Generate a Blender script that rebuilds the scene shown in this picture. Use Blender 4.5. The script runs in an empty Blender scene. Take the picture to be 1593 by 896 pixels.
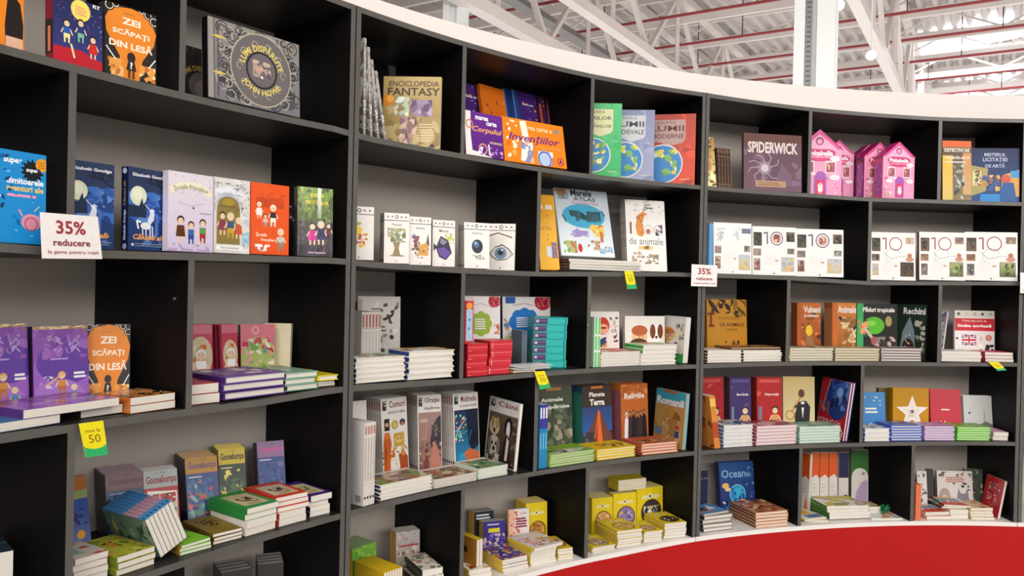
import bpy, math, random
from mathutils import Vector, Matrix
S = bpy.context.scene
COL = S.collection
# ------------------------------------------------------------------ camera
F_PX, PITCH, ROLL = 1229.2, -0.0050, -0.0227
R, CX, CY = 3.8508, 2.4757, 0.0112
DEP = 0.404
ZC = 1.60                                   # camera height above the floor
cam = bpy.data.cameras.new('camera'); cam_o = bpy.data.objects.new('camera', cam); COL.objects.link(cam_o)
cam.sensor_fit = 'HORIZONTAL'; cam.sensor_width = 36.0; cam.lens = F_PX / 1593 * 36
cam.clip_start = 0.02; cam.clip_end = 300
S.camera = cam_o
cp, sp = math.cos(PITCH), math.sin(PITCH)
fw = Vector((0, cp, sp)); up0 = Vector((0, -sp, cp)); rt0 = Vector((1, 0, 0))
cr, sr = math.cos(ROLL), math.sin(ROLL)
# image x = u*cr - v*sr, image up = u*sr + v*cr
rt = rt0 * cr - up0 * sr; up = rt0 * sr + up0 * cr
cam_o.matrix_world = Matrix(((rt.x, up.x, -fw.x, 0), (rt.y, up.y, -fw.y, 0), (rt.z, up.z, -fw.z, ZC), (0, 0, 0, 1)))
# ------------------------------------------------------------------ world, lamps, roof fill, exposure
W = bpy.data.worlds.new('hall_air'); S.world = W; W.use_nodes = True
bg = W.node_tree.nodes['Background']; bg.inputs[0].default_value = (1.0, 0.96, 0.93, 1); bg.inputs[1].default_value = 0.92
def area(x, y, z, sx, sy, e, col=(1, .95, .9), aim=None):
    l = bpy.data.lights.new('hall_lamp_and_fill', 'AREA'); l.shape = 'RECTANGLE'; l.size = sx; l.size_y = sy; l.energy = e; l.color = col
    o = bpy.data.objects.new('hall_lamp_and_fill', l); COL.objects.link(o); o.location = (x, y, z)
    if aim: o.rotation_euler = (Vector(aim) - Vector((x, y, z))).to_track_quat('-Z', 'Y').to_euler()
area(-1.5, -6.5, 4.6, 7, 2.2, 520, aim=(0.6, 2.6, 1.4))
area(6.5, -5.5, 4.6, 7, 2.2, 420, aim=(2.0, 3.2, 1.4))
area(1.2, 0.6, 5.2, 2.5, 1.2, 60, aim=(1.2, 3.0, 1.0))
l_up = area(11, 18, 3.2, 26, 26, 2300, (1, .96, .93), aim=(11, 18, 9))  # unseen uplight added to brighten the roof, not a lamp of the hall
S.view_settings.view_transform = 'Standard'; S.view_settings.look = 'None'
S.view_settings.exposure = 0.0; S.view_settings.gamma = 1.0; S.view_settings.use_curve_mapping = False

# ------------------------------------------------------------------ places: the bookcases stand on an arc
ZL = [0.8563, 0.4595, 0.0595, -0.3334, -0.7204, -1.1068]
WARP = [[(-.77, -4), (-.6, -2), (-.44, 8), (-.29, 2), (-.11, 1), (0, 6)],
        [(-1.149, -1), (-1.05, .5), (-.975, 3.5), (-.89, 7.5), (-.881, -1.5), (-.76, -3), (-.625, -9), (-.552, -7), (-.289, -3.3), (-.2, -7.6), (-.14, -3.6)],
        [(-1.147, -.3), (-1.087, -4), (-1.027, .4), (-.889, 9), (-.879, 2.5), (-.76, -8), (-.664, -10), (-.481, 7.5), (-.321, 6.8), (-.199, -7.8), (0, 8)],
        [(-1.145, 4), (-1.03, -2.3), (-.97, -5), (-.889, 7), (-.879, 4), (-.754, -8), (-.594, -1.5), (-.441, -3.7), (-.312, 1), (-.1, -1.5), (0, 4)],
        [(-1.03, 0), (-.88, 0), (-.442, -.4), (-.2, -2), (0, 3)],
        [(-.586, -1.3), (-.549, -3.4), (-.434, 4.3), (-.3, 2), (-.13, 0), (0, -4)]]
def zs(k, th):                                # height of the top of board k, above the camera
    T = WARP[k]
    if th <= T[0][0]: return ZL[k] + T[0][1] / 1000
    for a, b in zip(T, T[1:]):
        if th <= b[0]: return ZL[k] + (a[1] + (b[1] - a[1]) * (th - a[0]) / (b[0] - a[0])) / 1000
    return ZL[k] + T[-1][1] / 1000
BT = 0.018
def pt(th, r, z): return Vector((CX + r * math.sin(th), CY + r * math.cos(th), z))
def proj(P):                                  # P relative to the camera
    d = P.dot(fw); return 796.5 + F_PX * P.dot(rt) / d, 448 - F_PX * P.dot(up) / d
def th_at(px, r, zf):                         # angle at which column px meets the arc of radius r at height zf(th)
    lo, hi = -1.9, 0.9
    for _ in range(40):
        m = (lo + hi) / 2; P = pt(m, r, zf(m) if callable(zf) else zf)
        if P.dot(fw) < 0.05 or proj(P)[0] < px: lo = m
        else: hi = m
    return m
def hit(px, py, r):                           # point of the cylinder of radius r seen at (px, py)
    z = 0.0
    for _ in range(12):
        th = th_at(px, r, z); P = pt(th, r, z); y = proj(P)[1]
        z += (y - py) * P.dot(fw) / F_PX
    return pt(th, r, z), th
def world(P): return Vector((P.x, P.y, P.z + ZC))
def ray(px, py):
    return (fw + rt * ((px - 796.5) / F_PX) + up * ((448 - py) / F_PX))
def on_z(px, py, z):                          # point at height z (above floor) seen at the pixel
    d = ray(px, py); return d * ((z - ZC) / d.z) + Vector((0, 0, ZC))

# ------------------------------------------------------------------ materials
def hexc(h):
    h = h.lstrip('#')
    if len(h) == 3: h = ''.join(c * 2 for c in h)
    o = []
    for i in (0, 2, 4):
        c = int(h[i:i + 2], 16) / 255
        o.append(c / 12.92 if c <= .04045 else ((c + .055) / 1.055) ** 2.4)
    return (*o, 1.0)
def mat(name, col=(.5, .5, .5, 1), rough=.5, spec=.5, metal=0, emit=None, es=1, noise=None, coat=0, attr=False, bump=None):
    m = bpy.data.materials.new(name); m.use_nodes = True; nt = m.node_tree; b = nt.nodes['Principled BSDF']
    if isinstance(col, str): col = hexc(col)
    b.inputs['Base Color'].default_value = col; b.inputs['Roughness'].default_value = rough
    b.inputs['Metallic'].default_value = metal; b.inputs['Specular IOR Level'].default_value = spec
    b.inputs['Coat Weight'].default_value = coat; b.inputs['Coat Roughness'].default_value = .12
    if emit is not None:
        b.inputs['Emission Color'].default_value = emit; b.inputs['Emission Strength'].default_value = es
    src = None
    if attr:
        a = nt.nodes.new('ShaderNodeAttribute'); a.attribute_name = 'Col'; src = a.outputs['Color']
    if noise or bump:
        tc = nt.nodes.new('ShaderNodeTexCoord'); mp = nt.nodes.new('ShaderNodeMapping'); n = nt.nodes.new('ShaderNodeTexNoise')
        sc, amt, stretch = noise or bump
        mp.inputs['Scale'].default_value = stretch; n.inputs['Scale'].default_value = sc; n.inputs['Detail'].default_value = 4
        nt.links.new(tc.outputs['Object'], mp.inputs[0]); nt.links.new(mp.outputs[0], n.inputs['Vector'])
        if noise:
            mx = nt.nodes.new('ShaderNodeMix'); mx.data_type = 'RGBA'; mx.blend_type = 'MULTIPLY'; mx.inputs[0].default_value = 1
            rp = nt.nodes.new('ShaderNodeMapRange'); rp.inputs[1].default_value = .3; rp.inputs[2].default_value = .7
            rp.inputs[3].default_value = 1 - amt; rp.inputs[4].default_value = 1
            nt.links.new(n.outputs['Fac'], rp.inputs[0])
            if src: nt.links.new(src, mx.inputs[6])
            else: mx.inputs[6].default_value = col
            nt.links.new(rp.outputs[0], mx.inputs[7]); src = mx.outputs[2]
        if bump:
            bp = nt.nodes.new('ShaderNodeBump'); bp.inputs['Strength'].default_value = bump[1]; bp.inputs['Distance'].default_value = .002
            nt.links.new(n.outputs['Fac'], bp.inputs['Height']); nt.links.new(bp.outputs[0], b.inputs['Normal'])
    if src: nt.links.new(src, b.inputs['Base Color'])
    return m
M = dict(
    board=mat('black_laminate_bounce_lit', (.022, .020, .018, 1), .45, .35, noise=(9, .25, (1, 1, 6))),  # same laminate, lighter: bounced light on shelf undersides put into its colour
    lam=mat('black_laminate', (.0035, .003, .003, 1), .5, .18, noise=(9, .25, (1, 1, 6))),
    edge=mat('dark_edge_banding', (.11, .104, .095, 1), .35, .5, noise=(20, .15, (1, 1, 1))),
    back=mat('grey_hardboard', (.53, .475, .43, 1), .6, .3, noise=(3, .12, (1, 1, 1))),
    white=mat('white_paint', (.86, .80, .76, 1), .6, .3, noise=(2, .04, (1, 1, 1))),
    base=mat('white_board', (.85, .82, .78, 1), .5, .3, noise=(3, .04, (1, 1, 1))),
    red=mat('red_paint', (.46, .005, .005, 1), .5, .3, noise=(2, .05, (1, 1, 1))),
    floor=mat('floor_tile', (.45, .43, .41, 1), .35, .4, noise=(1.2, .15, (1, 1, 1))),
    deck=mat('roof_sheet', (.60, .56, .54, 1), .6, .3, noise=(.5, .1, (1, 1, 1))),
    beam=mat('cream_steel', (.78, .72, .69, 1), .5, .3, noise=(1, .08, (1, 1, 1))),
    pipe=mat('red_pipe', (.30, .035, .04, 1), .4, .5, noise=(2, .1, (1, 1, 1))),
    rod=mat('dark_rod', (.12, .08, .08, 1), .5, .5, noise=(2, .1, (1, 1, 1))),
    tray=mat('grey_galvanised_steel', (.28, .27, .27, 1), .45, .5, metal=.3, noise=(2, .1, (1, 1, 1))),
    colm=mat('white_column_paint', (.88, .90, .90, 1), .5, .3, noise=(2, .03, (1, 1, 1))),
    sky=mat('skylight_sheet', (.9, .9, .9, 1), .5, emit=(.85, .93, 1, 1), es=12),
    lamp=mat('lamp_glass', (.9, .9, .9, 1), .5, emit=(1, .97, .9, 1), es=25),
    pages=mat('paper_edges', (.80, .76, .68, 1), .8, .1, noise=(1, .22, (12, 1400, 12))),
    print=mat('printed_card', rough=.42, spec=.35, attr=True, noise=(60, .06, (1, 1, 1))),
    gloss=mat('laminated_print', rough=.34, spec=.25, coat=.05, attr=True, noise=(40, .06, (1, 1, 1)), bump=None),
    film=mat('creased_shrink_wrap', rough=.2, spec=.5, coat=.35, attr=True, bump=(55, .8, (1, 1, .5))),
    metal=mat('screw_metal', (.6, .6, .58, 1), .3, .5, metal=.9, noise=(30, .1, (1, 1, 1))),
)
# ------------------------------------------------------------------ mesh helpers
class MB:
    def __init__(s): s.v = []; s.f = []
    def box8(s, a, b):                         # a: 4 bottom points, b: 4 top points, same order (counter-clockwise from above)
        i = len(s.v); s.v += [Vector(p) for p in a] + [Vector(p) for p in b]
        s.f += [(i + 3, i + 2, i + 1, i), (i + 4, i + 5, i + 6, i + 7)] + [(i + k, i + (k + 1) % 4, i + 4 + (k + 1) % 4, i + 4 + k) for k in range(4)]
    def box(s, x0, x1, y0, y1, z0, z1):
        s.box8([(x0, y0, z0), (x1, y0, z0), (x1, y1, z0), (x0, y1, z0)], [(x0, y0, z1), (x1, y0, z1), (x1, y1, z1), (x0, y1, z1)])
    def bar(s, P, Q, w, h, upv=Vector((0, 0, 1))):
        P = Vector(P); Q = Vector(Q); d = (Q - P).normalized(); a = d.cross(upv)
        if a.length < 1e-4: a = d.cross(Vector((1, 0, 0)))
        a.normalize(); b = a.cross(d).normalized(); a = a * w / 2; b = b * h / 2
        s.box8([P - a - b, P + a - b, P + a + b, P - a + b], [Q - a - b, Q + a - b, Q + a + b, Q - a + b])
    def tube(s, P, Q, r, n=10):
        P = Vector(P); Q = Vector(Q); d = (Q - P).normalized(); a = d.orthogonal().normalized(); b = d.cross(a); i = len(s.v)
        for C0 in (P, Q):
            for k in range(n): t = k * 2 * math.pi / n; s.v.append(C0 + a * r * math.cos(t) + b * r * math.sin(t))
        s.f += [(i + k, i + (k + 1) % n, i + n + (k + 1) % n, i + n + k) for k in range(n)]
        s.f += [tuple(i + k for k in reversed(range(n))), tuple(i + n + k for k in range(n))]
    def sweep(s, secs):                        # closed prism through sections of 4 points
        i = len(s.v); n = len(secs[0])
        for q in secs: s.v += [Vector(p) for p in q]
        for j in range(len(secs) - 1):
            a = i + j * n; s.f += [(a + k, a + (k + 1) % n, a + n + (k + 1) % n, a + n + k) for k in range(n)]
        s.f += [tuple(i + k for k in reversed(range(n))), tuple(i + (len(secs) - 1) * n + k for k in range(n))]
    def build(s, name, m, parent=None, org=None, smooth=False):
        me = bpy.data.meshes.new(name)
        o0 = Vector(org) if org is not None else Vector((0, 0, 0))
        me.from_pydata([tuple(v - o0) for v in s.v], [], s.f); me.update()
        me.materials.append(m)
        if smooth:
            for p in me.polygons: p.use_smooth = True
        o = bpy.data.objects.new(name, me); COL.objects.link(o)
        if parent is not None: o.parent = parent
        else: o.location = o0
        return o
def tag(o, label, cat, group=None, kind=None):
    if label: o['label'] = label
    if cat: o['category'] = cat
    if group: o['group'] = group
    if kind: o['kind'] = kind
    return o
def empty(name, loc, rz=0):
    o = bpy.data.objects.new(name, None); COL.objects.link(o); o.location = loc; o.rotation_euler = (0, 0, rz); o.empty_display_size = .05
    return o

# ------------------------------------------------------------------ hall: floor, walls, roof
def struct(o): o['kind'] = 'structure'; return o
b = MB(); b.box(-40, 60, -30, 70, -.1, 0); struct(b.build('floor', M['floor']))
AX = Vector((math.sin(math.radians(31.5)), math.cos(math.radians(31.5)), 0)); BX = Vector((-AX.y, AX.x, 0))
HD = 9.0
b = MB()                                       # corrugated roof sheet, ribs along AX
n = 170; pitch = .36; O = Vector((0, 0, 0))
prof = []
for i in range(n):
    x = (i - n / 2) * pitch
    prof += [(x, 0), (x + .11, 0), (x + .15, .13), (x + .30, .13), (x + .36 - 1e-4, 0)]
for x, z in prof:
    for s_, dz in ((-14, 0), (62, 0), (62, .03), (-14, .03)):
        b.v.append(AX * s_ + BX * x + Vector((0, 0, HD + z + dz)))
for i in range(len(prof) - 1):
    a = i * 4; b.f += [(a + k, a + (k + 1) % 4, a + 4 + (k + 1) % 4, a + 4 + k) for k in range(4)]
struct(b.build('ceiling', M['deck']))
b = MB(); b.bar(AX * 58 - BX * 40 + Vector((0, 0, 4.5)), AX * 58 + BX * 40 + Vector((0, 0, 4.5)), .3, 9.0); struct(b.build('wall_back', M['white']))
# purlins along BX with lattice, and sprinkler pipes below them
for i, a in enumerate([8.4 + 2.1 * k for k in range(23)]):
    b = MB()
    for s0, s1 in ((-26, 26),):
        P = AX * a + BX * s0; Q = AX * a + BX * s1
        b.bar(P + Vector((0, 0, HD - .10)), Q + Vector((0, 0, HD - .10)), .10, .2)
        b.bar(P + Vector((0, 0, HD - .75)), Q + Vector((0, 0, HD - .75)), .10, .20)
        k = -26.0
        while k < 26:
            u = AX * a + BX * k; v = AX * a + BX * (k + 1.3); w = AX * a + BX * (k + 2.6)
            b.bar(u + Vector((0, 0, HD - .7)), v + Vector((0, 0, HD - .1)), .045, .045)
            b.bar(v + Vector((0, 0, HD - .1)), w + Vector((0, 0, HD - .7)), .045, .045); k += 2.6
    struct(b.build('roof_beam', M['beam']))
    r_ = empty('sprinkler_pipe', AX * (a + .35) + Vector((0, 0, HD - 1.25)))
    tag(r_, 'thin dark red sprinkler pipe hung level under the white roof beams', 'pipe', 'red sprinkler pipes under the roof')
    b = MB(); b.tube(BX * -26, BX * 26, .035, 8); b.build('pipe', M['pipe'], r_)
    for k in range(-6, 7):
        b = MB(); P = BX * (k * 3.6 + (i % 3) * .9); b.tube(P, P + Vector((0, 0, 1.25)), .014, 6); b.build('hanger', M['rod'], r_)
# girders along AX
def girder(px, py, zc, w, wh, diag=True, zt=HD - .2, s0=-18, s1=40, name='roof_beam', m='beam'):
    P0 = on_z(px, py, zc); P0.z = 0
    b = MB(); P = P0 + AX * s0; Q = P0 + AX * s1
    b.bar(P + Vector((0, 0, zc)), Q + Vector((0, 0, zc)), w, wh)
    if diag:
        b.bar(P + Vector((0, 0, zt)), Q + Vector((0, 0, zt)), w, wh)
        k = s0
        while k < s1 - 3:
            u = P0 + AX * k; v = P0 + AX * (k + 1.9); x = P0 + AX * (k + 3.8)
            b.bar(u + Vector((0, 0, zc)), v + Vector((0, 0, zt)), .1, .1)
            b.bar(v + Vector((0, 0, zt)), x + Vector((0, 0, zc)), .1, .1)
            b.bar(v + Vector((0, 0, zt)), v + Vector((0, 0, zc)), .09, .09); k += 3.8
    return struct(b.build(name, M[m])), P0
girder(1366, 72, 6.6, .2, .2)
g2, _ = girder(980, 62, 6.9, .22, .2)
girder(872, 45, 7.4, .3, .12, False, name='cable_tray', m='tray')
girder(620, -60, 6.6, .26, .24)
# skylights
for i, q in enumerate([[(1422, 64), (1562, 28), (1625, 50), (1436, 88)], [(1470, 136), (1568, 116), (1620, 132), (1480, 148)], [(1640, 20), (1760, 10), (1800, 30), (1650, 45)]]):
    b = MB(); pp = [on_z(x, y, HD - .02) for x, y in q]; c0 = sum(pp, Vector()) / 4
    b.box8([p for p in pp[::-1]], [p + Vector((0, 0, .015)) for p in pp[::-1]])
    o = b.build('window_%d' % (i + 1), M['sky']); struct(o)
# columns
def column(px, D, wdt, name):
    d = ray(px, 300); P = Vector((d.x, d.y, 0)) * (D / d.dot(fw)); P.z = 0
    r_ = struct(MB_col(P, wdt, name)); return r_
def MB_col(P, w, name):
    b = MB(); f = Vector((P.x, P.y, 0)).normalized(); s_ = Vector((f.y, -f.x, 0))
    def blk(x0, x1, y0, y1, z0=0, z1=HD):
        q = [P + s_ * x0 + f * y0, P + s_ * x1 + f * y0, P + s_ * x1 + f * y1, P + s_ * x0 + f * y1]
        b.box8([v + Vector((0, 0, z0)) for v in q], [v + Vector((0, 0, z1)) for v in q])
    h = w / 2
    blk(-h, -h * .5, 0, w); blk(-h * .5, h * .05, .10, w); blk(h * .05, h, 0, w); blk(h * .93, h * 1.0, -.02, 0)
    o = b.build(name, M['colm'])
    return o
column(1263, 8.8, .46, 'pillar')
column(703, 14, .46, 'pillar')
# perforated rail in the groove of the near pillar
d = ray(1257, 100); P = Vector((d.x, d.y, 0)) * (8.86 / d.dot(fw)); f = Vector((P.x, P.y, 0)).normalized(); s_ = Vector((f.y, -f.x, 0))
b = MB()
for x0, x1 in ((-.035, -.02), (.02, .035)): 
    q = [P + s_ * x0, P + s_ * x1, P + s_ * x1 + f * .03, P + s_ * x0 + f * .03]
    b.box8([v + Vector((0, 0, 2.4)) for v in q], [v + Vector((0, 0, 8.8)) for v in q])
for k in range(110):
    z = 2.42 + k * .055; q = [P - s_ * .02, P + s_ * .02, P + s_ * .02 + f * .02, P - s_ * .02 + f * .02]
    b.box8([v + Vector((0, 0, z)) for v in q], [v + Vector((0, 0, z + .025)) for v in q])
tag(b.build('perforated_rail', M['tray']), 'grey perforated metal rail running up the white pillar', 'rail')
# spot lamps hung from the girder
for px, py, lb in ((1305, 8, 'round white spotlight shining beside the top of the white pillar'), (1355, 86, 'round white spotlight shining under the pale roof truss')):
    d = ray(px, py); P = d * (11.5 / d.y) + Vector((0, 0, ZC)); P = on_z(px, py, 5.6 if py < 50 else 5.3)
    r_ = empty('spotlight', P); tag(r_, lb, 'spotlight', 'spotlights under the roof')
    nd = (Vector((0, 0, 1.6)) - P).normalized()
    b = MB(); b.tube(-nd * .16, Vector(), .075, 16); b.build('lamp_housing', M['colm'], r_)
    b = MB(); b.tube(nd * .001, nd * .008, .068, 16); b.build('lamp_lens', M['lamp'], r_)
    b = MB(); b.tube(-nd * .1, -nd * .1 + Vector((0, 0, 1.2)), .012, 8); b.build('stem', M['colm'], r_)

# ------------------------------------------------------------------ curved partition behind the bookcases
def arc_solid(th0, th1, r0, r1, zb, zt, n=40):
    b = MB(); secs = []
    for i in range(n + 1):
        th = th0 + (th1 - th0) * i / n
        a, c = (zb(th) if callable(zb) else zb), (zt(th) if callable(zt) else zt)
        secs.append([world(pt(th, r0, a)), world(pt(th, r1, a)), world(pt(th, r1, c)), world(pt(th, r0, c))])
    b.sweep(secs); return b
struct(arc_solid(-1.36, .47, R + .427, R + .52, -ZC, 1.082, 90).build('wall_partition', M['white']))
MODS = [(-1.329, -.8845), (-.8835, -.4395), (-.4385, .0055), (.0065, .451)]
DIV = {1: [285.5, 721.5, 921, 1260, 1462], 2: [111.5, 838, 1353], 3: [296, 719.5, 916, 1226, 1462], 4: [109, 834, 1341], 5: [290, 719, 913, 1245, 1420]}
NAMES = ['black curved bookcase with the large red and white discount sign', 'black curved bookcase with the fantasy encyclopedia and the dog books',
         'black curved bookcase holding the pink house shaped box sets', 'empty end bookcase of the curved black wall']
cases = []
for mi, (t0, t1) in enumerate(MODS):
    tm = (t0 + t1) / 2; P0 = world(pt(tm, R, 0)); P0.z = ZC + ZL[5]
    r_ = empty('bookcase', P0); tag(r_, NAMES[mi], 'bookcase', 'curved row of bookcases'); cases.append(r_)
    def put(b, name, m):
        o = b.build(name, m, r_, org=P0)
        if m in (M['lam'], M['board']):                       # light wearing edge band along the front
            o.data.materials.append(M['edge'])
            for p in o.data.polygons:
                c = p.center + P0; n_ = p.normal; rad = Vector((c.x - CX, c.y - CY, 0))
                if rad.length < R + .012 and abs(n_.dot(rad.normalized())) > .8: p.material_index = 1
    for k in range(5):
        put(arc_solid(t0, t1, R, R + DEP, lambda th: zs(k, th) - BT, lambda th: zs(k, th), 22), 'shelf', M['board'])
    w = BT / R
    for a in (t0, t1 - w):
        secs = [[world(pt(a, R - .001, z)), world(pt(a + w, R - .001, z)), world(pt(a + w, R + DEP, z)), world(pt(a, R + DEP, z))] for z in (zs(5, a) + .001, zs(0, a))]
        b = MB(); b.sweep([s[::-1] for s in secs][::-1]); put(b, 'side_panel', M['lam'])
    put(arc_solid(t0, t1, R + DEP, R + DEP + .012, lambda th: zs(5, th), lambda th: zs(0, th), 22), 'back_panel', M['back'])
    put(arc_solid(t0, t1, R, R + DEP, lambda th: zs(5, th) - .02, lambda th: zs(5, th), 22), 'base_board', M['base'])
    for row, pxs in DIV.items():
        for px in pxs:
            zm = lambda th: (zs(row, th) + zs(row - 1, th)) / 2
            a = th_at(px, R, zm) - w / 2
            if not t0 < a < t1: continue
            secs = [[world(pt(a, R + .0005, z)), world(pt(a, R + DEP, z)), world(pt(a + w, R + DEP, z)), world(pt(a + w, R + .0005, z))] for z in (zs(row, a), zs(row - 1, a) - BT)]
            b = MB(); b.sweep(secs); put(b, 'divider', M['lam'])
plinth = arc_solid(-1.36, .47, R + .001, R + .03, -ZC, lambda th: zs(5, th) - .0205, 90).build('plinth', M['red'])
tag(plinth, 'long curved bright red plinth panel under the black bookcases', 'plinth')

# ================================================================== printed things: books, boxes, signs
_TXT = {}
def text_geo(s, bold=0.0, shear=0.0):
    key = (s, bold, shear)
    if key not in _TXT:
        c = bpy.data.curves.new('lettering', 'FONT'); c.body = s; c.offset = bold; c.shear = shear; c.resolution_u = 2
        o = bpy.data.objects.new('lettering', c); COL.objects.link(o)
        dg = bpy.context.evaluated_depsgraph_get(); me = o.evaluated_get(dg).to_mesh()
        vs = [(v.co.x, v.co.y) for v in me.vertices]; fs = [tuple(p.vertices) for p in me.polygons]
        o.evaluated_get(dg).to_mesh_clear(); bpy.data.objects.remove(o); bpy.data.curves.remove(c)
        if vs:
            x0 = min(v[0] for v in vs); x1 = max(v[0] for v in vs); y0 = min(v[1] for v in vs); y1 = max(v[1] for v in vs)
        else: x0 = x1 = y0 = y1 = 0
        _TXT[key] = (vs, fs, x0, x1, y0, y1)
    return _TXT[key]
def tint(c): return hexc(c) if isinstance(c, str) else c
class Art:
    """flat print on a w x h metre face; u,v run 0..1 from its lower corner"""
    def __init__(s, w, h): s.w = w; s.h = h; s.v = []; s.f = []; s.c = []; s.n = 0
    def _add(s, pts, faces, cols):
        s.n += 1; i = len(s.v); z = s.n
        s.v += [(min(max(u, 0.004), .996) * s.w, min(max(v, 0.004), .996) * s.h, z) for u, v in pts]
        for k, f in enumerate(faces): s.f.append(tuple(i + a for a in f)); s.c.append(cols if not isinstance(cols, list) else [cols[a] for a in f])
    def poly(s, pts, c): s._add(pts, [tuple(range(len(pts)))], tint(c)); return s
    def rect(s, u0, v0, u1, v1, c): return s.poly([(u0, v0), (u1, v0), (u1, v1), (u0, v1)], c)
    def grad(s, u0, v0, u1, v1, cb, ct):
        cb, ct = tint(cb), tint(ct); s._add([(u0, v0), (u1, v0), (u1, v1), (u0, v1)], [(0, 1, 2, 3)], [cb, cb, ct, ct]); return s
    def ell(s, cx, cy, r, c, ry=None, n=20, rot=0, a0=0, a1=360):   # radii as a share of the width
        ry = r if ry is None else ry; k = s.w / s.h; ro = math.radians(rot); pts = []
        m = n if a1 - a0 < 360 else n - 1
        for j in range(m + 1 if a1 - a0 < 360 else n):
            t = math.radians(a0 + (a1 - a0) * j / n); x = r * math.cos(t); y = ry * math.sin(t)
            pts.append((cx + x * math.cos(ro) - y * math.sin(ro), cy + (x * math.sin(ro) + y * math.cos(ro)) * k))
        return s.poly(pts, c)
    def ring(s, cx, cy, r, wd, c, a0=0, a1=360, n=28):
        k = s.w / s.h; pts = []
        for j in range(n + 1):
            t = math.radians(a0 + (a1 - a0) * j / n)
            for q in (r - wd / 2, r + wd / 2): pts.append((cx + q * math.cos(t), cy + q * math.sin(t) * k))
        s._add(pts, [(2 * j, 2 * j + 1, 2 * j + 3, 2 * j + 2) for j in range(n)], tint(c)); return s
    def line(s, pts, wd, c):
        k = s.w / s.h
        for a, b in zip(pts, pts[1:]):
            dx, dy = b[0] - a[0], (b[1] - a[1]) / k; L = math.hypot(dx, dy) or 1; nx, ny = -dy / L * wd / 2, dx / L * wd / 2 * k
            s._add([(a[0] - nx, a[1] - ny), (b[0] - nx, b[1] - ny), (b[0] + nx, b[1] + ny), (a[0] + nx, a[1] + ny)], [(0, 1, 2, 3)], tint(c))
        return s
    def txt(s, t, cx, cy, w, c, bold=0.02, shear=0, h=None, rot=0, arc=0, anchor=0):   # w: share of the width the line spans
        vs, fs, x0, x1, y0, y1 = text_geo(t, bold, shear)
        if not vs or x1 <= x0: return s
        sc = w * s.w / (x1 - x0); sy = sc if h is None else h * s.h / max(.3, (y1 - y0)); ro = math.radians(rot); pts = []
        for x, y in vs:
            a = (x - (x0 + x1) / 2) * sc; b_ = (y - (y0 + y1) / 2) * sy
            if arc:
                rr = abs(w * s.w / math.radians(arc)); t_ = a / rr; sg = 1 if arc > 0 else -1
                a, b_ = (rr + sg * b_) * math.sin(t_), sg * ((rr + sg * b_) * math.cos(t_) - rr)
            pts.append((cx + (a * math.cos(ro) - b_ * math.sin(ro)) / s.w, cy + (a * math.sin(ro) + b_ * math.cos(ro)) / s.h))
        s._add(pts, fs, tint(c)); return s
    def scat(s, u0, v0, u1, v1, pal, n, r, seed=1, el=1.6, sides=9):
        rg = random.Random(seed)
        for _ in range(n):
            q = r * rg.uniform(.4, 1.25); m = rg.randint(5, sides); u = rg.uniform(u0, u1); v = rg.uniform(v0, v1); ro = rg.uniform(0, 3.14); e = rg.uniform(1 / el, el); pts = []
            for j in range(m):
                t = j * 2 * math.pi / m; qq = q * rg.uniform(.75, 1.2); x = qq * math.cos(t) * e; y = qq * math.sin(t) / e
                a = u + x * math.cos(ro) - y * math.sin(ro); b_ = v + (x * math.sin(ro) + y * math.cos(ro)) * s.w / s.h
                pts.append((min(max(a, u0), u1), min(max(b_, v0), v1)))
            s.poly(pts, rg.choice(pal))
        return s
    def pic(s, u0, v0, u1, v1, pal, n=22, seed=1, r=.09, bg=None): s.rect(u0, v0, u1, v1, bg or pal[0]); return s.scat(u0, v0, u1, v1, pal, n, r * max(.4, (u1 - u0)), seed)
    def lines(s, u0, v0, u1, v1, n, c, wd=.006, seed=3):
        rg = random.Random(seed)
        for j in range(n):
            v = v1 - (v1 - v0) * (j + .5) / n; s.rect(u0, v - wd, u0 + (u1 - u0) * rg.uniform(.75, 1), v + wd, c)
        return s
    def star(s, cx, cy, r, c, n=5, inner=.42, rot=90):
        k = s.w / s.h; return s.poly([(cx + (r if j % 2 == 0 else r * inner) * math.cos(math.radians(rot + j * 180 / n)), cy + (r if j % 2 == 0 else r * inner) * math.sin(math.radians(rot + j * 180 / n)) * k) for j in range(2 * n)], c)
    def kid(s, cx, cy, sc, hair, top, bot, skin='#f0cfae', skirt=False):      # cy: feet, sc: height as a share of the face height
        k = s.h / s.w
        def X(a): return cx + a * sc * k
        def Y(b_): return cy + b_ * sc
        for q in (-.09, .09): s.poly([(X(q - .035), Y(0)), (X(q + .035), Y(0)), (X(q + .04), Y(.32)), (X(q - .04), Y(.32))], bot if not skirt else skin)
        for q in (-1, 1): s.line([(X(q * .14), Y(.58)), (X(q * .25), Y(.36))], .055 * sc * k, skin)
        s.poly([(X(-.20 if skirt else -.14), Y(.2 if skirt else .28)), (X(.20 if skirt else .14), Y(.2 if skirt else .28)), (X(.15), Y(.62)), (X(-.15), Y(.62))], top)
        if not skirt: s.poly([(X(-.14), Y(.2)), (X(.14), Y(.2)), (X(.14), Y(.38)), (X(-.14), Y(.38))], bot)
        s.ell(X(0), Y(.82), .155 * sc * k, hair); s.ell(X(0), Y(.78), .12 * sc * k, skin)
        s.ell(X(-.05), Y(.8), .016 * sc * k, '#332222', n=6); s.ell(X(.05), Y(.8), .016 * sc * k, '#332222', n=6)
        return s
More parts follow.
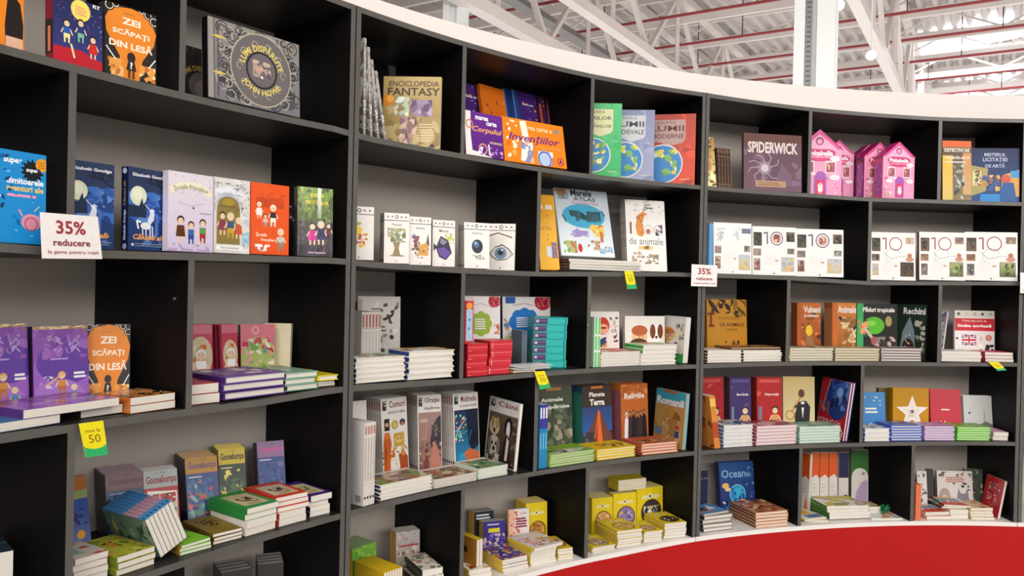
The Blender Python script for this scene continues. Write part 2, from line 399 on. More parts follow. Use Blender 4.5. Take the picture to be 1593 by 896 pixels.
def fig(a, cx, cy, w, h, c, skin='#b88a6a'):    # slim standing figure, sizes as shares of the face
    a.poly([(cx - w * .5, cy), (cx + w * .5, cy), (cx + w * .34, cy + h * .72), (cx + w * .12, cy + h * .8), (cx - w * .12, cy + h * .8), (cx - w * .34, cy + h * .72)], c)
    a.ell(cx, cy + h * .88, w * .26, c, w * .34); a.ell(cx, cy + h * .87, w * .17, skin, w * .22)
def book_meshes(w, h, t, base, spine=None, back=None, front=None, spine_art=None, hard=False, back_art=None, gloss='print', corner=0.0):
    """cover mesh (boards, spine and their print) and page block mesh; origin at the lower middle of the front board's outer face"""
    bt = .0024 if hard else .0005; inn = .003 if hard else .0004; bt = min(bt, t * .3)
    V = []; Fc = []; Cc = []
    def quadbox(x0, x1, y0, y1, z0, z1, c):
        i = len(V); V.extend([(x0, y0, z0), (x1, y0, z0), (x1, y1, z0), (x0, y1, z0), (x0, y0, z1), (x1, y0, z1), (x1, y1, z1), (x0, y1, z1)])
        for f in ((3, 2, 1, 0), (4, 5, 6, 7), (0, 1, 5, 4), (1, 2, 6, 5), (2, 3, 7, 6), (3, 0, 4, 7)): Fc.append(tuple(i + a for a in f)); Cc.append(c)
    base = tint(base); spine = tint(spine) if spine else base; back = tint(back) if back else base
    def board(y0, y1, c):
        if corner <= 0: quadbox(-w / 2, w / 2, y0, y1, 0, h, c); return
        pts = [(-w / 2, 0)]; 
        for cx_, cz_, a in ((w / 2 - corner, corner, -90), (w / 2 - corner, h - corner, 0)):
            for j in range(5): t_ = math.radians(a + 22.5 * j); pts.append((cx_ + corner * math.cos(t_), cz_ + corner * math.sin(t_)))
        pts.append((-w / 2, h)); i = len(V); n = len(pts)
        V.extend([(x, y0, z) for x, z in pts] + [(x, y1, z) for x, z in pts])
        Fc.append(tuple(i + k for k in range(n))); Cc.append(c); Fc.append(tuple(i + n + k for k in reversed(range(n)))); Cc.append(c)
        for k in range(n): Fc.append((i + (k + 1) % n, i + k, i + n + k, i + n + (k + 1) % n)); Cc.append(c)
    board(0, bt, base); board(t - bt, t, back)
    quadbox(-w / 2, -w / 2 + bt, bt, t - bt, 0, h, spine)
    lay = .00012
    def put(art, fn):
        i = len(V)
        for u, v, z in art.v: V.append(fn(u, v, z * lay if art.n < 6 else (.00015 + z * .0006 / art.n)))
        for f, c in zip(art.f, art.c): Fc.append(tuple(i + a for a in f)); Cc.append(c)
    if front:
        a = Art(w, h); front(a); put(a, lambda u, v, z: (u - w / 2, -z, v))
    if spine_art:
        a = Art(t, h); spine_art(a); put(a, lambda u, v, z: (-w / 2 - z, t - u, v))
    if back_art:
        a = Art(w, h); back_art(a); put(a, lambda u, v, z: (w / 2 - u, t + z, v))
    me = bpy.data.meshes.new('cover'); me.from_pydata(V, [], Fc); me.update()
    ca = me.color_attributes.new('Col', 'FLOAT_COLOR', 'CORNER')
    buf = []
    for p, c in zip(me.polygons, Cc):
        if isinstance(c, list):
            for q in c: buf.extend(q)
        else: buf.extend(list(c) * p.loop_total)
    ca.data.foreach_set('color', buf)
    me.materials.append(M[gloss])
    b = MB(); e = .0003
    b.box(-w / 2 + bt + e, w / 2 - inn, bt + e, t - bt - e, inn, h - inn)
    pm = bpy.data.meshes.new('page_block'); pm.from_pydata([tuple(v) for v in b.v], [], b.f); pm.update(); pm.materials.append(M['pages'])
    return me, pm
USED = {}
def spawn(mesh_pair, mat4, label, group, cat='book', name='paperback_book'):
    r_ = bpy.data.objects.new(name, None); r_.empty_display_size = .02; COL.objects.link(r_); r_.matrix_world = mat4
    if label in USED: print('DUPLICATE LABEL', label)
    USED[label] = 1
    n = len(label.split())
    if n > 16 or n < 4: print('LABEL LENGTH', n, label)
    r_['label'] = label; r_['category'] = cat
    if group: r_['group'] = group
    bb = [v.co for v in mesh_pair[0].vertices]; PLACED.append(obb(mat4, [min(v[i] for v in bb) for i in range(3)], [max(v[i] for v in bb) for i in range(3)], .3 if abs(mat4[2][1]) > .9 else 1.0, r_))
    for nm, me in zip(('cover', 'page_block'), mesh_pair):
        if me is None: continue
        o = bpy.data.objects.new(nm, me); COL.objects.link(o); o.parent = r_
    return r_
ORD = ['first', 'second', 'third', 'fourth', 'fifth', 'sixth', 'seventh', 'eighth', 'ninth', 'tenth', 'eleventh', 'twelfth']
def frame(P, n, lean):                         # x along the shelf, y into the shelf, z up, leaning back by the angle lean
    n = Vector((n.x, n.y, 0)).normalized(); x = Vector((n.y, -n.x, 0))
    y = n * math.cos(lean) - Vector((0, 0, 1)) * math.sin(lean); z = n * math.sin(lean) + Vector((0, 0, 1)) * math.cos(lean)
    return Matrix(((x.x, y.x, z.x, P.x), (x.y, y.y, z.y, P.y), (x.z, y.z, z.z, P.z), (0, 0, 0, 1)))
PLACED = []
def obb(m, lo, hi, w=1.0, o=None):
    h = [(hi[i] - lo[i]) / 2 for i in range(3)]; lc = Vector([(hi[i] + lo[i]) / 2 for i in range(3)]); ax = [Vector((m[0][i], m[1][i], m[2][i])) for i in range(3)]
    c = m @ lc; return dict(m=m.copy(), h=h, ax=ax, c=c, c0=c.copy(), r=math.sqrt(sum(x * x for x in h)), w=w, o=o)
def sat(a, b, tol=.0002):
    d = b['c'] - a['c']; best = None
    if d.length > a['r'] + b['r']: return None
    for L in a['ax'] + b['ax'] + [x.cross(y) for x in a['ax'] for y in b['ax']]:
        n = L.length
        if n < 1e-3: continue
        L = L / n
        ra = sum(h * abs(x.dot(L)) for h, x in zip(a['h'], a['ax'])); rb = sum(h * abs(x.dot(L)) for h, x in zip(b['h'], b['ax'])); s_ = d.dot(L); p = ra + rb - abs(s_)
        if p <= tol: return None
        if best is None or p < best[0]: best = (p, L if s_ > 0 else -L)
    return best
def depth_in(a):                               # how far a box pokes through the back panel
    rm = max((Vector((a['c'].x - CX, a['c'].y - CY, 0)) + Vector([sum(sg[i] * a['h'][i] * a['ax'][i][j] for i in range(3)) for j in (0, 1)] + [0])).length for sg in [(x, y, z) for x in (-1, 1) for y in (-1, 1) for z in (-1, 1)])
    return rm - (R + DEP - .001)
FACES = []
bpy.context.view_layer.update()
for r_ in cases:
    for c in r_.children:
        if c.name.split('.')[0] in ('divider', 'side_panel'):
            vs = [c.matrix_world @ v.co for v in c.data.vertices]; cen = sum(vs, Vector()) / len(vs); rd = Vector((cen.x - CX, cen.y - CY, 0)).normalized(); tg = Vector((rd.y, -rd.x, 0))
            m = Matrix(((tg.x, rd.x, 0, cen.x), (tg.y, rd.y, 0, cen.y), (0, 0, 1, cen.z), (0, 0, 0, 1))); mi = m.inverted(); lv = [mi @ v for v in vs]
            PLACED.append(obb(m, [min(v[i] for v in lv) for i in range(3)], [max(v[i] for v in lv) for i in range(3)], 0, None))
def squeeze(PL, PR, depth, h, pad=.004):       # keep a pile between the upright panels
    xd = (PR - PL).normalized(); nn = Vector((-xd.y, xd.x, 0))
    for _ in range(40):
        w = (PR - PL).length; O = world((PL + PR) / 2); O.z += .004
        bx = obb(Matrix(((xd.x, nn.x, 0, O.x), (xd.y, nn.y, 0, O.y), (0, 0, 1, O.z), (0, 0, 0, 1))), (-w / 2 - pad, 0, 0), (w / 2 + pad, depth, max(.01, h - .01)))
        hitp = [q for q in PLACED if q['w'] == 0 and sat(bx, q, .0002)]
        if not hitp or w < .05: break
        if (hitp[0]['c'] - bx['c']).dot(xd) > 0: PR = PR - xd * .002
        else: PL = PL + xd * .002
    return PL, PR
def face(*a, **kw): FACES.append((a, kw))
def place_face(k, tl, xr, ins, t, base, label, group=None, lean=6, n=1, art=None, spine=None, sart=None, hard=False, gap=.001, back=None, gloss='print',
         z0=0.0, corner=0, cstep=0, name='book', cat='book', h=None, cshift=(0, 0, 0)):
    """books standing face out; tl: pixel of the front cover's upper left corner, xr: pixel column of the upper right one, ins: depth of these two behind the shelf edge"""
    L = math.radians(lean)
    def solve(dl, dr, sl, sr):
        i0, i1 = ins[0] + dl, ins[1] + dr
        TL, th = hit(tl[0] + sl, tl[1], R + i0); th2 = th_at(xr - sr, R + i1, TL.z); TR = pt(th2, R + i1, TL.z)
        xd = TR - TL; w = xd.length; xd.normalize(); nn = Vector((-xd.y, xd.x, 0))
        zb = max(zs(k, th + (th2 - th) * q_ / 6 + d_) for q_ in range(-1, 8) for d_ in (-.01, 0, .01)) + z0 + .0008
        H = (TL.z - zb) / math.cos(L)
        mid = (TL + TR) / 2 - nn * math.sin(L) * H; mid.z = zb
        def at(i):
            P = world(mid + nn * ((t + gap) / math.cos(L) * i) + xd * cstep * i)
            if L > 0: P.z += .0006 + t * math.sin(L)
            elif L < 0: P.z += .0006
            return frame(P, nn, L)
        return w, H, at
    def boxof(m, w, H): return obb(m, (-w / 2, -.0012, 0), (w / 2, t, H))
    def pen(bx):
        s_ = max(0, depth_in(bx)) * 3
        for q in PLACED:
            if q['w'] and abs(q['c'].z - bx['c'].z) > .5: continue
            r_ = sat(bx, q, .0008)
            if r_: s_ += r_[0]
        return s_
    zr = zs(k, -.5) + .15 + ZC; tref = th_at((max(tl[0], 0) + min(xr, 1593)) / 2, R + .01, zs(k, -.5) + .15); lo_, hi_ = -1.33, .02
    for q in PLACED:
        if q['w'] == 0 and abs(q['c'].z - zr) < q['h'][2]:
            tq = math.atan2(q['c'].x - CX, q['c'].y - CY)
            if tq < tref: lo_ = max(lo_, tq)
            else: hi_ = min(hi_, tq)
    def outside(w, H, at):
        m = at(0); s_ = 0
        for x in (-w / 2, w / 2):
            c = m @ Vector((x, t / 2, H / 2)); tc = math.atan2(c.x - CX, c.y - CY); s_ += max(0, lo_ - tc, tc - hi_)
        return s_ * 3
    best = None
    opts = [(dl, dr, sl, sr) for sl in (0, 2, 5) for sr in (0, 2, 5) for dl in (0, .01, .02, .03, .045, .06, .08, .1, .13, .16) for dr in (0, .01, .02, .03, .045, .06, .08, .1, .13, .16) if abs(dl - dr) < .05]
    opts.sort(key=lambda q: (q[0] + q[1]) * 60 + abs(q[0] - q[1]) * 60 + (q[2] + q[3]) * 1.0)
    for q in opts:
        w, H, at = solve(*q); s_ = outside(w, H, at)
        if s_ < .3: s_ += pen(boxof(at(0), w, H))
        if s_ <= 0: best = (0, q); break
        c_ = s_ * 400 + (q[0] + q[1]) * 60 + (q[2] + q[3])
        if best is None or c_ < best[0]: best = (c_, q)
    w, H, at = solve(*best[1])
    if best[0] > 0: print('TIGHT', label, best)
    mp = book_meshes(w, H, t, base, spine, back, art, sart, hard, None, gloss, corner)
    nm = name if name != 'book' else ('hardcover_book' if hard else 'paperback_book'); g_ = group if n > 1 or group else None
    spawn(mp, at(0), label, g_, cat, nm)
    def more():
        for i in range(1, n):
            m = at(i)
            if pen(boxof(m, w, H)) > .001: print('COPIES', i, 'of', n, label); break
            spawn(mp, m, '%s, %s copy behind' % (label, ORD[i - 1]), g_ or label, cat, nm)
    return more
label_short = {}
def pile(k, pxl, pxr, ytop, ins, n, depth, top, desc, group=None, art=None, spine=None, sart=None, hard=False, jit=.004, rot=0, z0=0.0, seed=1, base=None, back=None, gloss='print', turn=0, t=None, name='book', words_=None):
    """n books lying flat; pxl, pxr: pixel columns of the pile's front face, ytop: row of its upper left corner, ins: depths of the two front corners. returns the height of the pile"""
    zf = lambda th: zs(k, th) + z0
    a = th_at(pxl, R + ins[0], zf); c = th_at(pxr, R + ins[1], zf); z = min(zf(a), zf(c)) if abs(zf(a) - zf(c)) < .003 else (zf(a) + zf(c)) / 2
    z = max(zf(a + (c - a) * q_ / 6) for q_ in range(-1, 8)) + .0005
    PL = pt(a, R + ins[0], z); PR = pt(c, R + ins[1], z); xd = PR - PL; w = xd.length; xd.normalize(); nn = Vector((-xd.y, xd.x, 0))
    if t is None:
        Q, _ = hit(pxl, ytop, R + ins[0]); t = (Q.z - z) / n
    PL, PR = squeeze(PL, PR, depth, t * n); w = (PR - PL).length
    base = base or top
    w -= .0025; W_, H_ = (w, depth) if turn == 0 else (depth, w)
    mp = book_meshes(W_, H_, t - .0005, base, spine, back or base, art, sart, hard, None, gloss)
    rg = random.Random(seed * 7 + n)
    for i in range(n):
        ang = rg.uniform(-1, 1) * jit * 6 + (math.radians(rot) if i == n - 1 else 0)
        mid = (PL + PR) / 2 + xd * rg.uniform(-1, 1) * jit + nn * (rg.uniform(0, 1) * jit * 1.5)
        x = (xd * math.cos(ang) + nn * math.sin(ang)); y = (nn * math.cos(ang) - xd * math.sin(ang))
        P = world(mid); P.z += t * (i + 1)
        # book axes: x -> x, cover height -> into the shelf, thickness -> down
        if turn == 0: X, Z = x, y
        elif turn == 1: X, Z = -y, x; 
        else: X, Z = y, -x
        if turn == 1: P = P + y * (depth / 2) - x * (w / 2)
        if turn == 2: P = P + y * (depth / 2) + x * (w / 2)
        Y = Vector((0, 0, -1))
        mt = Matrix(((X.x, Y.x, Z.x, P.x), (X.y, Y.y, Z.y, P.y), (X.z, Y.z, Z.z, P.z), (0, 0, 0, 1)))
        j = n - 1 - i
        lb = (('topmost of the ' if j == 0 else 'bottom one of the ' if i == 0 else ORD[j] + ' from top of the ') if n > 1 else '') + desc
        if len(lb.split()) > 16: lb = lb.replace(' from top of the ', ' of the ').replace('topmost of the', 'top')
        spawn(mp, mt, lb, group or desc, 'book', name if name != 'book' else ('hardcover_book' if hard else 'paperback_book'))
    return z0 + t * n + (z - zf(a))
def row(k, px0, n, t, h, depth, base, desc, ins=.05, spine_art=None, lean=0, front=None, hard=False, group=None, spine=None, px_step=None, gloss='print', z0=0, yaw=0, cat='book', rev=False, back_art=None):
    """n books standing side by side with their spines to the aisle; px0: pixel column of the first spine's lower left corner"""
    zf = lambda th: zs(k, th) + z0
    a = th_at(px0, R + ins, zf); P0 = pt(a, R + ins, max(zf(a), zf(a + n * t / R)) + .0012); nn = Vector((math.sin(a + yaw), math.cos(a + yaw), 0)); xd = Vector((nn.y, -nn.x, 0))
    mp = book_meshes(depth, h, t, base, spine or base, base, front, spine_art, hard, back_art, gloss)
    L = math.radians(lean)
    for i in range(n):
        P = P0 + xd * ((t + .0008) / math.cos(L) * i + (0 if rev else t))
        up_ = Vector((0, 0, 1)); sg = 1 if rev else -1
        X = nn if not rev else -nn
        Y = xd * (sg * math.cos(L)) - up_ * (sg * math.sin(L)); Z = up_ * math.cos(L) + xd * math.sin(L)
        Pm = P + nn * depth / 2
        if (L > 0) == rev: Pm = Pm + up_ * (t * abs(math.sin(L)))
        Pm = world(Pm)
        mt = Matrix(((X.x, Y.x, Z.x, Pm.x), (X.y, Y.y, Z.y, Pm.y), (X.z, Y.z, Z.z, Pm.z), (0, 0, 0, 1)))
        spawn(mp, mt, (ORD[i] + ' of the ' if n > 1 else '') + desc, group or desc, cat, 'hardcover_book' if hard else 'paperback_book')

# ================================================================== ROW 1 (top shelf)
def a_zei(a):
    a.rect(0, 0, 1, 1, '#2a2622'); a.poly([(.12, .95), (.5, 1), (.86, .95), (1, .72), (.95, .55), (.72, .3), (.66, 0), (.3, 0), (.28, .3), (.03, .6), (0, .78)], '#e8892a')
    for x, y, r in ((.08, .96, .1), (.2, 1, .08), (.83, .97, .09), (.95, .9, .1), (.7, 1, .06)): a.ell(x, y, r, '#1f1b1a'); a.ring(x, y, r * .7, .015, '#f0e6d6')
    a.txt('ZEI', .5, .80, .36, '#fff4e0', .03, h=.09); a.txt('SCĂPAȚI', .5, .64, .72, '#fff4e0', .03, h=.11); a.txt('DIN LESĂ', .5, .48, .84, '#fff4e0', .03, h=.12)
    a.txt('MAZ EVANS', .47, .905, .2, '#a4551a', .01)
    a.scat(.05, .02, .35, .26, ['#c9742a', '#e9a04a', '#f2c27a'], 14, .09, 3); a.scat(.66, .02, .98, .24, ['#c9742a', '#e9a04a', '#f4d9a0', '#2a2622'], 16, .08, 5)
    a.ell(.5, .31, .08, '#2b2420', .1); a.poly([(.4, .13), (.6, .13), (.56, .26), (.44, .26)], '#2b2420'); a.txt('?', .5, .2, .05, '#fff', .03); a.line([(.46, .13), (.46, .02)], .05, '#6b3d1c'); a.line([(.54, .13), (.54, .02)], .05, '#6b3d1c')
    a.line([(.02, .4), (.2, .24)], .02, '#fff'); a.line([(.98, .36), (.84, .22)], .02, '#fff')
def a_night(a):
    a.grad(0, 0, 1, 1, '#3a3f86', '#1d2450'); a.poly([(0, 0), (1, 0), (1, .14), (.55, .24), (0, .22)], '#c22030'); a.ell(.55, .84, .2, '#f5e26a'); a.lines(.43, .76, .68, .9, 4, '#e8967a', .008)
    a.txt('RY', .88, .98, .16, '#fff', .03); a.scat(.02, .3, .98, .95, ['#e86a8a', '#6a7ad0', '#9aa6e6'], 34, .014, 8)
    a.kid(.27, .3, .36, '#1b1b1b', '#2a5ab0', '#f2e6a0'); a.kid(.55, .36, .36, '#2a1c16', '#243a80', '#7ec0a0'); a.kid(.8, .16, .36, '#1c1414', '#d23020', '#5a2a80', skirt=True)
    a.line([(.35, .3), (.42, .1)], .04, '#e8e0b0')
def s_night(a): a.rect(0, 0, 1, 1, '#8a1c2c'); a.rect(0, .1, 1, .6, '#2c2018'); a.rect(.35, .13, .7, .5, '#f08060')
def a_cape(a): a.rect(0, 0, 1, 1, '#f08a1e'); a.poly([(.5, .0), (.96, .0), (.98, .35), (.9, .62), (.72, .72), (.55, .62), (.48, .3)], '#1d1614'); a.ell(.74, .8, .12, '#2a1a14'); a.ell(.76, .76, .08, '#f0cfae'); a.rect(.5, 0, .96, .16, '#e8b89a')
face(1, (-22, -56), 37, (.03, .03), .03, '#f08a1e', 'orange storybook with a dark caped figure, half out of view', lean=2, art=a_cape)
face(1, (82, -14), 159, (.02, .02), .026, '#2a3060', 'dark blue storybook with three children under a yellow moon', lean=2, art=a_night, spine='#8a1c2c', sart=s_night)
face(1, (163, 1), 243, (.03, .02), .024, '#2a2622', 'orange and black storybook on the top shelf beside the moonlit children book', lean=2, art=a_zei)
def swirl(a, n, seed, c1, c2):
    rg = random.Random(seed)
    for _ in range(n):
        x, y, r = rg.uniform(.12, .96), rg.uniform(.05, .95), rg.uniform(.03, .065)
        if abs(x - .58) < .2 and abs(y - .5) < .22: continue
        s0 = rg.uniform(0, 360); a.ring(x, y, r, .01, rg.choice([c1, c2]), s0, s0 + 290, 14); a.ring(x, y, r * .5, .01, c1, s0 + 90, s0 + 360, 10)
def a_lumi(a):
    a.grad(0, 0, 1, 1, '#77767c', '#8d8882'); a.rect(0, 0, .055, 1, '#9a948e'); a.rect(.055, 0, .065, 1, '#4a474a'); swirl(a, 150, 4, '#38353a', '#aaa6a0'); a.rect(.09, .03, .105, .97, '#55525a')
    a.ell(.56, .5, .335, '#6d6868'); a.ring(.56, .5, .335, .012, '#b8b09a'); swirl_in = [(.56 + .24 * math.cos(t * .63), .5 + .24 * a.w / a.h * math.sin(t * .63)) for t in range(10)]
    for x, y in swirl_in: a.ring(x, y, .03, .008, '#aaa49a', 0, 300, 10)
    a.ell(.56, .5, .175, '#2c2a2c'); a.ell(.56, .5, .155, '#6d6468'); a.scat(.46, .4, .66, .62, ['#c8b0a0', '#8a7f80', '#5a5058', '#b09a94'], 12, .04, 9); a.ell(.52, .5, .035, '#c8a08a'); a.line([(.55, .42), (.57, .40)], .02, '#ffffff')
    a.txt('LUMI DISPĂRUTE', .56, .8, .62, '#e8d46a', .02, arc=150, h=None); a.txt('JOHN HOWE', .56, .2, .46, '#e8d46a', .02, arc=-105)
    for y in (.33, .78): a.poly([(.03, y), (.1, y + .02), (.2, y), (.1, y - .02)], '#d8c060')
face(1, (323, 25), 465, (.02, .015), .028, '#77767c', 'large silver grey hardcover with a round bubble window in its cover', lean=3, art=a_lumi, spine='#15110f', hard=True)
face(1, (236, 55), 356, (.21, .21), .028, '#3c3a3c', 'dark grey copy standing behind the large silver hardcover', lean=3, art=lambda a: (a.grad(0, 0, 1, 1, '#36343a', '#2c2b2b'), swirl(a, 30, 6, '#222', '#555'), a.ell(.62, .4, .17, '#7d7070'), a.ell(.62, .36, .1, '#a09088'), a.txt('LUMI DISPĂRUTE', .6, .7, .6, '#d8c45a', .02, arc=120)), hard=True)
# B cell 1
def a_crink(a): a.grad(0, 0, 1, 1, '#9a9490', '#b4b0ac'); a.scat(0, 0, 1, 1, ['#dedbd8', '#8c8580', '#6d6662', '#f4f2f0', '#b0aaa4'], 70, .3, 11, 4)
for j, (x, L_, h_) in enumerate(((565, -1, .31), (576, -4, .285), (587, -8, .25), (598, -12, .22))):
    row(1, x, 1, .010, h_, .13, '#a8a29c', '%s creased shrink wrapped encyclopedia leaning against the bookcase side' % ORD[j], ins=.02, spine_art=a_crink, lean=L_, gloss='film', back_art=a_crink, front=a_crink, group='creased shrink wrapped encyclopedias')
face(1, (565, 88), 604, (.27, .30), .02, '#151214', 'black book leaning behind the shrink wrapped encyclopedias', lean=8)
def a_fant(a):
    a.grad(0, 0, 1, 1, '#8f7440', '#bfa566'); a.scat(0, 0, 1, .7, ['#a88f58', '#c4ad78', '#97804a'], 40, .12, 2)
    a.txt('ENCICLOPEDIA', .53, .9, .86, '#3a2a20', .015, h=.075); a.txt('FANTASY', .53, .79, .9, '#3a2418', .02, h=.11)
    a.ell(.1, .67, .1, '#e08a20'); a.ell(.12, .69, .06, '#f4b040'); a.scat(.2, .45, .45, .72, ['#e8e8d8', '#b8c8b0', '#d0d8c8', '#8a9a80'], 24, .06, 5); a.scat(.45, .45, .85, .68, ['#7a5f86', '#9a84a4', '#5c4668', '#b8a8b8'], 26, .09, 6)
    a.scat(.3, .04, .6, .45, ['#d8b8a0', '#b08a80', '#8a6a70', '#e8d0c0', '#6a5058'], 30, .08, 7); a.lines(.62, .1, .92, .36, 7, '#e4d4a8', .006); a.rect(.83, .03, .9, .07, '#222')
face(1, (597, 119), 687, (.17, .02), .02, '#a08850', 'golden brown fantasy encyclopedia with a purple dragon picture', lean=2, art=a_fant, spine='#c4ae78')
# B cell 2
def a_purp(a): a.grad(0, 0, 1, 1, '#3b1a66', '#4d2a80'); a.scat(0, .3, 1, 1, ['#d8c0e8', '#8a5ab0', '#e07a40', '#2a1450'], 30, .05, 4); a.txt('Marea carte', .5, .85, .6, '#fff', .02); a.txt('Corpului', .5, .55, .8, '#f08a3a', .02, shear=.3)
def a_oran(a): a.rect(0, 0, 1, 1, '#e8761a'); a.scat(.05, .1, .95, .95, ['#f4a050', '#8a3a60', '#402060'], 16, .05, 8); a.txt('Invențiilor', .62, .45, .8, '#5a2a70', .02, rot=70)
face(1, (712, 128), 752, (.25, .25), .02, '#3b1a66', 'purple book leaning at the back behind the purple body book', lean=10, art=a_purp)
face(1, (745, 131), 783, (.23, .25), .016, '#e8761a', 'orange book leaning at the back above the orange inventions book', lean=12, art=a_oran)
for j, (x, c) in enumerate(((781, '#23407e'), (788, '#1c3468'), (795, '#2b4a8c'))): face(1, (x, 138 + j), x + 9, (.25, .26), .018, c, '%s dark blue book squeezed behind the orange inventions book' % ORD[j], 'dark blue books at the back of the top shelf', lean=12, art=lambda a: a.rect(.1, 0, .3, 1, '#6a8ac0'))
face(1, (803, 143), 832, (.26, .27), .02, '#3b1a66', 'purple book with orange lettering behind the orange inventions book', lean=12, art=a_purp)
for j, x in enumerate((828, 836, 844)): face(1, (x, 148 + j * 2), x + 10, (.27, .28), .018, '#4a2250', '%s plum book at the back beside the empty shelf space' % ORD[j], 'plum books at the back of the top shelf', lean=12, art=lambda a: (a.rect(0, .1, .35, .9, '#c05a30'), a.scat(0, .1, 1, .95, ['#d0a0c0', '#e88040'], 16, .12, 3)))
def a_body(a):
    a.grad(0, 0, 1, 1, '#5a2080', '#6a2a90'); a.poly([(0, 0), (.18, 0), (.14, .5), (.16, 1), (0, 1)], '#f4f0ee'); a.poly([(0, 0), (.7, 0), (.3, .1), (0, .14)], '#f0ece8'); a.txt('marea', .45, .87, .34, '#fff', .03); a.txt('carte', .7, .78, .28, '#fff', .03)
    a.txt('Corpului', .58, .6, .78, '#f2b060', .02, shear=.3, h=.16); a.txt('omenesc', .8, .35, .34, '#e8d0a0', .01); a.ring(.12, .7, .08, .03, '#d88a60'); a.ring(.45, .18, .1, .03, '#d8a080'); a.scat(.3, .04, .98, .24, ['#e8a0c0', '#fff', '#b088d0'], 12, .05, 2); a.line([(.62, .05), (.6, .3)], .04, '#f0e8f0')
face(1, (722, 171), 781, (.03, .03), .018, '#5a2080', 'purple and white body book leaning beside the orange inventions book', lean=6, art=a_body, hard=True)
def a_inv(a):
    a.rect(0, 0, 1, 1, '#f08518'); a.scat(.04, .1, .28, .95, ['#f8b060', '#d86a10', '#fff0d0'], 14, .04, 2); a.line([(.33, .97), (.36, .6), (.3, .05)], .1, '#f6f0e4'); a.scat(.26, .02, .46, .5, ['#f8f4ec', '#e0b8a0', '#8a90b8', '#fff'], 26, .04, 4)
    a.txt('marea carte a', .55, .83, .5, '#fbe6c0', .01); a.txt('Invențiilor', .5, .56, .84, '#7a2a78', .02, shear=.35, h=.22); a.line([(.5, .42), (.92, .42)], .006, '#f8c080'); a.scat(.5, .03, .78, .34, ['#cfd8f0', '#7a9ad0', '#f4f0ff', '#e06030'], 26, .05, 6); a.ell(.64, .15, .12, '#b8c8e8'); a.ring(.64, .15, .1, .02, '#4a6ab0')
    a.ring(.9, .14, .05, .012, '#b03a50'); a.star(.9, .14, .04, '#6a3080', 3); a.ell(.88, .84, .03, '#5a9ab0')
face(1, (779, 181), 875, (.04, .03), .007, '#f08518', 'orange landscape inventions book leaning in front', lean=11, n=4, art=a_inv, spine='#6a3428', hard=True, gap=.0005, group='orange inventions books', cshift=0)
# B cell 3
def a_globe(bg, edge, t1, t2, font_c, plate):
    def f(a):
        a.grad(0, 0, 1, 1, edge, bg); a.scat(0, 0, 1, 1, [bg, edge], 20, .12, 3); a.poly([(.08, .62), (.3, .6), (.5, .55), (.75, .6), (.8, .64), (.8, .92), (.08, .92)], plate); a.txt('ATLASUL', .42, .885, .4, font_c, .0, h=.035)
        a.txt(t1, .44, .8, .66, font_c, .015, h=.08); a.txt(t2, .44, .69, .66, font_c, .01, h=.065)
        a.ell(.36, .3, .40, '#d8d8d0'); a.ell(.36, .3, .375, '#2f7fc0'); a.scat(.06, .14, .64, .5, ['#d8c84a', '#7ab05a', '#e8e0a0', '#5a9a4a'], 26, .07, len(t1)); a.ell(.2, .42, .05, '#bfe0f0'); a.lines(.7, .06, .95, .1, 1, '#f0d0b0', .004)
    return f
face(1, (900, 160), 968, (.13, .03), .02, '#2ea65a', 'green explorers atlas with a globe, the first of three', lean=1, art=a_globe('#4fb878', '#2fae5c', 'ȚĂRILOR', 'ȘI MĂRILOR', '#3a3418', '#cfd0a0'), hard=True)
face(1, (948, 171), 1019, (.14, .03), .02, '#8a90b0', 'grey blue medieval atlas with a globe between the green and red ones', lean=1, art=a_globe('#7d87a8', '#9aa0c0', 'LUMII', 'MEDIEVALE', '#33343c', '#c0c4c8'), hard=True)
face(1, (1005, 179), 1083, (.16, .02), .02, '#cf3a22', 'red modern world atlas with a globe', lean=1, art=a_globe('#a83422', '#dc4a28', 'LUMII', 'MODERNE', '#5a2018', '#b0908a'), hard=True)
# C cell 1
face(1, (1090, 214), 1112, (.10, .08), .01, '#c89a50', 'yellow brown book slanting beside the bookcase side on the top shelf', lean=14, art=lambda a: (a.grad(0, 0, 1, 1, '#f0e0a0', '#a8803a'), a.scat(0, 0, 1, 1, ['#fff0c0', '#c08a40', '#6a4420'], 30, .2, 3)), hard=True)
row(1, 1116, 5, .0155, .185, .16, '#3a2420', 'dark brown worn spined books standing beside the spider book', ins=.06, lean=-4, spine_art=lambda a: (a.grad(0, 0, 1, 1, '#4a3028', '#20130f'), a.scat(0, 0, 1, 1, ['#5a3c30', '#2a1814', '#8a6a50'], 26, .35, 3, 3), a.rect(.85, 0, 1, 1, '#9a7a5a')), back_art=lambda a: a.rect(0, 0, 1, 1, '#2c1a16'))
def a_spid(a):
    a.grad(0, 0, 1, 1, '#6a4658', '#52303a'); a.scat(0, .1, 1, .9, ['#6f5068', '#5c3c50', '#7a5c74'], 30, .12, 3); a.poly([(0, .78), (.3, .82), (.6, .8), (1, .85), (1, 1), (0, 1)], '#5a3028')
    a.txt('SPIDERWICK', .5, .76, .86, '#d8ccc8', .03, h=.2); a.ell(.36, .4, .11, '#8a7688'); a.ell(.36, .4, .065, '#c4b8c0')
    for t in range(8):
        q = math.radians(t * 40 + 10); a.line([(.36 + .09 * math.cos(q), .4 + .09 * math.sin(q)), (.36 + .24 * math.cos(q + .2), .4 + .2 * math.sin(q + .2)), (.36 + .3 * math.cos(q + .5), .4 + .26 * math.sin(q + .5))], .013, '#a898a4')
    a.rect(.2, .07, .72, .18, '#b08a68'); a.lines(.24, .09, .68, .16, 2, '#6a4a38', .006)
